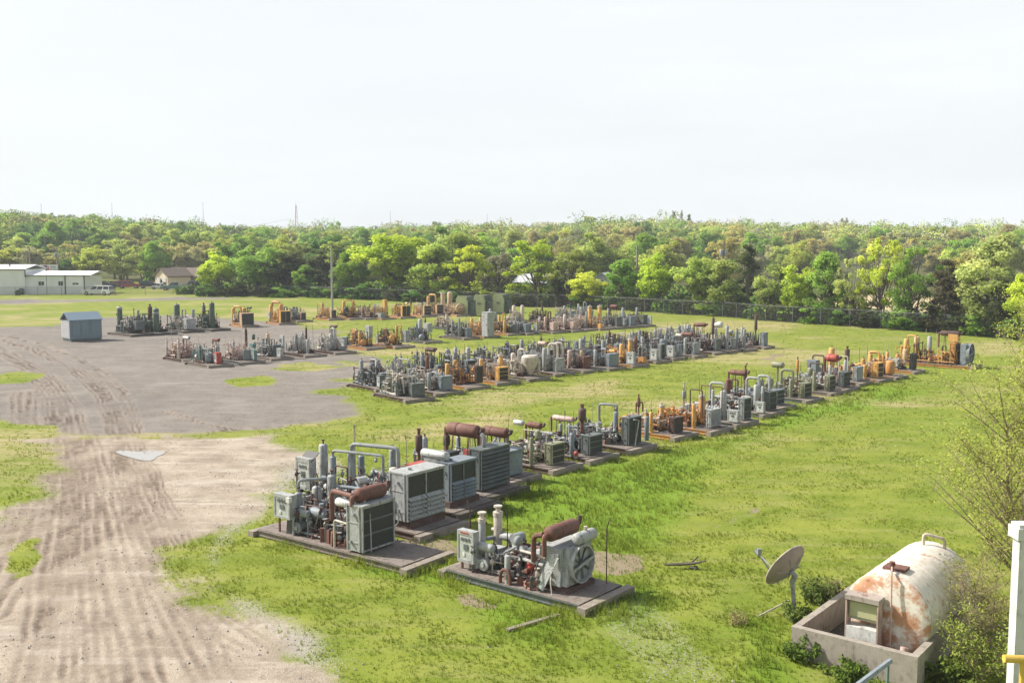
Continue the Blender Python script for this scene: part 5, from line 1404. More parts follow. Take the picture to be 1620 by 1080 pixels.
# ------------------------------------------------------------------ front row (nearest, right)
GA = 'compressors in the front row'
def x_(s): return s
a1 = unit('grey compressor with a big round radiator fan, alone nearest the camera', 915, 972, 'lgrey', [
    ('panel', -1.76, -0.70, 0.52, 0.62, 0.92, 'lgrey', dict(strip=True)),
    ('tank', -1.93, 0.10, 1.30, 0.105, 'lgrey', 0.265, 'flange'), ('tank', -1.75, 0.62, 1.42, 0.13, 'cream', 0.265, 'flange'),
    ('pipe', [(-1.93, 0.1, 0.95), (-1.83, 0.4, 0.95), (-1.75, 0.62, 0.95)], 0.07, 'grey'),
    ('tank', -0.16, -0.88, 0.80, 0.085, 'lgrey', 0.265, None, False),
    ('pipe', [(-0.36, -0.95, 0.27), (-0.36, -0.95, 0.52), (-0.27, -0.95, 0.66), (-0.10, -0.95, 0.66), (-0.02, -0.95, 0.52), (-0.02, -0.95, 0.27)], 0.05, 'rust', 'yoke'),
    ('rad', 1.72, 0.05, 1.30, 1.06, 0.98, 'lgrey', dict(style='fan', z=0.42)),
    ('box', (1.2, 0.05, 0.265, 1.0, 1.2, 0.11), 'drust', 'cooler_base'),
    ('muf', 1.05, -0.02, 1.80, 1.30, 0.21, 'rust', 'y', False, False, 1.25),
    ('pipe', [(0.62, -0.72, 1.0), (0.62, -0.72, 1.72), (0.95, -0.72, 1.80)], 0.075, 'rust', 'exhaust_riser'),
    ('drum', (1.62, -0.20, 1.66), (1.62, 0.72, 1.66), 0.165, 'lgrey'),
    ('box', (1.62, 0.26, 1.40, 0.2, 0.3, 0.14), 'grey', 'drum_stand'),
    ('pipe', [(1.62, 0.3, 1.8), (1.62, 0.3, 1.93)], 0.05, 'cream', 'filler_cap'),
    ('whip', -1.25, 0.45, 1.92, 'drust', -0.08), ('whip', 1.95, 0.85, 2.02, 'drust', 0.07),
    ('pipe', [(0.05, -0.55, 1.15), (0.45, -0.62, 1.17), (0.95, -0.63, 1.14)], 0.04, 'cream', 'water_pipe', False),
    ('pipe', [(0.25, -0.68, 0.98), (0.95, -0.70, 0.95)], 0.05, 'lgrey', 'water_pipe', False),
    ('pipe', [(0.50, -0.45, 0.95), (0.46, -0.62, 0.6), (0.35, -0.80, 0.32), (0.62, -0.92, 0.29), (0.85, -0.86, 0.32), (0.80, -0.7, 0.6)], 0.022, 'hose', 'hose'),
    ('pipe', [(1.22, -0.72, 0.85), (1.30, -0.86, 0.6), (1.38, -0.9, 0.28)], 0.015, 'cream', 'hose'),
    ('drum', (0.30, -0.50, 0.55), (0.48, -0.58, 0.86), 0.10, 'red', 'filter_can'),
    ('drum', (-0.42, -0.2, 1.28), (-0.22, -0.2, 1.28), 0.15, 'grey', 'turbocharger'),
    ('pipe', [(-0.8, 0.3, 0.27), (-0.8, 0.3, 1.05), (-0.5, 0.3, 1.2), (-0.3, 0.1, 1.2)], 0.045, 'drust'),
    ('pipe', [(-1.1, -0.2, 0.5), (-0.7, -0.35, 0.9), (-0.3, -0.2, 1.15)], 0.03, 'grey'),
    ], L=4.7, W=2.1, hd=-39, cyl=6, k=1.00, group=GA, auto=False, ex=0.12, filt='red', head='silver')
part_piping(a1, 3.9, 1.9, 'greasy', random.Random(3), 30, hz=0.9); part_piping(a1, 3.9, 1.9, 'cream', random.Random(5), 12, hz=0.75)
# perforated guard leaning on the cooler of the first unit
m, t, b = nt('perforated_plate')
tc = N(t, 'ShaderNodeTexCoord'); vo = N(t, 'ShaderNodeTexVoronoi', Scale=26.0); t.links.new(tc.outputs['Object'], vo.inputs['Vector'])
t.links.new(mixc(t, ramp(t, vo.outputs['Distance'], 0.25, 0.4), (0.06, 0.06, 0.06), (0.45, 0.46, 0.45)), b.inputs['Base Color']); b.inputs['Roughness'].default_value = 0.5
g = MB().box(0.93, -0.86, 0.36, 0.26, 0.03, 1.05, 0, (1, 1), Matrix.Rotation(R(24), 3, 'Y') @ Matrix.Rotation(R(-8), 3, 'X')); g.build('perforated_guard', m, a1)

unit('grey compressor with rusty horizontal muffler and long empty deck, nearest the dirt track', 635, 908, 'grey', [
    ('panel', -2.1, -0.72, 0.80, 0.78, 0.78, 'lgrey', dict(d=0.28)), ('box', (-1.72, -0.9, 1.38, 0.16, 0.12, 0.16), 'gauge', 'relay_box'),
    ('tank', -2.05, -0.2, 1.28, 0.13, 'grey'), ('tank', -1.9, 0.45, 1.38, 0.15, 'lgrey'), ('tank', -1.35, 0.62, 1.80, 0.145, 'grey'),
    ('arch', -2.05, -0.2, 1.5, -1.5, 0.62, 1.6, 1.92, 0.05, 'grey'),
    ('pipe', [(-1.35, 0.62, 1.7), (-0.5, 0.75, 1.72), (1.2, 0.8, 1.72), (1.2, 0.8, 0.4)], 0.055, 'bgrey'),
    ('pipe', [(-1.35, 0.5, 1.3), (-1.1, 0.45, 1.42), (-1.05, 0.4, 1.1), (-1.05, 0.4, 0.5)], 0.06, 'lgrey'),
    ('pipe', [(-1.3, 0.75, 2.1), (-1.3, 0.75, 2.35), (-0.75, 0.75, 2.35), (-0.75, 0.75, 0.4)], 0.03, 'drust'),
    ('drum', (-1.35, -0.3, 1.02), (-0.55, -0.3, 1.02), 0.17, 'bgrey', 'gear_case'), ('pipe', [(-0.85, -0.3, 1.1), (-0.85, -0.3, 1.36)], 0.08, 'bgrey', 'breather'),
    ('rad', 1.6, -0.2, 1.40, 1.38, 0.70, 'lgrey', dict(style='lines', z=0.34)),
    ('muf', 1.15, -0.12, 1.98, 1.25, 0.22, 'rust', 'y', True, True, 1.72),
    ('pipe', [(-0.10, -0.55, 1.0), (-0.10, -0.55, 1.95), (1.05, -0.78, 1.98)], 0.075, 'rust', 'exhaust_riser'),
    ('drum', (0.20, -0.62, 1.66), (1.0, -0.62, 1.66), 0.135, 'white'), ('pipe', [(0.85, -0.62, 1.55), (0.85, -0.62, 0.5)], 0.035, 'rust', 'drum_leg', False), ('pipe', [(0.3, -0.62, 1.55), (0.3, -0.5, 1.0)], 0.03, 'rust', 'drum_leg', False),
    ('pipe', [(0.35, -0.88, 0.27), (0.35, -0.88, 1.15), (0.9, -0.88, 1.12)], 0.035, 'cream', 'water_pipe'),
    ('pipe', [(1.62, -0.6, 1.5), (1.7, -0.65, 0.9), (1.66, -0.6, 0.3)], 0.018, 'lgrey', 'hose'),
    ('whip', -1.6, 0.2, 1.85), ('whip', -1.75, 0.75, 2.05), ('whip', -2.6, 0.3, 1.9, 'cream'),
    ], L=6.5, W=1.95, hd=-37, cyl=6, k=1.00, group=GA, auto=False, ex=-0.1, filt='drust', timber='wood')
A2 = bpy.data.objects['gas_compressor.001']; part_piping(A2, 4.4, 1.8, 'grey', random.Random(13), 34, hz=1.05); part_piping(A2, 4.2, 1.7, 'drust', random.Random(15), 30, hz=1.25)
unit('grey compressor with louvred radiator and two arched pipes, behind the long empty deck', 657, 856, 'lgrey', [
    ('panel', -2.75, -0.5, 0.75, 0.75, 1.15, 'lgrey', dict(lid=True, d=0.3)), ('tank', -3.0, 0.55, 1.95, 0.17, 'lgrey'), ('tank', -1.75, -0.1, 1.75, 0.115, 'bgrey'), ('tank', -1.15, 0.25, 1.95, 0.15, 'grey'),
    ('arch', -1.75, -0.1, 1.9, 0.35, 0.35, 1.5, 2.22, 0.05, 'grey'), ('arch', -1.15, 0.25, 2.1, 0.75, 0.7, 1.4, 2.48, 0.07, 'grey'), ('whip', -1.2, 0.45, 3.15, 'cream', 0, 0.03),
    ('pipe', [(-2.9, 0.4, 1.0), (-2.4, 0.4, 1.0), (-1.75, 0.0, 1.0)], 0.06, 'bgrey'),
    ('rad', 2.75, 0.0, 1.85, 1.55, 0.85, 'lgrey', dict(style='louver', z=0.52)), ('box', (2.3, 0, 0.265, 1.0, 1.7, 0.25), 'drust', 'cooler_base'),
    ('box', (1.7, 0.75, 1.75, 0.55, 0.75, 0.32), 'red', 'air_filter_box'), ('drum', (0.9, 0.3, 1.66), (0.9, 0.3, 1.9), 0.15, 'cream', 'pulley_cap'),
    ('pipe', [(1.35, -0.7, 0.27), (1.35, -0.7, 1.5), (1.9, -0.65, 1.75)], 0.08, 'rust', 'exhaust_riser'),
    ('pipe', [(1.1, -0.95, 0.6), (1.2, -0.98, 1.05), (2.05, -0.98, 1.02)], 0.04, 'lgrey', 'water_pipe'), ('pipe', [(2.35, -0.95, 0.9), (2.4, -1.0, 0.45), (2.2, -1.05, 0.28)], 0.022, 'lgrey', 'hose'),
    ], L=6.6, W=2.3, hd=-38, cyl=6, k=1.00, group=GA, ex=0.2, nb=16, rad=None)
unit('dark grey compressor with silver drum over its radiator, third behind the front pair', 716, 822, 'grey', [
    ('rad', 2.55, 0.0, 1.55, 1.5, 0.85, 'bgrey', dict(style='louver', z=0.5)), ('drum', (0.9, -0.55, 2.25), (2.3, -0.55, 2.25), 0.19, 'silver'), ('box', (2.1, -0.55, 2.1, 0.14, 0.2, 0.1), 'silver', 'drum_stand'),
    ('pipe', [(2.0, -0.55, 0.4), (2.0, -0.55, 2.1)], 0.12, 'lgrey', 'drum_post', False), ('muf', 0.1, 0.2, 2.0, 0.75, 0.15, 'drust', 'z'), ('box', (0.9, 0.35, 1.6, 0.9, 0.7, 0.45), 'lgrey', 'engine_hood'), ('box', (1.3, 0.6, 1.75, 0.5, 0.6, 0.4), 'black', 'air_filter_box'),
    ('whip', 1.9, 0.9, 2.75), ('tank', -1.6, 0.5, 1.6, 0.14, 'grey'), ('tank', -2.3, -0.5, 1.4, 0.14, 'bgrey'), ('box', (2.0, 0, 0.265, 1.2, 1.8, 0.24), 'drust', 'cooler_base')], L=6.0, W=2.4, hd=-38, k=0.90, group=GA, cyl=6, ex=0.1, timber='dwood')
unit('grey compressor with a huge rust red muffler raised on legs and dark slatted radiator', 765, 795, 'grey', [
    ('rad', 2.45, 0.1, 2.0, 1.75, 0.75, 'dgrey', dict(style='slats', z=0.35)), ('muf', 0.85, 0.0, 2.72, 1.85, 0.31, 'rust', 'x', True, True, 1.15), ('drum', (-0.05, 0, 1.85), (-0.05, 0, 2.4), 0.16, 'drust', 'spark_arrestor'),
    ('drum', (0.6, 0.35, 1.35), (0.78, 0.35, 1.35), 0.42, 'black', 'flywheel_guard'), ('box', (1.35, -0.35, 1.2, 0.3, 0.3, 0.75), 'red', 'oil_reservoir'), ('pipe', [(1.9, -0.2, 2.7), (2.05, -0.2, 2.6), (2.05, -0.2, 1.4)], 0.1, 'grey', 'exhaust_riser'),
    ('whip', -0.5, -0.75, 2.5, 'lgrey'), ('whip', 0.6, -0.8, 2.5, 'lgrey'), ('pipe', [(-0.5, -0.8, 1.4), (1.2, -0.8, 1.4)], 0.03, 'lgrey', 'hand_rail', False), ('tank', -1.7, 0.5, 1.7, 0.15, 'grey')], L=5.6, W=2.3, hd=-38, k=0.86, group=GA, cyl=6, eng='dgrey', timber='dwood')
unit('blue grey compressor with closed square radiator and rusty muffler on a braced stand', 800, 771, 'grey', [
    ('rad', 2.0, 0.0, 1.7, 1.5, 1.0, 'bgrey', dict(style='plain', z=0.33)), ('muf', 0.75, 0.1, 2.45, 1.75, 0.27, 'rust', 'x', True, True, 1.3), ('pipe', [(0.3, -0.4, 1.1), (0.95, 0.1, 2.2)], 0.05, 'lgrey', 'stand_brace', False), ('pipe', [(1.2, -0.4, 1.2), (0.95, 0.1, 2.2)], 0.05, 'lgrey', 'stand_brace', False),
    ('pipe', [(-0.3, 0.2, 0.9), (-0.3, 0.2, 2.3), (-0.1, 0.2, 2.45)], 0.09, 'drust', 'exhaust_riser'), ('tank', 1.45, -0.92, 1.6, 0.11, 'grey', 0.265, None), ('drum', (0.35, -0.1, 1.5), (0.35, -0.1, 1.85), 0.2, 'lgrey', 'water_pot'),
    ('whip', 0.8, -0.9, 2.3, 'lgrey'), ('tank', -1.6, 0.4, 1.5, 0.14, 'grey')], L=5.0, W=2.3, hd=-39, k=0.76, group=GA)
unit('olive compressor with half silver, half rusty muffler', 868, 752, 'olive', [
    ('rad', 1.9, 0.05, 1.55, 1.35, 0.75, 'olive', dict(style='lines', z=0.34)), ('muf', 0.1, 0.55, 2.25, 1.1, 0.2, 'rust', 'x', True, True, 1.3), ('drum', (-1.2, 0.55, 2.28), (-0.42, 0.55, 2.26), 0.17, 'silver', 'heat_shield'), ('tank', 1.1, -0.92, 1.7, 0.115, 'olive'),
    ('arch', -0.5, 0.2, 1.0, 1.2, 0.3, 1.3, 2.0, 0.035, 'cream', 'hand_rail'), ('drum', (0.5, 0.3, 1.5), (0.5, 0.3, 2.1), 0.2, 'olive', 'water_pot'), ('tank', -1.3, 0.3, 1.5, 0.15, 'olive')], L=4.8, W=2.3, hd=-40, eng='olive', k=0.72, group=GA)
unit('green grey compressor with pinkish horizontal muffler and dark upright silencer', 928, 735, 'grey', [
    ('rad', 1.9, 0.1, 1.7, 1.3, 0.85, 'dgrey', dict(style='lines', z=0.34)), ('muf', -0.3, 0.4, 2.15, 1.7, 0.18, 'pink', 'x', True, True, 1.2), ('muf', 0.4, 0.9, 2.0, 0.85, 0.25, 'drust', 'z'), ('tank', 1.2, -0.9, 1.45, 0.15, 'bgrey'), ('arch', 0.4, -0.3, 0.8, 0.9, -0.3, 1.0, 1.95, 0.04, 'grey'),
    ('tank', -0.3, 0.2, 1.6, 0.12, 'grey'), ('tank', 0.1, 0.35, 1.65, 0.12, 'grey'), ('drum', (1.35, -0.95, 0.5), (1.6, -0.95, 0.5), 0.16, 'red', 'pump'), ('whip', -0.6, 0.9, 2.5)], L=4.8, W=2.3, hd=-41, k=0.72, group=GA, filt='orange')
unit('dark compressor with tall black radiator and leaning pipe, left of the first rusty yellow unit', 990, 719, 'dgrey', [
    ('rad', 1.85, 0.1, 1.75, 1.95, 0.7, 'dgrey', dict(style='tall', z=0.33)), ('arch', -0.6, 0.2, 0.8, 0.6, 0.5, 1.2, 2.55, 0.08, 'grey'), ('tank', 0.5, 0.3, 1.9, 0.17, 'bgrey'), ('pipe', [(1.98, -0.25, 0.25), (1.98, 0.15, 1.85), (1.9, -0.3, 1.95)], 0.045, 'lgrey', 'leaning_pipe', False), ('tank', 1.6, 1.3, 1.6, 0.16, 'bgrey'), ('whip', 0.2, 0.6, 2.6)], L=4.8, W=2.5, hd=-42, eng='dgrey', k=0.74, group=GA)
unit('rusty yellow compressor with upright rusty silencer and dark square radiator', 1062, 698, 'orange', [
    ('rad', 1.75, 0.0, 1.5, 1.25, 0.6, 'drust', dict(style='lines', z=0.33)), ('muf', -1.0, 0.3, 1.7, 0.75, 0.13, 'rust', 'z'), ('tank', 0.6, -0.85, 1.55, 0.16, 'yellow'), ('tank', 0.3, 0.5, 1.75, 0.19, 'yellow', 0.265, 'flange'), ('tank', -0.1, -0.3, 1.35, 0.12, 'yellow', 0.265, 'flange'), ('arch', -1.4, 0.5, 1.2, -1.0, 0.8, 1.3, 2.0, 0.06, 'drust')], L=4.4, W=2.3, hd=-43, eng='orange', k=0.68, group=GA)
unit('rusty compressor with stepped grey louvres and a tall silver exhaust stack', 1117, 689, 'orange', [
    ('rad', 1.75, 0.2, 1.6, 1.35, 0.5, 'lgrey', dict(style='slats', z=0.33)), ('pipe', [(-0.5, 0.5, 1.0), (-0.5, 0.5, 3.1)], 0.07, 'cream', 'exhaust_stack', False), ('drum', (-0.5, 0.5, 1.9), (-0.5, 0.5, 2.5), 0.14, 'grey', 'silencer'), ('tank', 0.55, 0.6, 2.0, 0.22, 'orange', 0.265, 'flange'), ('tank', 1.0, -0.8, 1.7, 0.14, 'yellow'), ('arch', -0.1, 0.3, 1.1, 0.9, 0.3, 1.0, 2.7, 0.05, 'drust'), ('arch', 0.1, 0.9, 1.1, 1.8, 0.9, 1.0, 2.95, 0.04, 'rust'), ('whip', 0.2, 0.9, 3.3), ('whip', 0.5, 1.0, 3.4, 'lgrey')], L=4.4, W=2.4, hd=-44, eng='greasy', k=0.74, group=GA)
unit('pale grey compressor with low glazed panel and big white pipe arch', 1160, 677, 'lgrey', [
    ('rad', 1.9, 0.5, 1.3, 1.75, 0.6, 'grey', dict(style='lines', z=0.33)), ('panel', 1.75, -0.75, 0.33, 0.85, 0.85, 'lgrey', dict(d=0.3)), ('arch', -0.5, 0.2, 0.9, 0.6, 0.4, 0.9, 2.75, 0.1, 'lgrey'), ('tank', 0.7, -0.1, 2.1, 0.24, 'lgrey'), ('tank', -0.1, 0.1, 2.0, 0.12, 'lgrey')], L=4.4, W=2.4, hd=-44, eng='lgrey', k=0.74, group=GA, cyl=6)
unit('grey compressor with horizontal rust red muffler and rusty upright can', 1203, 661, 'grey', [
    ('rad', 1.85, 0.5, 1.3, 1.6, 0.6, 'dgrey', dict(style='lines', z=0.33)), ('panel', 1.75, -0.8, 0.33, 0.7, 0.8, 'lgrey', dict(d=0.25)), ('muf', -0.4, 0.3, 2.95, 1.5, 0.22, 'rust', 'x', True, True, 1.3), ('drum', (-0.7, -0.3, 1.3), (-0.7, -0.3, 2.5), 0.21, 'rust', 'silencer'), ('arch', 0.2, 0.0, 1.0, 1.2, 0.2, 1.2, 2.7, 0.1, 'lgrey'), ('tank', 1.1, -0.2, 2.0, 0.2, 'lgrey'), ('whip', 0.4, 0.9, 3.1)], L=4.4, W=2.4, hd=-45, eng='grey', k=0.74, group=GA, cyl=6)
unit('grey compressor with a thin tall rusty exhaust pipe and rounded pipe loop', 1226, 650, 'bgrey', [
    ('rad', 1.8, 0.1, 1.5, 1.3, 0.7, 'bgrey', dict(style='lines', z=0.33)), ('muf', -0.9, 0.4, 1.9, 0.9, 0.15, 'rust', 'z'), ('pipe', [(-0.9, 0.4, 2.8), (-0.9, 0.4, 3.1), (-0.75, 0.4, 3.3)], 0.05, 'rust', 'outlet'), ('arch', 0.1, 0.0, 0.8, 1.1, 0.1, 1.0, 2.45, 0.11, 'lgrey'), ('tank', 0.4, 0.2, 1.8, 0.15, 'grey'), ('tank', 1.0, -0.7, 1.5, 0.13, 'lgrey'), ('arch', -1.7, 0.0, 0.9, -1.2, 0.2, 0.9, 1.9, 0.07, 'rust')], L=4.6, W=2.3, hd=-45, eng='grey', k=0.74, group=GA)
unit('olive compressor with rusty orange exhaust stack and big olive drum on top', 1270, 638, 'olive', [
    ('rad', 1.8, 0.1, 1.6, 1.35, 0.7, 'olive', dict(style='lines', z=0.33)), ('drum', (-1.2, 0.4, 2.8), (0.0, 0.4, 2.8), 0.27, 'olive'), ('pipe', [(-0.6, 0.4, 1.0), (-0.6, 0.4, 2.6)], 0.08, 'olive', 'drum_post', False), ('muf', 0.5, 0.9, 2.2, 1.1, 0.12, 'orange', 'z'), ('arch', -0.2, -0.1, 0.9, 0.8, 0.1, 0.9, 2.5, 0.12, 'olive'), ('tank', 1.0, -0.75, 1.6, 0.15, 'olive'), ('drum', (-0.8, -0.2, 1.0), (-0.8, -0.2, 1.7), 0.33, 'olive', 'air_receiver')], L=4.6, W=2.4, hd=-45, eng='olive', k=0.72, group=GA)
unit('smaller olive compressor just left of the dark red muffler', 1308, 626, 'olive', [
    ('rad', 1.8, 0.1, 1.5, 1.5, 0.65, 'olive', dict(style='lines', z=0.33)), ('tank', 0.9, -0.8, 1.8, 0.15, 'olive'), ('arch', -0.3, 0.5, 0.9, 0.9, 0.6, 1.0, 2.6, 0.07, 'drust'), ('drum', (0.0, 0.3, 1.4), (0.0, 0.3, 2.2), 0.26, 'olive', 'air_receiver'), ('whip', -0.6, 0.1, 2.6)], L=4.4, W=2.3, hd=-45, eng='olive', k=0.70, group=GA)
unit('grey compressor with a dark red muffler on white legs', 1331, 620, 'bgrey', [
    ('rad', 1.8, 0.1, 1.5, 1.45, 0.65, 'dgrey', dict(style='lines', z=0.33)), ('muf', 0.6, 0.2, 2.75, 1.2, 0.36, 'red', 'x', True, False, 1.4), ('tank', 1.0, -0.85, 2.0, 0.13, 'lgrey'), ('box', (-0.9, 0.4, 1.3, 0.9, 0.7, 1.1), 'bgrey', 'engine_hood'), ('arch', -1.2, 0.6, 1.0, -0.2, 0.8, 1.0, 2.8, 0.07, 'drust')], L=4.4, W=2.3, hd=-45, eng='grey', k=0.74, group=GA)
unit('pale grey compressor with a tall orange cylinder and white pipe frame', 1354, 611, 'lgrey', [
    ('rad', 1.8, 0.1, 1.5, 1.5, 0.7, 'grey', dict(style='plain', z=0.33)), ('tank', -0.6, 0.3, 3.0, 0.30, 'yellow'), ('arch', 0.2, -0.4, 0.5, 1.1, -0.4, 0.4, 2.6, 0.06, 'cream'), ('tank', 0.5, 0.2, 1.9, 0.17, 'lgrey')], L=4.4, W=2.3, hd=-45, eng='lgrey', k=0.72, group=GA)
unit('orange compressor with square slatted radiator and brown upright silencer', 1386, 606, 'yellow', [
    ('rad', 1.8, 0.1, 1.5, 1.6, 0.8, 'yellow', dict(style='lines', z=0.33)), ('muf', -0.9, 0.2, 1.6, 1.2, 0.24, 'drust', 'z'), ('tank', 0.2, 0.5, 1.7, 0.2, 'orange'), ('tank', 0.9, -0.7, 1.3, 0.2, 'yellow'), ('whip', -0.2, 0.7, 3.0), ('whip', 0.3, 0.9, 3.1)], L=4.4, W=2.3, hd=-45, eng='orange', k=0.74, group=GA)
unit('orange compressor with short rusty upright drum, next to last in the front row', 1412, 601, 'yellow', [
    ('drum', (1.3, -0.3, 0.3), (1.3, -0.3, 1.75), 0.42, 'orange', 'upright_drum'), ('arch', -0.8, 0.4, 1.0, 0.2, 0.6, 1.0, 2.3, 0.14, 'yellow'), ('tank', -0.4, 0.1, 1.9, 0.2, 'yellow'), ('tank', 0.3, 0.7, 1.8, 0.18, 'orange')], L=4.2, W=2.3, hd=-45, eng='orange', k=0.74, group=GA)
unit('orange and pale grey compressor with tall black upright radiator', 1441, 592, 'orange', [
    ('rad', 1.7, 0.1, 1.1, 1.8, 0.5, 'black', dict(style='lines', z=0.33)), ('tank', 0.2, 0.3, 1.5, 0.2, 'orange'), ('box', (0.4, -0.5, 0.6, 0.7, 0.5, 0.7), 'lgrey', 'instrument_box'), ('tank', -0.7, 0.5, 1.6, 0.18, 'yellow')], L=4.2, W=2.2, hd=-45, eng='orange', k=0.74, group=GA)
unit('large yellow compressor with blue grey radiator fan, alone at the far right end', 1533, 585, 'yellow', [
    ('rad', 2.75, 0.1, 1.8, 2.0, 0.8, 'bgrey', dict(style='fan', z=0.33)), ('rad', 1.7, 0.1, 1.7, 2.0, 0.55, 'orange', dict(style='lines', z=0.33)), ('muf', 1.0, 0.2, 3.25, 1.9, 0.26, 'drust', 'x', True, True, 1.8), ('box', (1.3, 0.2, 2.5, 0.9, 0.9, 0.7), 'yellow', 'engine_hood'),
    ('tank', -2.2, -0.4, 2.3, 0.26, 'yellow'), ('tank', -1.6, 0.3, 2.5, 0.28, 'tan'), ('arch', -2.2, -0.4, 2.3, -1.3, -0.6, 0.6, 2.9, 0.08, 'yellow'), ('tank', -0.6, 0.3, 2.6, 0.22, 'lgrey'), ('tank', -2.1, -0.9, 1.3, 0.25, 'tan'), ('arch', 0.4, -0.9, 0.3, 1.5, -0.9, 0.3, 1.5, 0.05, 'yellow', 'guard_rail'), ('pipe', [(-2.9, -1.0, 0.3), (-2.9, -1.0, 1.6), (-2.9, 1.0, 1.6), (-2.9, 1.0, 0.3)], 0.05, 'orange', 'guard_rail'),
    ('whip', -1.0, 0.6, 3.6, 'cream'), ('whip', -0.2, 0.7, 3.5, 'cream'), ('whip', 0.3, 0.8, 3.4, 'lgrey')], L=5.8, W=2.4, hd=-40, eng='yellow', nb=30, hz=1.9, k=0.80, group=GA, cyl=6, ex=-0.05)

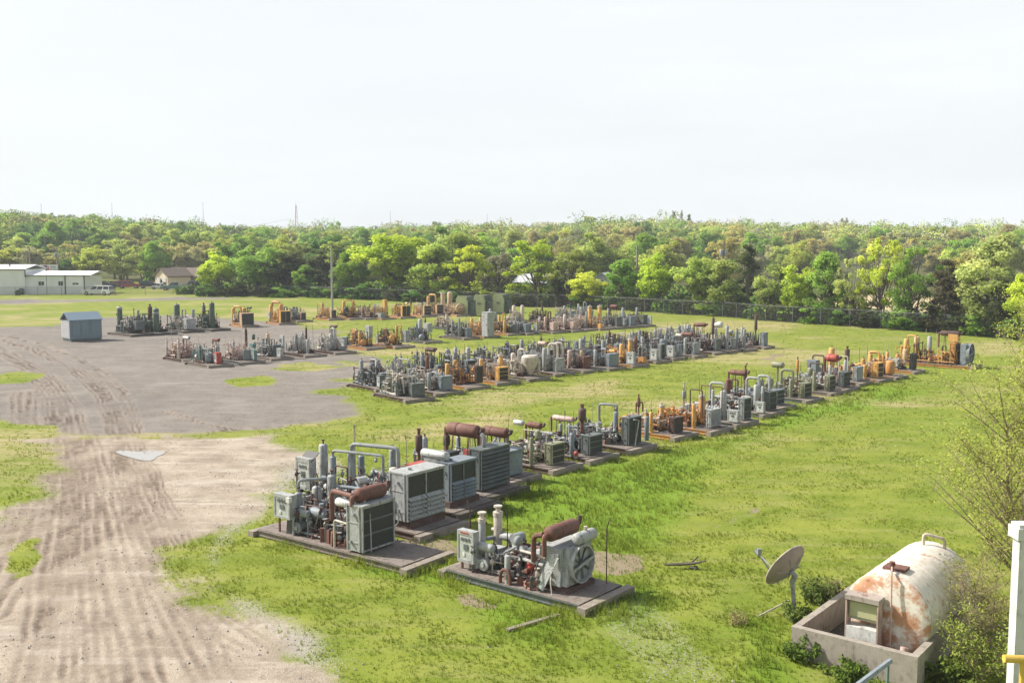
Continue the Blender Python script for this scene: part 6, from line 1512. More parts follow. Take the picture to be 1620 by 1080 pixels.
# ------------------------------------------------------------------ middle double row
GB, GBR = 'compressors in the middle row, near rank', 'compressors in the middle row, rear rank'
B = [
 ('dark green grey compressor with square radiator at the left end of the middle row', 640, 638, 'dgrey', 'dgrey', [('rad', 1.65, 0.25, 1.6, 1.25, 0.8, 'dgrey', dict(style='plain', z=0.3)), ('panel', -1.6, -0.55, 0.75, 0.55, 1.05, 'dgrey', dict(d=0.45)), ('pipe', [(-0.9, 0.0, 1.0), (-0.9, 0.0, 2.2)], 0.11, 'grey', 'exhaust_stack', False), ('tank', 0.15, -0.5, 1.45, 0.2, 'grey', 0.265, 'flange'), ('arch', -0.9, -0.9, 0.3, -0.5, -0.9, 0.3, 1.1, 0.04, 'lgrey')]),
 ('grey compressor with a dark red upright silencer, second from the left in the middle row', 688, 628, 'grey', 'dgrey', [('rad', 1.5, 0.3, 1.5, 1.4, 0.8, 'bgrey', dict(style='plain', z=0.3)), ('muf', -0.8, 0.3, 1.9, 1.2, 0.21, 'rust', 'z'), ('tank', 0.7, -0.65, 1.6, 0.18, 'grey'), ('box', (-1.3, 0, 1.1, 0.6, 0.6, 1.0), 'drust', 'air_filter_box'), ('pipe', [(0.9, 0.2, 1.5), (0.95, 0.2, 2.7), (1.25, 0.3, 3.7)], 0.03, 'black', 'vent_pipe', False), ('arch', -0.4, 0.2, 0.8, 0.4, 0.3, 0.8, 1.7, 0.12, 'lgrey')]),
 ('orange compressor with a tall black radiator in a dark red frame', 735, 619, 'orange', 'rust', [('rad', 1.55, 0.5, 1.0, 1.75, 0.35, 'drust', dict(style='lines', z=0.45)), ('tank', -0.4, -0.75, 1.9, 0.23, 'yellow'), ('arch', -0.5, 0.2, 0.5, -0.2, -0.4, 1.5, 2.35, 0.11, 'yellow'), ('tank', -1.5, 0.0, 1.3, 0.15, 'orange'), ('tank', -1.5, -0.6, 1.2, 0.15, 'yellow'), ('tank', -1.1, 0.6, 1.5, 0.15, 'orange')]),
 ('orange compressor with dark green radiator core, right of the black radiator unit', 785, 611, 'orange', 'orange', [('rad', 1.5, 0.0, 1.5, 1.4, 0.75, 'yellow', dict(style='lines', z=0.3)), ('tank', -0.2, -0.7, 1.95, 0.2, 'yellow'), ('tank', 0.4, 0.6, 2.3, 0.22, 'yellow', 0.265, 'flange'), ('tank', -1.2, 0.2, 1.5, 0.15, 'orange'), ('muf', -0.8, 0.5, 1.9, 1.0, 0.14, 'drust', 'x')]),
 ('cream compressor with a funnel shaped cooler and rounded pipe arch', 833, 604, 'cream', 'cream', [('tank', -0.3, -0.4, 2.2, 0.25, 'cream'), ('arch', -0.3, 0.0, 1.6, 0.4, 0.2, 1.0, 2.8, 0.11, 'cream'), ('tank', 1.2, 0.7, 1.6, 0.17, 'cream'), ('box', (-1.5, -0.4, 0.6, 0.7, 0.8, 1.1), 'cream', 'cabinet'), ('arch', 0.2, 0.6, 0.5, 1.0, 0.6, 0.8, 2.0, 0.07, 'cream')]),
 ('pale grey compressor with big double pipe arch and square radiator', 875, 596, 'lgrey', 'cream', [('rad', 1.5, 0.2, 1.5, 1.5, 0.8, 'lgrey', dict(style='plain', z=0.3)), ('tank', 0.4, -0.55, 2.4, 0.24, 'lgrey'), ('arch', 0.1, 0.0, 0.9, 1.0, 0.4, 1.0, 3.0, 0.13, 'cream'), ('arch', 0.4, 0.3, 0.9, 1.2, 0.7, 1.0, 3.1, 0.13, 'cream'), ('muf', -0.9, 0.5, 2.9, 1.2, 0.22, 'pink', 'x'), ('panel', -0.9, -0.6, 0.7, 0.6, 0.9, 'cream', {})]),
 ('pinkish compressor with brown square radiator, middle of the middle row', 919, 591, 'pink', 'pink', [('rad', 1.45, 0.2, 1.3, 1.35, 0.7, 'rust', dict(style='plain', z=0.3)), ('tank', 0.2, -0.6, 1.9, 0.24, 'pink'), ('tank', 0.5, 0.4, 1.8, 0.18, 'tan'), ('tank', -1.2, 0.2, 1.6, 0.15, 'pink')]),
 ('blue grey compressor with wide dark radiator, left of an orange unit with white panel', 960, 587, 'bgrey', 'grey', [('rad', 1.6, 0.2, 1.9, 1.5, 0.9, 'bgrey', dict(style='plain', z=0.3)), ('tank', 0.3, -0.7, 1.8, 0.18, 'lgrey'), ('tank', 0.0, 0.5, 2.7, 0.16, 'lgrey'), ('pipe', [(0.0, 0.3, 2.0), (0.9, 0.3, 2.0)], 0.12, 'bgrey')]),
 ('orange compressor with a white framed panel at its near end', 998, 582, 'yellow', 'orange', [('panel', 1.35, -0.5, 0.33, 1.0, 1.25, 'lgrey', dict(d=0.35)), ('tank', 0.3, -0.4, 2.1, 0.27, 'yellow'), ('tank', 0.6, 0.3, 2.6, 0.24, 'yellow', 0.265, 'flange'), ('box', (1.5, 0.7, 0.35, 0.8, 0.6, 0.6), 'orange', 'battery_box'), ('muf', 1.0, 0.5, 1.8, 1.3, 0.2, 'rust', 'z'), ('pipe', [(-1.8, -0.5, 1.5), (0.0, -0.5, 1.5)], 0.2, 'yellow', 'gas_header')]),
 ('grey compressor with white framed panel and dark core, right of the orange panel unit', 1034, 576, 'grey', 'grey', [('panel', 1.45, -0.55, 0.33, 0.95, 1.2, 'lgrey', dict(d=0.35)), ('rad', 1.6, 0.55, 1.0, 1.95, 0.6, 'grey', dict(style='lines', z=0.3)), ('tank', -0.2, 0.0, 1.9, 0.18, 'grey'), ('tank', -0.7, 0.6, 2.4, 0.18, 'lgrey')]),
 ('teal grey compressor with second white framed panel beside a fat upright vessel', 1061, 571, 'bgrey', 'dgrey', [('panel', 1.35, -0.45, 0.33, 0.95, 1.25, 'lgrey', dict(d=0.35)), ('tank', 0.3, -0.2, 2.0, 0.34, 'bgrey'), ('rad', 1.6, 0.75, 0.8, 1.5, 0.5, 'bgrey', dict(style='plain', z=0.3)), ('tank', 0.1, 0.5, 2.3, 0.17, 'grey')]),
 ('grey compressor with rust red muffler and light upright tank, right part of the middle row', 1095, 567, 'grey', 'greasy', [('rad', 1.5, 0.3, 1.3, 1.5, 0.7, 'grey', dict(style='plain', z=0.3)), ('tank', 0.8, -0.7, 1.95, 0.17, 'lgrey'), ('muf', 0.2, 0.4, 2.5, 1.7, 0.26, 'rust', 'x'), ('drum', (-0.8, 0.0, 2.4), (0.1, 0.0, 2.35), 0.2, 'cream', 'heat_shield')]),
 ('dark grey compressor with brown stack in front of a white drum', 1127, 562, 'grey', 'greasy', [('rad', 1.6, 0.4, 1.1, 1.65, 0.6, 'dgrey', dict(style='plain', z=0.3)), ('muf', 0.6, 0.8, 2.2, 2.0, 0.2, 'drust', 'z'), ('muf', -0.6, 0.6, 3.3, 1.6, 0.25, 'rust', 'x'), ('drum', (0.5, 1.0, 3.4), (1.6, 1.0, 3.4), 0.4, 'white'), ('pipe', [(-0.9, -0.9, 0.4), (0.9, -0.9, 0.4)], 0.06, 'lgrey', 'guard_rail')]),
 ('pale grey compressor with two upright white tanks near the right end', 1150, 559, 'lgrey', 'grey', [('tank', 0.2, -0.5, 2.6, 0.2, 'lgrey'), ('tank', 1.1, 0.0, 2.9, 0.22, 'lgrey'), ('arch', -0.5, 0.0, 0.8, 0.2, -0.2, 2.3, 2.7, 0.12, 'lgrey'), ('rad', 1.6, 0.6, 0.9, 1.4, 0.5, 'grey', dict(style='plain', z=0.3))]),
 ('grey compressor with horizontal pale drum and thin uprights near the right end', 1176, 557, 'grey', 'grey', [('tank', 0.8, -0.6, 2.3, 0.2, 'bgrey'), ('tank', 1.3, -0.1, 2.4, 0.19, 'grey'), ('drum', (-0.7, -0.2, 2.2), (0.3, -0.2, 2.2), 0.28, 'lgrey'), ('arch', -1.4, -0.6, 0.6, -0.8, -0.6, 0.6, 1.7, 0.06, 'lgrey')]),
 ('grey compressor with a dark brown stack, last at the right end of the middle row', 1205, 553, 'grey', 'rust', [('rad', 1.6, 0.3, 1.3, 1.9, 0.8, 'bgrey', dict(style='plain', z=0.3)), ('muf', 0.2, 0.6, 2.1, 1.9, 0.19, 'drust', 'z'), ('tank', -0.6, -0.5, 2.3, 0.22, 'lgrey'), ('box', (0.2, -0.2, 0.4, 0.9, 0.9, 0.5), 'pink', 'engine_cover')]),
]
SHORT = ['leftmost dark green grey unit', 'unit with dark red silencer', 'unit with tall black radiator', 'orange unit with green core', 'cream unit with funnel cooler', 'unit with double pipe arch', 'pinkish unit', 'wide dark radiator unit', 'orange unit with white panel', 'grey unit with white panel', 'fat upright vessel unit', 'unit with rust red muffler', 'unit with white drum', 'two white tanks', 'pale horizontal drum']
BACK = ['bgrey', 'grey', 'bgrey', 'bgrey', 'grey', 'bgrey', 'grey', 'grey', 'bgrey', 'grey', 'lgrey', 'grey', 'bgrey', 'grey', 'lgrey']
for i, (lab, px, py, col, eng, items) in enumerate(B):
    u = unit(lab, px, py, col, items, L=4.0, W=2.3, hd=-50 + i * 0.5, eng=eng, group=GB, nb=26, hz=1.8, k=0.73, filt='red' if i == 2 else None, timber='wood')
    if i == 4:      # funnel cooler
        MB().lathe((1.0, 0.05, 0.35), (0, 0, 1), [(0, 0.12), (0.1, 0.16), (0.95, 0.62), (1.3, 0.62), (1.42, 0.5)], 12).build('funnel_cooler', P['cream'], u)
    if i < len(BACK):
        c = BACK[i]; rn = random.Random(400 + i); rr = B[i][0]
        tl = ['with a flat topped muffler table', 'with paired upright scrubbers', 'with one tall upright pipe', 'with several short uprights', 'with a crooked vent pipe'][i % 5]
        its = [('tank', rn.uniform(-1.4, 0.4), rn.uniform(-0.8, 0.8), rn.uniform(1.6, 2.5), rn.uniform(0.12, 0.24), rn.choice((c, 'lgrey', 'bgrey', 'grey'))) for _ in range(4)]
        its += [('rad', 1.6, 0.1, 1.5, rn.uniform(1.3, 1.7), 0.7, c, dict(style=rn.choice(('plain', 'lines')), z=0.3)), ('whip', rn.uniform(-1, 0.5), 0.5, rn.uniform(2.6, 3.2), rn.choice(('drust', 'lgrey'))), ('arch', -0.9, 0.2, 0.9, rn.uniform(-0.2, 0.6), 0.4, 1.0, rn.uniform(2.0, 2.7), 0.07, rn.choice((c, 'lgrey')))]
        if i == 2: its.append(('muf', 0.0, 0.2, 2.9, 1.5, 0.24, 'drust', 'x', True, False, 1.0))
        if i in (6, 9): its.append(('muf', 0.0, 0.4, 1.9, 1.0, 0.16, 'drust', 'z'))
        near = SHORT[i]
        a = R(-50 + i * 0.5)
        unit('%s compressor in the rear rank, right behind the %s' % ({'bgrey': 'blue grey', 'grey': 'mid grey', 'lgrey': 'pale grey'}[c], near), px, py, c, its, L=4.0, W=2.2, hd=-50 + i * 0.5, eng=rn.choice(('grey', 'bgrey', 'greasy')), group=GBR, nb=22, hz=2.1, k=0.7, off=(-5.0, 1.1), filt=None)

# ------------------------------------------------------------------ far middle row
GC = 'compressors in the third row'
C_ = [
 ('pinkish tan compressor with a silver horizontal muffler, left end of the third row', 289, 573, 'pink', 'pink', [('muf', 0.7, -0.1, 2.75, 1.5, 0.2, 'silver', 'x', True, True, 1.2), ('tank', -1.6, -0.8, 2.1, 0.12, 'cream'), ('tank', 0.9, -0.9, 2.4, 0.15, 'cream'), ('tank', -1.1, -0.3, 1.5, 0.2, 'tan'), ('tank', -0.6, 0.3, 1.4, 0.24, 'pink'), ('whip', -1.5, -0.4, 3.6, 'cream'), ('rad', 1.7, 0.4, 1.2, 1.3, 0.5, 'grey', dict(style='plain', z=0.3))]),
 ('compressor with a bright red panel box and rust red muffler', 328, 582, 'teal', 'pink', [('panel', 1.35, 0.1, 0.33, 0.85, 1.25, 'red', dict(d=0.6)), ('drum', (0.55, -0.2, 0.3), (0.55, -0.2, 1.5), 0.5, 'bgrey', 'upright_drum'), ('tank', 0.0, -0.7, 2.1, 0.18, 'teal'), ('muf', 0.2, 0.6, 2.9, 1.5, 0.2, 'rust', 'x'), ('pipe', [(-1.6, -0.4, 0.5), (-1.3, -0.5, 1.1), (-0.6, -0.7, 0.5), (-0.2, -0.7, 0.4)], 0.13, 'cream', 'flex_hose'), ('tank', 0.4, 0.6, 2.0, 0.18, 'lgrey')]),
 ('faded pink compressor with tall dark brown stack and teal box', 379, 577, 'pink', 'pink', [('rad', 1.3, 0.1, 1.3, 1.4, 0.6, 'grey', dict(style='plain', z=0.3)), ('panel', 1.75, 0.35, 0.35, 0.75, 1.2, 'teal', dict(d=0.4)), ('muf', -0.2, 0.7, 1.7, 2.2, 0.16, 'drust', 'z'), ('tank', -0.3, -0.4, 2.2, 0.17, 'lgrey'), ('box', (0.9, 0.7, 1.7, 0.8, 0.5, 0.5), 'teal', 'junction_box'), ('drum', (0.5, 1.0, 2.6), (0.5, 1.0, 3.3), 0.2, 'green', 'silencer')]),
 ('grey compressor with tall white control cabinet and small low panel', 428, 571, 'dgrey', 'pink', [('panel', 0.6, 0.8, 1.2, 0.95, 1.6, 'lgrey', {}), ('panel', 1.65, 0.0, 0.33, 0.9, 1.05, 'lgrey', dict(d=0.4)), ('rad', 1.2, 0.1, 1.3, 1.6, 0.9, 'dgrey', dict(style='plain', z=0.3)), ('tank', -0.3, -0.5, 1.9, 0.17, 'grey'), ('tank', -0.9, 0.3, 2.7, 0.24, 'tan')]),
 ('silver grey compressor bristling with thin pipes, right of the tall white cabinet unit', 482, 566, 'bgrey', 'grey', [('tank', -0.2, -0.6, 2.4, 0.2, 'bgrey'), ('tank', 0.3, -0.4, 2.2, 0.18, 'grey'), ('tank', 1.0, -0.2, 1.8, 0.2, 'lgrey'), ('muf', -0.5, 0.6, 2.0, 1.4, 0.13, 'drust', 'z'), ('whip', 0.6, 0.6, 3.9), ('box', (-1.4, -0.2, 0.4, 0.5, 0.6, 0.8), 'red', 'starter_box'), ('tank', -0.8, 0.4, 2.5, 0.16, 'lgrey')]),
 ('pale grey compressor with rounded white pipe arch, left of the two orange neighbours', 529, 561, 'lgrey', 'pink', [('tank', 0.4, -0.4, 2.3, 0.26, 'lgrey'), ('arch', -0.6, 0.2, 1.0, 0.1, 0.2, 1.0, 3.1, 0.14, 'lgrey'), ('muf', -0.6, 0.5, 3.3, 1.4, 0.18, 'drust', 'x'), ('box', (0.9, 0.5, 0.4, 0.8, 0.8, 1.6), 'grey', 'cabinet'), ('panel', 1.5, 0.1, 0.9, 0.7, 0.9, 'lgrey', {})]),
 ('orange compressor with white upright cabinet, left one of two orange neighbours in the third row', 577, 554, 'yellow', 'orange', [('panel', 0.2, 0.6, 1.3, 0.95, 1.7, 'lgrey', dict(d=0.6)), ('drum', (0.9, -0.7, 0.9), (1.4, -0.7, 0.9), 0.45, 'orange', 'flywheel_guard'), ('tank', 0.3, -0.5, 2.0, 0.2, 'yellow'), ('tank', -0.7, -0.2, 2.2, 0.22, 'tan'), ('box', (-1.6, 0.2, 0.4, 0.8, 0.6, 2.0), 'orange', 'cabinet'), ('panel', -1.6, -0.7, 0.4, 0.5, 1.1, 'lgrey', {}), ('whip', 1.6, 0.6, 3.2)]),
 ('orange compressor with round yellow end drum, right of the orange unit with white cabinet', 624, 552, 'yellow', 'orange', [('drum', (0.6, -0.6, 1.3), (1.1, -0.6, 1.3), 0.45, 'yellow', 'flywheel_guard'), ('tank', -0.4, -0.4, 2.3, 0.22, 'orange'), ('tank', 0.4, 0.3, 2.6, 0.2, 'yellow'), ('box', (1.2, 0.8, 0.6, 0.8, 0.7, 1.7), 'grey', 'cabinet'), ('panel', -1.3, -0.7, 0.4, 0.5, 1.2, 'lgrey', {}), ('arch', 0.3, 0.4, 1.0, 0.9, 0.6, 1.2, 3.0, 0.09, 'yellow')]),
 ('blue grey compressor with white square hood, right of the two orange neighbours', 670, 544, 'bgrey', 'bgrey', [('box', (0.6, 0.5, 1.4, 1.0, 0.9, 1.3), 'lgrey', 'engine_hood'), ('tank', 0.2, -0.6, 2.4, 0.2, 'bgrey'), ('tank', -0.5, 0.4, 3.0, 0.32, 'lgrey'), ('drum', (0.9, -0.8, 0.8), (1.6, -0.8, 0.8), 0.45, 'bgrey', 'flywheel_guard'), ('muf', -0.2, 0.8, 2.0, 1.2, 0.14, 'drust', 'z')]),
 ('blue grey and pink compressor with two slim blue grey uprights, third row middle', 732, 538, 'bgrey', 'pink', [('tank', -0.3, -0.6, 2.4, 0.17, 'bgrey'), ('tank', 0.9, -0.7, 2.8, 0.14, 'bgrey'), ('rad', 1.6, 0.2, 1.3, 1.5, 0.7, 'bgrey', dict(style='plain', z=0.3)), ('tank', -1.4, -0.3, 1.6, 0.2, 'pink'), ('whip', 0.9, 0.3, 3.6)]),
 ('orange compressor just left of the tall free standing pale cabinet', 764, 535, 'yellow', 'orange', [('tank', -0.9, -0.2, 2.5, 0.24, 'yellow'), ('tank', -0.2, 0.4, 2.6, 0.2, 'tan'), ('tank', 0.6, -0.4, 2.0, 0.2, 'orange'), ('rad', 1.6, 0.2, 1.1, 1.4, 0.7, 'rust', dict(style='plain', z=0.3))]),
 ('orange compressor just right of the tall free standing pale cabinet', 803, 531, 'yellow', 'drust', [('tank', -0.4, -0.2, 2.7, 0.22, 'yellow'), ('tank', 0.8, -0.5, 2.0, 0.26, 'yellow'), ('arch', -0.4, 0.2, 1.0, 0.0, 0.5, 1.5, 3.2, 0.1, 'yellow'), ('rad', 1.7, 0.3, 1.1, 1.5, 0.6, 'dgrey', dict(style='plain', z=0.3))]),
 ('dark blue grey compressor with two fat square coolers', 832, 530, 'bgrey', 'grey', [('rad', 1.5, -0.1, 1.5, 1.5, 1.1, 'bgrey', dict(style='plain', z=0.3)), ('panel', 1.85, 0.5, 0.35, 0.8, 1.2, 'bgrey', dict(d=0.4)), ('tank', -0.4, -0.6, 1.8, 0.16, 'lgrey'), ('tank', -1.2, 0.4, 2.2, 0.2, 'bgrey')]),
 ('faded pink compressor with rusty crane like riser', 872, 528, 'pink', 'pink', [('tank', -0.6, -0.4, 2.2, 0.2, 'cream'), ('tank', 0.4, -0.5, 2.3, 0.24, 'pink'), ('arch', -0.3, 0.5, 1.0, 0.3, 0.5, 1.2, 3.3, 0.14, 'rust'), ('box', (1.2, 0.0, 0.4, 0.9, 1.1, 1.3), 'pink', 'engine_hood'), ('tank', -1.5, 0.2, 1.8, 0.18, 'pink')]),
 ('pale pink compressor with one fat upright, left of the twin yellow towers', 903, 526, 'pink', 'pink', [('tank', 0.2, -0.3, 2.5, 0.28, 'cream'), ('tank', -1.0, 0.3, 2.0, 0.2, 'pink'), ('box', (1.2, 0.1, 0.4, 0.8, 1.0, 1.2), 'pink', 'engine_hood'), ('muf', -0.4, 0.6, 1.9, 1.4, 0.16, 'drust', 'z')]),
 ('pinkish grey compressor with a hooked white vent, just left of the twin yellow towers', 925, 524, 'pink', 'greasy', [('tank', 0.3, -0.2, 2.1, 0.2, 'pink'), ('arch', -0.4, 0.4, 1.0, 0.0, 0.4, 2.7, 3.6, 0.09, 'cream'), ('tank', 0.6, 0.6, 2.8, 0.2, 'grey')]),
 ('compressor with twin tall yellow towers', 948, 523, 'yellow', 'orange', [('tank', -0.5, -0.1, 3.5, 0.34, 'yellow', 0.265, 'flange'), ('tank', 0.5, 0.5, 3.6, 0.34, 'yellow', 0.265, 'flange'), ('box', (1.6, -0.6, 0.3, 0.6, 0.6, 0.7), 'yellow', 'battery_box')]),
 ('dark compressor with red muffler on a post, right of the twin yellow towers', 974, 521, 'dgrey', 'dgrey', [('rad', 1.6, 0.1, 1.6, 1.8, 0.8, 'dgrey', dict(style='plain', z=0.3)), ('muf', 0.3, 0.4, 3.6, 1.5, 0.28, 'rust', 'x', True, False, 1.5), ('tank', -0.4, 0.2, 2.9, 0.2, 'lgrey')]),
 ('navy grey compressor second from the right end of the third row', 996, 519.5, 'bgrey', 'dgrey', [('rad', 1.6, 0.1, 1.5, 1.8, 0.8, 'bgrey', dict(style='plain', z=0.3)), ('tank', -0.3, 0.2, 3.0, 0.22, 'lgrey'), ('panel', 0.9, -0.8, 0.4, 0.6, 1.0, 'lgrey', {})]),
 ('navy grey compressor with pale end panel, last at the right end of the third row', 1017, 518, 'bgrey', 'dgrey', [('rad', 1.5, 0.1, 1.5, 1.9, 0.9, 'dgrey', dict(style='plain', z=0.3)), ('tank', -0.2, 0.3, 2.9, 0.24, 'grey'), ('panel', 1.85, 0.2, 0.4, 0.8, 1.4, 'lgrey', dict(d=0.3))]),
]
for i, (lab, px, py, col, eng, items) in enumerate(C_):
    unit(lab, px, py, col, items, L=4.2, W=2.4, hd=-47, eng=eng, group=GC, nb=24, hz=2.0, k=0.68, filt=None, timber='wood')
GCR = 'compressors in the third row, rear rank'
for (lab, px, py, col, its) in [
    ('pale tan compressor with two tall white cylinders, behind the dark blue grey one', 823, 514, 'cream', [('tank', -0.4, 0, 3.0, 0.3, 'cream'), ('tank', 0.8, 0.3, 3.1, 0.32, 'cream')]),
    ('blue grey compressor standing behind the tall free standing pale cabinet', 782, 521, 'bgrey', [('tank', 0.0, 0, 3.0, 0.26, 'lgrey'), ('tank', 0.6, 0.3, 2.5, 0.2, 'bgrey')]),
    ('dark rusty compressor with a small brown stack behind the rusty crane riser', 862, 511, 'drust', [('muf', 0.0, 0.3, 1.9, 1.3, 0.16, 'drust', 'z'), ('tank', -0.6, 0, 1.8, 0.2, 'rust')]),
    ('grey compressor with black topped pipe, far rank behind the pale pink ones', 902, 508, 'grey', [('rad', 1.5, 0.1, 1.5, 1.6, 0.8, 'bgrey', dict(style='plain', z=0.3)), ('tank', -0.2, 0, 2.4, 0.2, 'lgrey'), ('muf', 0.4, 0.5, 1.8, 1.3, 0.14, 'black', 'z')]),
    ('grey compressor with hooked pipe, far rank left of the twin yellow towers', 930, 507, 'bgrey', [('rad', 1.5, 0.1, 1.5, 1.6, 0.8, 'bgrey', dict(style='plain', z=0.3)), ('arch', -0.2, 0.2, 1.0, 0.3, 0.4, 1.5, 3.2, 0.09, 'lgrey'), ('tank', -0.8, 0, 2.6, 0.22, 'lgrey')]),
    ('pinkish compressor with dark horizontal muffler and cream upright, rear rank of the third row', 712, 522, 'pink', [('tank', 0.0, 0, 2.2, 0.2, 'cream'), ('muf', -0.3, 0.4, 2.6, 1.6, 0.18, 'drust', 'x')])]:
    unit(lab, px, py, col, its, L=4.0, W=2.2, hd=-47, eng='greasy', group=GCR, nb=20, hz=2.0, k=0.68, filt=None)

# tall pale cabinet standing alone in the third row
x, y = G(772, 534); o = empty('electrical_cabinet', (x, y, gz(x, y)), R(-47), 'tall narrow pale grey cabinet standing free between two orange compressors', 'cabinet')
MB().box(0, 0, 0, 0.95, 0.9, 2.65).box(0, 0, 2.65, 1.0, 0.95, 0.06).build('cabinet_body', P['lgrey'], o)
MB().box(0, -0.46, 0.15, 0.82, 0.025, 2.35).build('door', P['lgrey'], o); MB().box(0.3, -0.48, 1.3, 0.05, 0.03, 0.2).build('handle', P['dgrey'], o)

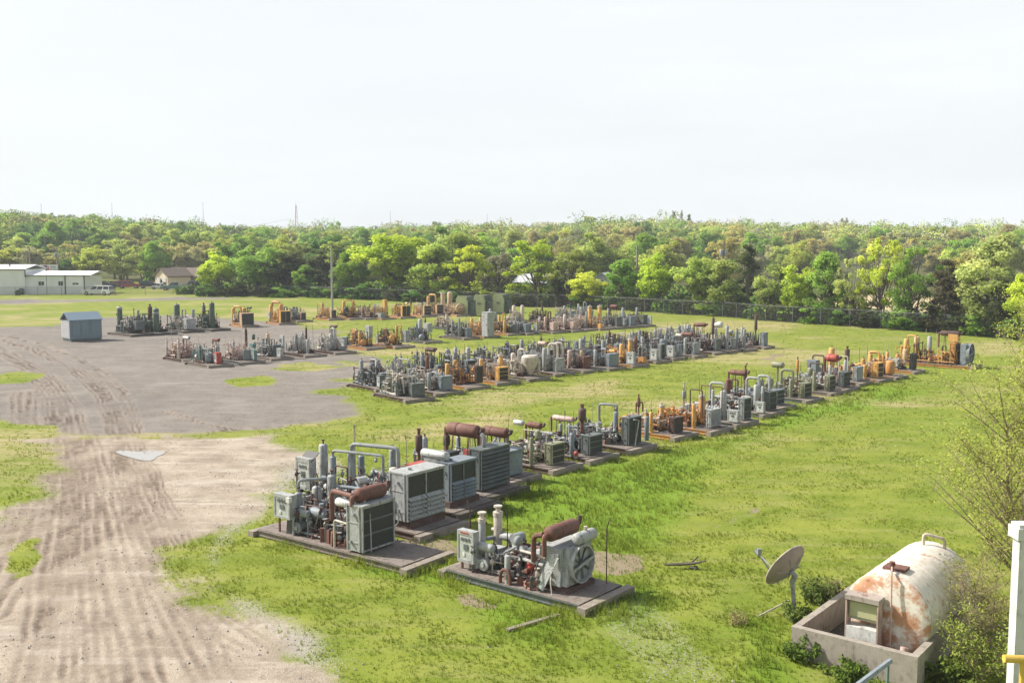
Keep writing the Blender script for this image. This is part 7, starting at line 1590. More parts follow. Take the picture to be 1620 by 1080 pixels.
# ------------------------------------------------------------------ far left row
GD = 'machines in the far left row'
BIGR = lambda h, w, c, st='tall': ('rad', 1.8, 0.1, w, h, 0.9, c, dict(style=st, z=0.33))
D_ = [
 ('dark green compressor with small white drum behind the blue grey shed, on a low trailer', 208, 533, 'green', 'dgrey', [('tank', -1.6, -0.3, 3.0, 0.32, 'green'), ('drum', (-1.6, -0.3, 2.9), (-1.6, -0.3, 3.35), 0.33, 'lgrey', 'white_cap'), ('box', (1.2, 0.2, 0.7, 1.1, 1.1, 1.0), 'dgrey', 'cooler_box'), ('pipe', [(0.3, 0.3, 1.0), (0.3, 0.3, 3.2)], 0.05, 'drust', 'vent_pipe', False), ('drum', (0.8, 0.5, 1.9), (0.8, 0.5, 3.0), 0.16, 'grey', 'silencer'), ('arch', -0.7, -0.7, 0.5, -0.1, -0.7, 0.5, 1.7, 0.06, 'lgrey')], -40),
 ('dark green compressor with thick rusty stack and green striped tower', 245, 531, 'green', 'dgrey', [('muf', -0.9, 0.2, 1.4, 1.9, 0.26, 'drust', 'z'), ('tank', 1.3, -0.4, 2.9, 0.36, 'green'), ('drum', (1.3, -0.4, 2.35), (1.3, -0.4, 2.9), 0.37, 'lgrey', 'white_cap'), ('arch', 0.3, -0.1, 1.0, 1.1, -0.1, 2.5, 3.1, 0.07, 'dgrey'), ('drum', (0.4, -0.6, 0.3), (0.4, -0.6, 1.7), 0.3, 'green', 'air_receiver')], -40),
 ('green compressor with smooth green tower and white square cooler', 289, 527, 'green', 'green', [('tank', -0.9, 0.0, 3.1, 0.36, 'green'), ('box', (1.5, 0.1, 0.4, 0.9, 1.3, 1.3), 'lgrey', 'cooler_box'), ('arch', -0.3, 0.3, 0.8, 0.3, 0.4, 0.8, 2.7, 0.08, 'lgrey'), ('drum', (1.2, 0.8, 1.7), (1.2, 0.8, 2.8), 0.18, 'grey', 'silencer')], -42),
 ('dark green compressor with tall narrow tower, left of the orange radiators', 333, 524, 'green', 'dgrey', [('tank', 1.4, -0.4, 3.3, 0.34, 'green'), ('muf', -1.3, 0.2, 0.9, 2.2, 0.22, 'dgrey', 'z'), ('arch', 0.6, 0.1, 1.0, 1.4, -0.2, 2.9, 3.4, 0.06, 'dgrey'), ('drum', (0.2, -0.6, 0.3), (0.2, -0.6, 1.8), 0.38, 'green', 'air_receiver'), ('box', (-0.3, 0.4, 1.0, 0.8, 0.7, 1.0), 'green', 'engine_hood')], -42),
 ('yellow compressor with the widest dark radiator in the far left row', 383, 518, 'yellow', 'orange', [('rad', 1.9, -0.2, 2.5, 2.1, 1.1, 'tan', dict(style='box', z=0.3)), ('tank', -1.7, -0.7, 2.5, 0.3, 'yellow'), ('arch', -1.7, -0.7, 2.5, -0.6, 0.0, 1.3, 2.95, 0.16, 'yellow'), ('panel', -0.8, -0.9, 0.9, 0.6, 0.9, 'lgrey', {}), ('tank', -0.5, 0.2, 2.6, 0.34, 'yellow'), ('muf', 0.7, 0.4, 2.9, 1.5, 0.16, 'black', 'x')], -55),
 ('yellow compressor with square dark radiator and high yellow pipe arch', 441, 514, 'yellow', 'orange', [('rad', 1.9, 0.0, 2.2, 2.1, 1.0, 'yellow', dict(style='tall', z=0.3)), ('tank', -1.9, -0.4, 2.7, 0.3, 'yellow'), ('arch', -1.9, -0.4, 2.7, -0.4, 0.3, 2.0, 3.4, 0.2, 'orange'), ('tank', -0.4, 0.3, 2.9, 0.36, 'orange'), ('panel', -1.2, -0.9, 0.8, 0.6, 1.0, 'lgrey', {}), ('arch', 0.2, 0.4, 1.0, 1.2, 0.5, 1.8, 2.7, 0.1, 'black')], -55),
 ('dark low compressor right of the two big yellow radiators', 470, 510, 'dgrey', 'dgrey', [('rad', 1.6, 0.2, 1.2, 1.4, 0.5, 'pink', dict(style='box', z=0.3)), ('box', (0.2, -0.5, 0.4, 0.9, 0.9, 1.2), 'dgrey', 'cooler_box'), ('tank', -0.5, 0.3, 1.7, 0.2, 'grey')], -48),
 ('low yellow compressor just left of the light pole foot', 520, 507, 'yellow', 'rust', [('rad', 1.7, 0.0, 1.2, 1.5, 0.8, 'tan', dict(style='box', z=0.4)), ('tank', -0.8, -0.3, 2.5, 0.26, 'orange'), ('arch', -1.8, -0.6, 0.5, -0.9, -0.3, 2.2, 2.6, 0.08, 'yellow')], -50),
 ('yellow compressor with dark round drum, right of the light pole foot', 553, 506, 'yellow', 'orange', [('drum', (0.5, -0.6, 0.5), (0.5, -0.6, 2.1), 0.42, 'black', 'upright_drum'), ('tank', -0.6, -0.3, 2.8, 0.3, 'yellow'), ('tank', 0.3, 0.6, 2.9, 0.24, 'orange'), ('arch', -0.6, -0.3, 2.6, 0.3, 0.6, 2.7, 3.2, 0.1, 'yellow')], -50),
 ('low pinkish orange compressor without tall parts', 578, 506, 'pink', 'orange', [('tank', -0.6, 0.0, 1.2, 0.22, 'orange'), ('box', (0.8, 0.0, 0.4, 0.7, 0.8, 0.7), 'tan', 'cooler_box')], -50),
 ('yellow compressor with grey tray and square upright tower', 603, 506, 'yellow', 'orange', [('box', (0.9, -0.4, 0.3, 1.6, 1.0, 0.75), 'grey', 'drip_tray'), ('box', (0.6, 0.5, 0.4, 0.7, 0.6, 2.9), 'yellow', 'upright_tower'), ('tank', -0.4, -0.5, 2.2, 0.26, 'bgrey')], -50),
 ('yellow compressor with double core square radiator', 634, 504, 'yellow', 'orange', [('rad', 1.7, 0.0, 2.0, 2.1, 0.9, 'yellow', dict(style='tall', z=0.3)), ('drum', (0.6, 0.3, 2.5), (1.5, 0.3, 2.5), 0.22, 'tan'), ('tank', -1.0, 0.0, 1.7, 0.24, 'orange'), ('muf', 1.3, 0.8, 2.2, 0.9, 0.14, 'drust', 'z')], -60),
 ('yellow compressor with black framed radiator split in two rows', 668, 502, 'yellow', 'rust', [('rad', 1.7, 0.0, 1.8, 1.9, 0.8, 'tan', dict(style='lines', z=0.3)), ('pipe', [(-0.6, 0.2, 1.0), (-0.6, 0.2, 3.4)], 0.1, 'black', 'exhaust_stack', False), ('tank', -1.2, 0.0, 1.5, 0.24, 'orange')], -60),
 ('yellow compressor with tall pipe arch behind a small brown radiator', 688, 500, 'yellow', 'orange', [('rad', 1.7, 0.0, 1.7, 1.9, 0.8, 'tan', dict(style='lines', z=0.3)), ('tank', -1.8, -0.2, 3.0, 0.3, 'yellow'), ('arch', -1.8, -0.2, 3.0, -0.3, 0.4, 0.8, 3.6, 0.15, 'yellow'), ('panel', -1.0, -0.7, 0.9, 0.6, 1.0, 'lgrey', {})], -60),
 ('tan compressor with two fat tan towers', 706, 498, 'tan', 'tan', [('tank', -0.9, -0.1, 3.6, 0.42, 'tan', 0.265, 'flange'), ('tank', 0.7, 0.2, 3.8, 0.48, 'tan', 0.265, None)], -60),
 ('rusty tan compressor with round barred end, left of the olive cabinets', 722, 501, 'tan', 'tan', [('drum', (1.0, -0.1, 1.3), (1.7, -0.1, 1.3), 0.95, 'tan', 'round_cooler'), ('tank', 0.3, 0.6, 2.9, 0.3, 'tan'), ('box', (1.72, -0.1, 1.15, 0.06, 1.4, 0.12), 'rust', 'cooler_bar'), ('box', (1.72, -0.1, 0.75, 0.06, 1.2, 0.14), 'rust', 'cooler_bar')], -62),
]
for (lab, px, py, col, eng, items, hd) in D_:
    unit(lab, px, py, col, items, L=4.6, W=2.4, hd=hd, eng=eng, group=GD, nb=28, hz=2.0, k=0.9 if col == 'green' else 0.76, filt=None, timber='wood' if col != 'green' else 'dwood')

def shed():
    x, y = G(111.5, 541.5); hd = R(43)
    o = empty('metal_shed', (x, y, gz(x, y)), hd, 'small blue grey metal enclosure with pitched roof on the gravel yard', 'shed')
    W, D, H, RH = 3.15, 2.3, 2.1, 0.72
    wm = corrugated('shed_wall', (0.155, 0.215, 0.245), 9.0); em = plain('shed_end_sunlit', (0.46, 0.47, 0.48), 0.5, var=0.1)  # end wall and louvre paler: sunlight on them put into the colour
    b = MB().box(W / 2, D / 2, 0.25, W, D, H - 0.25); k = b.build('wall', wm, o)
    MB().box(-0.02, D / 2, 0.32, 0.05, D * 0.94, H - 0.38).build('end_wall', em, o)
    s = MB()
    for i in range(9): s.box(-0.055, D / 2, 0.45 + i * 0.19, 0.03, D * 0.8, 0.08, 0, (1, 1), Matrix.Rotation(R(-30), 3, 'Y'))
    s.build('vent_louver', em, o)
    MB().prism([(-0.12, H), (D / 2, H + RH), (D + 0.12, H), (D + 0.12, H + 0.07), (D / 2, H + RH + 0.07), (-0.12, H + 0.07)], 'x', -0.15, W + 0.1).build('roof', plain('shed_roof', (0.19, 0.25, 0.30), 0.4, var=0.1), o)
    MB().prism([(0.1, H), (D - 0.1, H), (D / 2, H + RH - 0.05)], 'x', 0.05, 0.12).build('gable_opening', P['black'], o)
    for x0 in (0.25, 1.1): MB().box(x0 + 0.35, -0.02, 0.5, 0.7, 0.05, 1.45).build('door', wm, o)
    MB().box(2.55, -0.02, 0.5, 0.95, 0.05, 1.5).build('door', wm, o)
    MB().box(W / 2, D / 2, 0.02, W - 0.1, D - 0.1, 0.23).build('base_skid', P['dgrey'], o)
shed()

def olive_cabinet(px, py, lab, hd=-24):
    x, y = G(px, py); o = empty('generator_housing', (x, y, gz(x, y)), R(hd), lab, 'generator housing', 'tall olive housings at the far fence')
    w, d, H = 1.75, 2.6, 2.75
    # stepped front slab facing the camera side
    fr = [(-w / 2, 0.1), (w / 2, 0.1), (w / 2, H * 0.74), (w * 0.40, H * 0.83), (w * 0.40, H * 0.97), (w * 0.34, H), (-w * 0.36, H), (-w * 0.5, H * 0.84)]
    MB().prism(fr, 'y', -d / 2, -d / 2 + 0.25).build('front_panel', P['lolive'], o)
    MB().prism(fr[:3] + [(-w / 2, H * 0.74)], 'y', -d / 2 + 0.25, d / 2).build('housing', P['green'], o)
    MB().box(0.05, 0.2, H * 0.74, w * 0.66, d * 0.75, H * 0.22).build('roof_duct', P['dgrey'], o)
    MB().box(w / 2 + 0.32, -0.35, 0.05, 0.65, 0.9, H * 0.62, 0, (0.8, 0.9)).build('side_cooler', P['dgrey'], o)
    MB().box(0.0, -d / 2 - 0.012, H * 0.55, 0.55, 0.02, 0.12).box(-0.02, -d / 2 - 0.012, H * 0.49, 0.45, 0.02, 0.08).build('nameplate', P['dgrey'], o)
    MB().box(0, 0, 0.0, w + 0.3, d + 0.1, 0.1).build('base_skid', P['dgrey'], o)
olive_cabinet(737, 499, 'leftmost of the three tall olive housings near the far fence')
olive_cabinet(764, 496, 'middle one of the three tall olive housings near the far fence')
olive_cabinet(794, 494.5, 'rightmost of the three tall olive housings near the far fence')

grow_grass()
scatter_stones()
# ================================================================== NEAR RIGHT CORNER
def bund_and_tank():
    ang = R(-39); h = Vector((math.cos(ang), math.sin(ang), 0)); s = Vector((-h.y, h.x, 0))
    fx, fy = G(1452, 1041, 0.72); Lf, Ls, H, T = 2.85, 5.2, 0.72, 0.17
    org = Vector((fx, fy, 0)) - h * Lf
    z = gz(org.x, org.y)
    conc = paint('stained_concrete', (0.34, 0.30, 0.25), 0.10, 0.9, rustcol=(0.20, 0.15, 0.10), dust=0.25)
    o = empty('concrete_bund', (org.x, org.y, z), ang, 'open topped low concrete wall box round the rusty white tank', 'containment wall')
    def wall(x, y, sx, sy, nm, m=conc): return MB().box(x, y, -0.25, sx, sy, H + 0.25).build(nm, m, o)
    wall(Lf / 2, T / 2, Lf, T, 'front_wall'); wall(Lf / 2, Ls - T / 2, Lf, T, 'back_wall')
    wall(T / 2, Ls / 2, T - 0.004, Ls - 2 * T, 'side_wall'); wall(Lf - T / 2, Ls / 2, T - 0.004, Ls - 2 * T, 'side_wall')
    MB().box(Lf / 2, Ls / 2, -0.05, Lf - 2 * T, Ls - 2 * T, 0.1).build('bund_floor', plain('wet_dark_floor', (0.06, 0.05, 0.042), 0.7), o)
    # tank --------------------------------------------------------------
    r = 0.98; L = 3.55; zc = 1.10
    m, t, b = nt('rusted_white_tank')
    v = obj_vec(t)
    n1 = N(t, 'ShaderNodeTexNoise', Scale=1.5, Detail=7.0, Roughness=0.66); t.links.new(v, n1.inputs['Vector'])
    n2 = N(t, 'ShaderNodeTexNoise', Scale=6.0, Detail=6.0, Roughness=0.7); t.links.new(v, n2.inputs['Vector'])
    c = mixc(t, ramp(t, n2.outputs['Fac'], 0.40, 0.66), (0.70, 0.66, 0.58), (0.54, 0.46, 0.37))
    c = mixc(t, ramp(t, math_n(t, 'ADD', math_n(t, 'MULTIPLY', n1.outputs['Fac'], 0.75), math_n(t, 'MULTIPLY', n2.outputs['Fac'], 0.25)), 0.575, 0.70), c, (0.46, 0.235, 0.13))
    c = mixc(t, ramp(t, math_n(t, 'ADD', math_n(t, 'MULTIPLY', n1.outputs['Fac'], 0.6), math_n(t, 'MULTIPLY', n2.outputs['Fac'], 0.4)), 0.61, 0.68), c, (0.22, 0.095, 0.05))
    t.links.new(c, b.inputs['Base Color']); b.inputs['Roughness'].default_value = 0.6
    tk = empty('fuel_tank', tuple(org + h * (Lf * 0.64) + s * 0.95 + Vector((0, 0, z))), ang, 'big rusty white horizontal fuel tank lying in the concrete box', 'tank')
    MB().lathe((0, 0, zc), (0, 1, 0), [(0.14, r * 0.99), (0.2, r), (L - 0.2, r), (L - 0.14, r * 0.97), (L - 0.07, r * 0.85), (L - 0.01, r * 0.4), (L, 0.05)], 40).build('tank_shell', m, tk)
    m2 = m.copy(); m2.name = 'rusted_tank_end'
    for nd in m2.node_tree.nodes:
        if nd.type == 'MAP_RANGE' and abs(nd.inputs['From Min'].default_value - 0.575) < 1e-4: nd.inputs['From Min'].default_value = 0.44; nd.inputs['From Max'].default_value = 0.56
        if nd.type == 'MAP_RANGE' and abs(nd.inputs['From Min'].default_value - 0.61) < 1e-4: nd.inputs['From Min'].default_value = 0.58; nd.inputs['From Max'].default_value = 0.66
        if nd.type == 'TEX_NOISE' and abs(nd.inputs['Scale'].default_value - 1.5) < 1e-4: nd.inputs['Scale'].default_value = 2.1
    MB().lathe((0, 0, zc), (0, 1, 0), [(0, 0.02), (0.01, r * 0.5), (0.03, r * 0.80), (0.06, r * 0.93), (0.10, r * 0.98), (0.14, r * 0.99)], 40, True, False).build('tank_end', m2, tk)
    seams = MB()
    for yy in (0.16, 1.25, 2.4): seams.lathe((0, yy, zc), (0, 1, 0), [(0, r * 1.0), (0.004, r * 1.008), (0.03, r * 1.008), (0.034, r)], 40, False, False)
    seams.build('weld_seam', m, tk)
    for yy in (0.7, 2.8): MB().box(0, yy, 0.04, 1.3, 0.2, zc - r + 0.10).build('saddle', P['rust'], tk)
    MB().tube([(-0.10, 2.95, zc + r - 0.03), (-0.10, 2.95, zc + r + 0.28), (0.34, 3.2, zc + r + 0.16), (0.34, 3.2, zc + r - 0.15)], 0.04, 8).build('vent_pipe', paint('vent_cream', (0.62, 0.54, 0.42), 0.4), tk)
    MB().cyl((0.0, 0.35, zc + r - 0.05), (0.0, 0.35, zc + r + 0.2), 0.045, 8).cyl((0.0, 0.35, zc + r + 0.13), (0.0, 0.35, zc + r + 0.22), 0.07, 8).box(0.0, 0.62, zc + r - 0.02, 0.5, 0.4, 0.06).build('filler_neck', P['rust'], tk)
    MB().tube([(0.0, 0.35, zc + r + 0.12), (0.12, -0.05, zc + r + 0.05), (0.16, -0.12, zc + 0.2), (0.16, -0.12, 0.3)], 0.022, 6).build('delivery_pipe', P['pink'], tk)
    # fuel dispenser ----------------------------------------------------
    dp = empty('fuel_dispenser', tuple(org + h * (Lf * 0.46) + s * 0.74 + Vector((0, 0, z))), ang, 'old white fuel dispenser cabinet with glass window in front of the tank', 'fuel dispenser')
    wm = paint('dispenser_white', (0.66, 0.66, 0.62), 0.35, rustcol=(0.36, 0.18, 0.10))
    MB().box(0.1, 0, 0.05, 0.72, 0.34, 0.80).build('lower_cabinet', wm, dp)
    for sx in (-1, 1): MB().box(0.1 + sx * 0.36, -0.02, 0.05, 0.03, 0.30, 1.50).build('frame_post', P['pink'], dp)
    MB().box(0.1, 0, 1.46, 0.78, 0.38, 0.11).build('head', paint('dispenser_head', (0.38, 0.33, 0.29), 0.5), dp)
    MB().box(0.1, 0.06, 0.98, 0.68, 0.18, 0.48).build('meter_box', plain('meter_dull', (0.34, 0.33, 0.22), 0.6, var=0.3), dp)
    MB().box(0.1, -0.06, 1.06, 0.62, 0.03, 0.34).build('window', plain('yellowed_glass', (0.40, 0.40, 0.24), 0.2, var=0.2), dp)
    # loose old pipe and ring in the box
    pz = Vector((0, 0, z + 0.12))
    a = org + h * (Lf * 0.82) + s * 0.5
    pp = MB().tube([(0, 0, 0), (0.12, 0.1, 0.5)], 0.09, 10, False).build('pipe_stub', P['pink']); pp.location = a + pz
    tag(pp, 'short rusty tan pipe stub standing in the front right corner of the concrete box', 'pipe')
    rg = MB(); pts = [(0.16 * math.cos(i * 0.5236), 0.16 * math.sin(i * 0.5236), 0.03 * math.cos(i)) for i in range(11)]
    rg.tube(pts, 0.025, 6, False); ro = rg.build('hose_loop', P['white']); ro.location = org + h * (Lf * 0.70) + s * 0.32 + Vector((0, 0, z + 0.30)); ro.rotation_euler = (R(60), 0, 0.3)
    tag(ro, 'white looped hose end beside the fuel dispenser in the box', 'hose')
bund_and_tank()

def dish():
    x, y = G(1258, 979); z = gz(x, y)
    o = empty('satellite_dish', (x, y, z), 0, 'weathered satellite dish on a grey post seen from behind', 'satellite dish')
    MB().tube([(0.02, 0, -0.2), (-0.06, 0, 0.55), (-0.10, 0.0, 1.0)], 0.055, 8, False).build('post', P['grey'], o)
    n = Vector((-0.52, 0.68, 0.51)).normalized(); u = n.cross(Vector((0, 0, 1))).normalized(); w = n.cross(u)
    c = Vector((-0.20, 0.05, 1.30)); Rr = 0.66
    mb = MB(); vs = []; fs = []; K, M_ = 28, 6
    for side in (0, 1):
        for i in range(M_ + 1):
            q = Rr * i / M_; zz = 0.32 * (i / M_) ** 2 * Rr + (0.018 if side else 0)
            for k in range(K):
                a = 2 * math.pi * k / K; vs.append(c + n * (zz - 0.1) + u * math.cos(a) * q * 0.93 + w * math.sin(a) * q)
    for side in (0, 1):
        b0 = side * (M_ + 1) * K
        for i in range(M_):
            for k in range(K):
                p, q = b0 + i * K + k, b0 + i * K + (k + 1) % K
                fs.append((p, p + K, q + K, q) if not side else (p, q, q + K, p + K))
    e0, e1 = M_ * K, (2 * M_ + 1) * K
    for k in range(K): fs.append((e0 + k, e1 + k, e1 + (k + 1) % K, e0 + (k + 1) % K))
    mb.add(vs, fs); mb.build('reflector', plain('dish_back_weathered', (0.23, 0.20, 0.175), 0.8, var=0.5, scale=2.6), o)
    rim = MB(); rim.tube([c + n * (0.32 * Rr - 0.09) + u * math.cos(2 * math.pi * k / 30) * Rr * 0.935 + w * math.sin(2 * math.pi * k / 30) * Rr * 1.005 for k in range(31)], 0.016, 5, False); rim.build('rim', P['cream'], o)
    ribs = MB()
    for k in range(6):
        a = k * math.pi / 3; ribs.tube([c + n * (-0.12), c + n * (0.32 * Rr * 0.5 - 0.14) + (u * math.cos(a) + w * math.sin(a)) * Rr * 0.7], 0.012, 4, False)
    ribs.build('rib', P['grey'], o)
    MB().tube([c - n * 0.14, c - n * 0.26 , Vector((-0.10, 0, 0.95))], 0.07, 8, False).build('mount_bracket', P['grey'], o)
    f = c + n * 0.78 + w * (0.55)
    f = c + n * 0.75 - u * 0.35 + Vector((0, 0, -0.12))
    arm0 = c - u * Rr * 0.8 + n * 0.05
    MB().tube([c + n * 0.02 - w * (-Rr * 0.85), f], 0.022, 5, False).tube([c + n * 0.08 - u * Rr * 0.7, f], 0.016, 5, False).build('feed_arm', P['grey'], o)
    MB().cyl(f, f + n * 0.16, 0.05, 8).box(f.x, f.y, f.z + 0.02, 0.1, 0.1, 0.14).build('receiver_head', P['grey'], o)
dish()

def small_stuff():
    # plank by the first unit
    a, b_ = G(803, 1000), G(884, 974); d = Vector((b_[0] - a[0], b_[1] - a[1], 0)); c = Vector((a[0], a[1], 0)) + d / 2
    p = MB().box(0, 0, 0, d.length, 0.13, 0.06).build('wood_plank', P['wood']); p.location = (c.x, c.y, gz(c.x, c.y) + 0.01); p.rotation_euler = (0, R(1), math.atan2(d.y, d.x))
    tag(p, 'weathered wooden plank lying in the grass by the nearest compressor', 'plank')
    x, y = G(1092, 900)
    br = MB().tube([(-0.75, 0.1, 0.1), (-0.3, 0, 0.14), (0.1, -0.05, 0.18), (0.42, -0.12, 0.28)], [0.035, 0.05, 0.045, 0.02], 6, False).tube([(0, 0, 0.15), (0.25, 0.12, 0.34)], 0.025, 5, False).blob((0.1, -0.08, 0.05), 0.10, 4, sq=(1.5, 0.8, 0.7)).build('fallen_branch', P['dwood']); br.location = (x, y, gz(x, y))
    tag(br, 'dark broken branch lying in the mown grass right of the nearest compressor', 'branch')
    x, y = G(1222, 975)
    st = MB().tube([(-0.4, -0.15, 0.05), (0.5, 0.3, 0.3)], 0.022, 5, False).build('fallen_stick', P['cream']); st.location = (x, y, gz(x, y))
    tag(st, 'pale straight stick leaning in the weeds beside the dish post', 'stick')
    # leaning pipe sticking out of grass between the front pair
    x, y = G(744, 862)
    vp = MB().tube([(0, 0, -0.1), (0, 0, 1.25), (-0.08, 0, 1.42)], 0.03, 6, False).build('standpipe', P['drust']); vp.location = (x, y, gz(x, y))
    tag(vp, 'thin rusty standpipe with bent pale tip between the two nearest compressors', 'pipe')
small_stuff()

def edge_building():
    # white metal building corner and yellow rail, cut by the right edge
    Y = 17.0; x = Y_AT(1601, 960, Y).x; top = Y_AT(1604, 836, Y).z; z = gz(x, Y)
    o = empty('white_outbuilding', (x, Y, z), R(0), 'white metal building corner with capped post, cut by the right edge', 'building')
    wh = paint('clean_white_trim', (0.62, 0.63, 0.62), 0.0, dust=0.05)
    MB().box(0.14, 0, -0.2, 0.24, 0.24, top - z + 0.05).build('corner_post', wh, o)
    MB().box(0.16, 0, top - z - 0.16, 0.40, 0.36, 0.20).box(0.16, 0, top - z + 0.04, 0.34, 0.3, 0.06).build('post_cap', wh, o)
    MB().box(1.76, 0.06, -0.2, 3.0, 0.08, top - z - 0.05).build('wall', corrugated('pale_blue_wall', (0.50, 0.56, 0.58), 26.0), o)
    MB().box(3.3, 1.6, -0.2, 0.08, 3.2, top - z - 0.05).build('wall', corrugated('pale_blue_wall', (0.50, 0.56, 0.58), 26.0), o)
    Y = 15.0; p = Y_AT(1588, 1041, Y); q = Y_AT(1660, 1052, Y)
    yl = plain('yellow_rail_paint', (0.56, 0.38, 0.07), 0.5, var=0.15)
    zg = gz(p.x, Y)
    r = empty('yellow_railing', (p.x, Y, zg), 0, 'yellow pipe railing end at the lower right edge', 'railing')
    hz = p.z - zg
    MB().tube([(0, 0, hz), (2.2, 0, hz - 0.08)], 0.062, 10, False).build('top_rail', yl, r)
    MB().cyl((0.30, 0, -0.2), (0.30, 0, hz - 0.03), 0.05, 8).build('post', yl, r)
    MB().cyl((1.9, 0, -0.2), (1.9, 0, hz - 0.07), 0.05, 8).build('post', yl, r)
    Y2 = 19.0; e = Y_AT(1409, 1044, Y2); f = Y_AT(1345, 1092, Y2 - 1.0); zg = gz(e.x, e.y)
    g = empty('grey_handrail', (e.x, e.y, zg), 0, 'grey square metal handrail end sloping up in front of the concrete box', 'handrail')
    a, b_ = Vector((0, 0, e.z - zg)), Vector((f.x - e.x, f.y - e.y, f.z - zg)); dd = b_ - a
    b2 = a + dd * 3.0
    MB().tube([a, b2], 0.055, 4, False).build('rail', P['bgrey'], g)
    MB().tube([a + dd * 0.06 - Vector((0, 0, 0.02)), Vector((a.x + dd.x * 0.06, a.y + dd.y * 0.06, -0.1))], 0.025, 6, False).build('post', P['teal'], g)
    MB().tube([a + dd * 2.4, Vector((a.x + dd.x * 2.4, a.y + dd.y * 2.4, -0.1))], 0.025, 6, False).build('post', P['teal'], g)
edge_building()

# ------------------------------------------------------------------ feathery sapling, scrub, weeds
def feathery_tree(name, label, px, py, H, seed, n_main, spread, leaf_n, col, cat='tree', leaf=0.028, stems=1, up=0.85):
    rn = random.Random(seed); x, y = G(px, py)
    o = empty(name, (x, y, gz(x, y)), 0, label, cat)
    w = MB(); tips = []
    def grow(p, d, L, r, lev):
        pts = [p]; k = 4 if lev < 2 else 3; dd = d.copy()
        for i in range(k):
            dd = (dd + Vector((rn.gauss(0, 0.10), rn.gauss(0, 0.10), rn.gauss(0.03, 0.06)))).normalized()
            pts.append(pts[-1] + dd * L / k)
        w.tube(pts, [r * (1 - 0.7 * i / k) for i in range(k + 1)], 5 if lev < 2 else 3, False)
        if lev >= 2:
            for q in pts[1:]: tips.append((q, dd))
        if lev < 3:
            nb = (0, 7, 5, 0)[lev] if lev else n_main
            for i in range(nb):
                f = rn.uniform(0.18, 1.0); j = min(k - 1, int(f * k)); q = pts[j].lerp(pts[j + 1], f * k - j)
                a = rn.uniform(0, 6.283); side = Vector((math.cos(a), math.sin(a), 0))
                nd = (dd * up * 0.7 + side * rn.uniform(0.5, 1.0) * spread + Vector((0, 0, 0.25))).normalized()
                grow(q, nd, L * (0.42 if lev == 0 else 0.46) * (1.2 - 0.6 * f) * rn.uniform(0.7, 1.25), r * 0.38 * (1.1 - 0.4 * f), lev + 1)
    for s in range(stems):
        d = Vector((rn.uniform(-0.25, 0.25) * (stems > 1) - 0.03, rn.uniform(-0.2, 0.2) * (stems > 1), 1)).normalized()
        grow(Vector((rn.uniform(-0.5, 0.5) * (stems > 1), rn.uniform(-0.4, 0.4) * (stems > 1), -0.1)), d, H * (1 if s == 0 else rn.uniform(0.6, 0.95)), H * 0.0085, 0)
    w.build('trunk', plain('twig_bark', (0.27, 0.205, 0.14), 0.9, var=0.4, scale=8.0), o)
    rg = np.random.default_rng(seed); T = np.array([list(t[0]) for t in tips]); 
    idx = rg.integers(0, len(T), leaf_n); C = T[idx] + rg.normal(0, 0.085, (leaf_n, 3))
    u = rg.normal(size=(leaf_n, 3)); u /= np.linalg.norm(u, axis=1)[:, None]; v = np.cross(u, rg.normal(size=(leaf_n, 3))); v /= np.linalg.norm(v, axis=1)[:, None]
    s = leaf * rg.uniform(0.5, 1.5, leaf_n)[:, None]
    V = np.stack([C - u * s, C - v * s * 0.4, C + u * s, C + v * s * 0.4], 1).reshape(-1, 3)
    me = np_mesh('foliage', V, np.arange(4 * leaf_n).reshape(-1, 4), 4, LOWLEAF, False, {'lv': ('FACE', np.clip(0.5 + rg.normal(0, 0.2, leaf_n), 0, 1))})
    c = link('foliage', me, o); c.color = col
    return o
feathery_tree('sapling_tree', 'feathery yellow green sapling with slim bare stems beside the white tank', 1598, 1024, 7.5, 12, 46, 1.0, 32000, (0.42, 0.48, 0.10, 1), leaf=0.030, stems=2)
feathery_tree('scrub_bush', 'brown stemmed scrub bush crowding the right wall of the concrete box', 1556, 1040, 2.6, 5, 26, 1.1, 3400, (0.33, 0.34, 0.09, 1), 'bush', 0.032, 5, 0.5)
feathery_tree('scrub_bush', 'low leafy scrub at the bottom right corner below the white post', 1580, 1085, 1.6, 8, 22, 1.2, 2800, (0.31, 0.38, 0.075, 1), 'bush', 0.036, 5, 0.5)

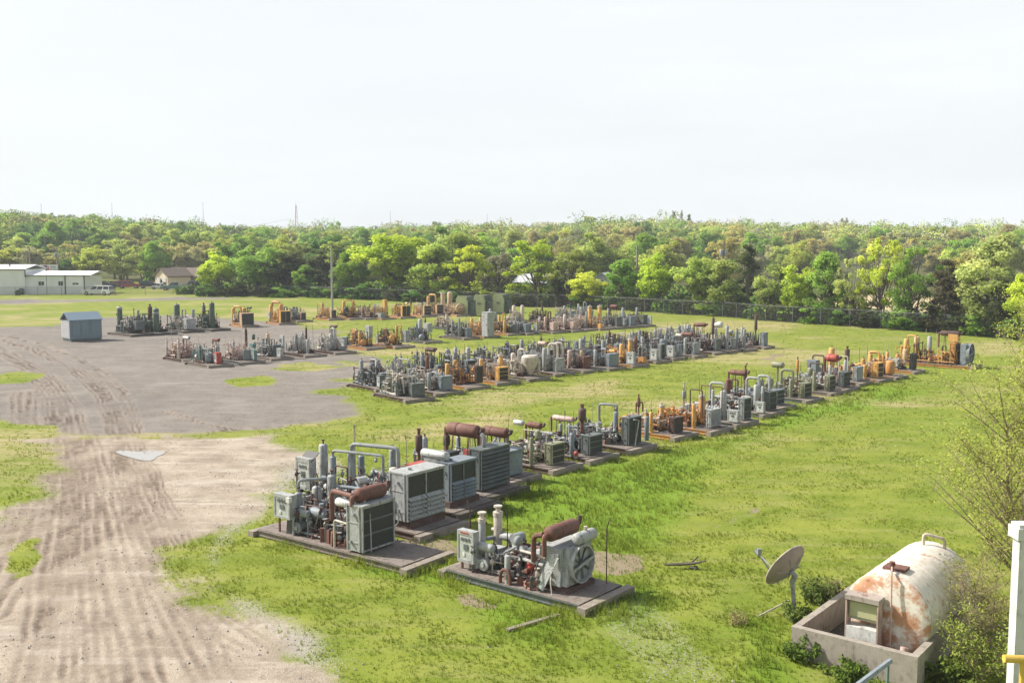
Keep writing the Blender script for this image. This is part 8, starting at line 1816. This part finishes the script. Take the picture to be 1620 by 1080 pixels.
def weed(label, px, py, H, W, seed, col, n=900, leaf=0.05):
    rn = random.Random(seed); rg = np.random.default_rng(seed); x, y = G(px, py)
    o = empty('weed_clump', (x, y, gz(x, y)), 0, label, 'weeds')
    w = MB(); P_ = []
    for i in range(26):
        a = rn.uniform(0, 6.28); q = W * rn.random() ** 0.7; h = H * rn.uniform(0.5, 1.0) * (1 - 0.4 * q / W)
        b0 = Vector((q * 0.6 * math.cos(a), q * 0.6 * math.sin(a), 0)); e = Vector((q * math.cos(a), q * math.sin(a), h))
        w.tube([b0, b0.lerp(e, 0.5) + Vector((0, 0, 0.04)), e], 0.006, 3, False); P_ += [b0.lerp(e, t) for t in (0.3, 0.5, 0.7, 0.85, 1.0)]
    w.build('stem', plain('weed_stem', (0.14, 0.15, 0.06), 0.9), o)
    T = np.array([list(p) for p in P_]); C = T[rg.integers(0, len(T), n)] + rg.normal(0, 0.05, (n, 3))
    u = rg.normal(size=(n, 3)); u /= np.linalg.norm(u, axis=1)[:, None]; v = np.cross(u, rg.normal(size=(n, 3))); v /= np.linalg.norm(v, axis=1)[:, None]
    s = leaf * rg.uniform(0.5, 1.4, n)[:, None]
    V = np.stack([C - u * s, C - v * s * 0.5, C + u * s, C + v * s * 0.5], 1).reshape(-1, 3)
    c = link('leaves', np_mesh('leaves', V, np.arange(4 * n).reshape(-1, 4), 4, LOWLEAF, False, {'lv': ('FACE', np.clip(0.5 + rg.normal(0, 0.2, n), 0, 1))}), o); c.color = col
WG = (0.13, 0.20, 0.035, 1)
weed('green weed clump in front of the left corner of the concrete box', 1272, 1042, 0.75, 0.55, 1, WG, 1400)
weed('tall leafy weed beside the dish post', 1262, 985, 0.6, 0.4, 2, (0.16, 0.22, 0.05, 1), 700)
weed('dark leafy weed clump between dish post and concrete box', 1292, 952, 0.75, 0.5, 3, (0.12, 0.17, 0.04, 1), 900)
weed('dry greyish weed clump left of the white tank', 1318, 946, 0.5, 0.6, 4, (0.22, 0.20, 0.10, 1), 800)
weed('straw coloured weed tuft in the grass left of the dish', 1165, 988, 0.45, 0.3, 5, (0.32, 0.27, 0.12, 1), 300, 0.03)
weed('young green weed on the top corner of the concrete box', 1292, 1004, 0.55, 0.35, 6, (0.20, 0.26, 0.05, 1), 500)
weed('bushy weeds along the foot of the front concrete wall', 1345, 1074, 0.45, 0.7, 7, WG, 1200)
weed('weeds at the near right corner of the concrete box', 1500, 1080, 0.6, 0.6, 8, (0.17, 0.23, 0.045, 1), 1200)

# ------------------------------------------------------------------ spring haze
def haze():
    m = bpy.data.materials.new('haze_air'); m.use_nodes = True; t = m.node_tree; t.nodes.clear()
    out = t.nodes.new('ShaderNodeOutputMaterial'); v = t.nodes.new('ShaderNodeVolumePrincipled')
    v.inputs['Color'].default_value = (0.86, 0.93, 1.0, 1); v.inputs['Density'].default_value = 0.00033; v.inputs['Anisotropy'].default_value = 0.0
    t.links.new(v.outputs[0], out.inputs['Volume'])
    o = MB().box(0, 0, -5, 2900, 2900, 100).build('haze', m)
    tag(o, 'thin spring haze in the air', 'haze', kind='stuff')
haze()
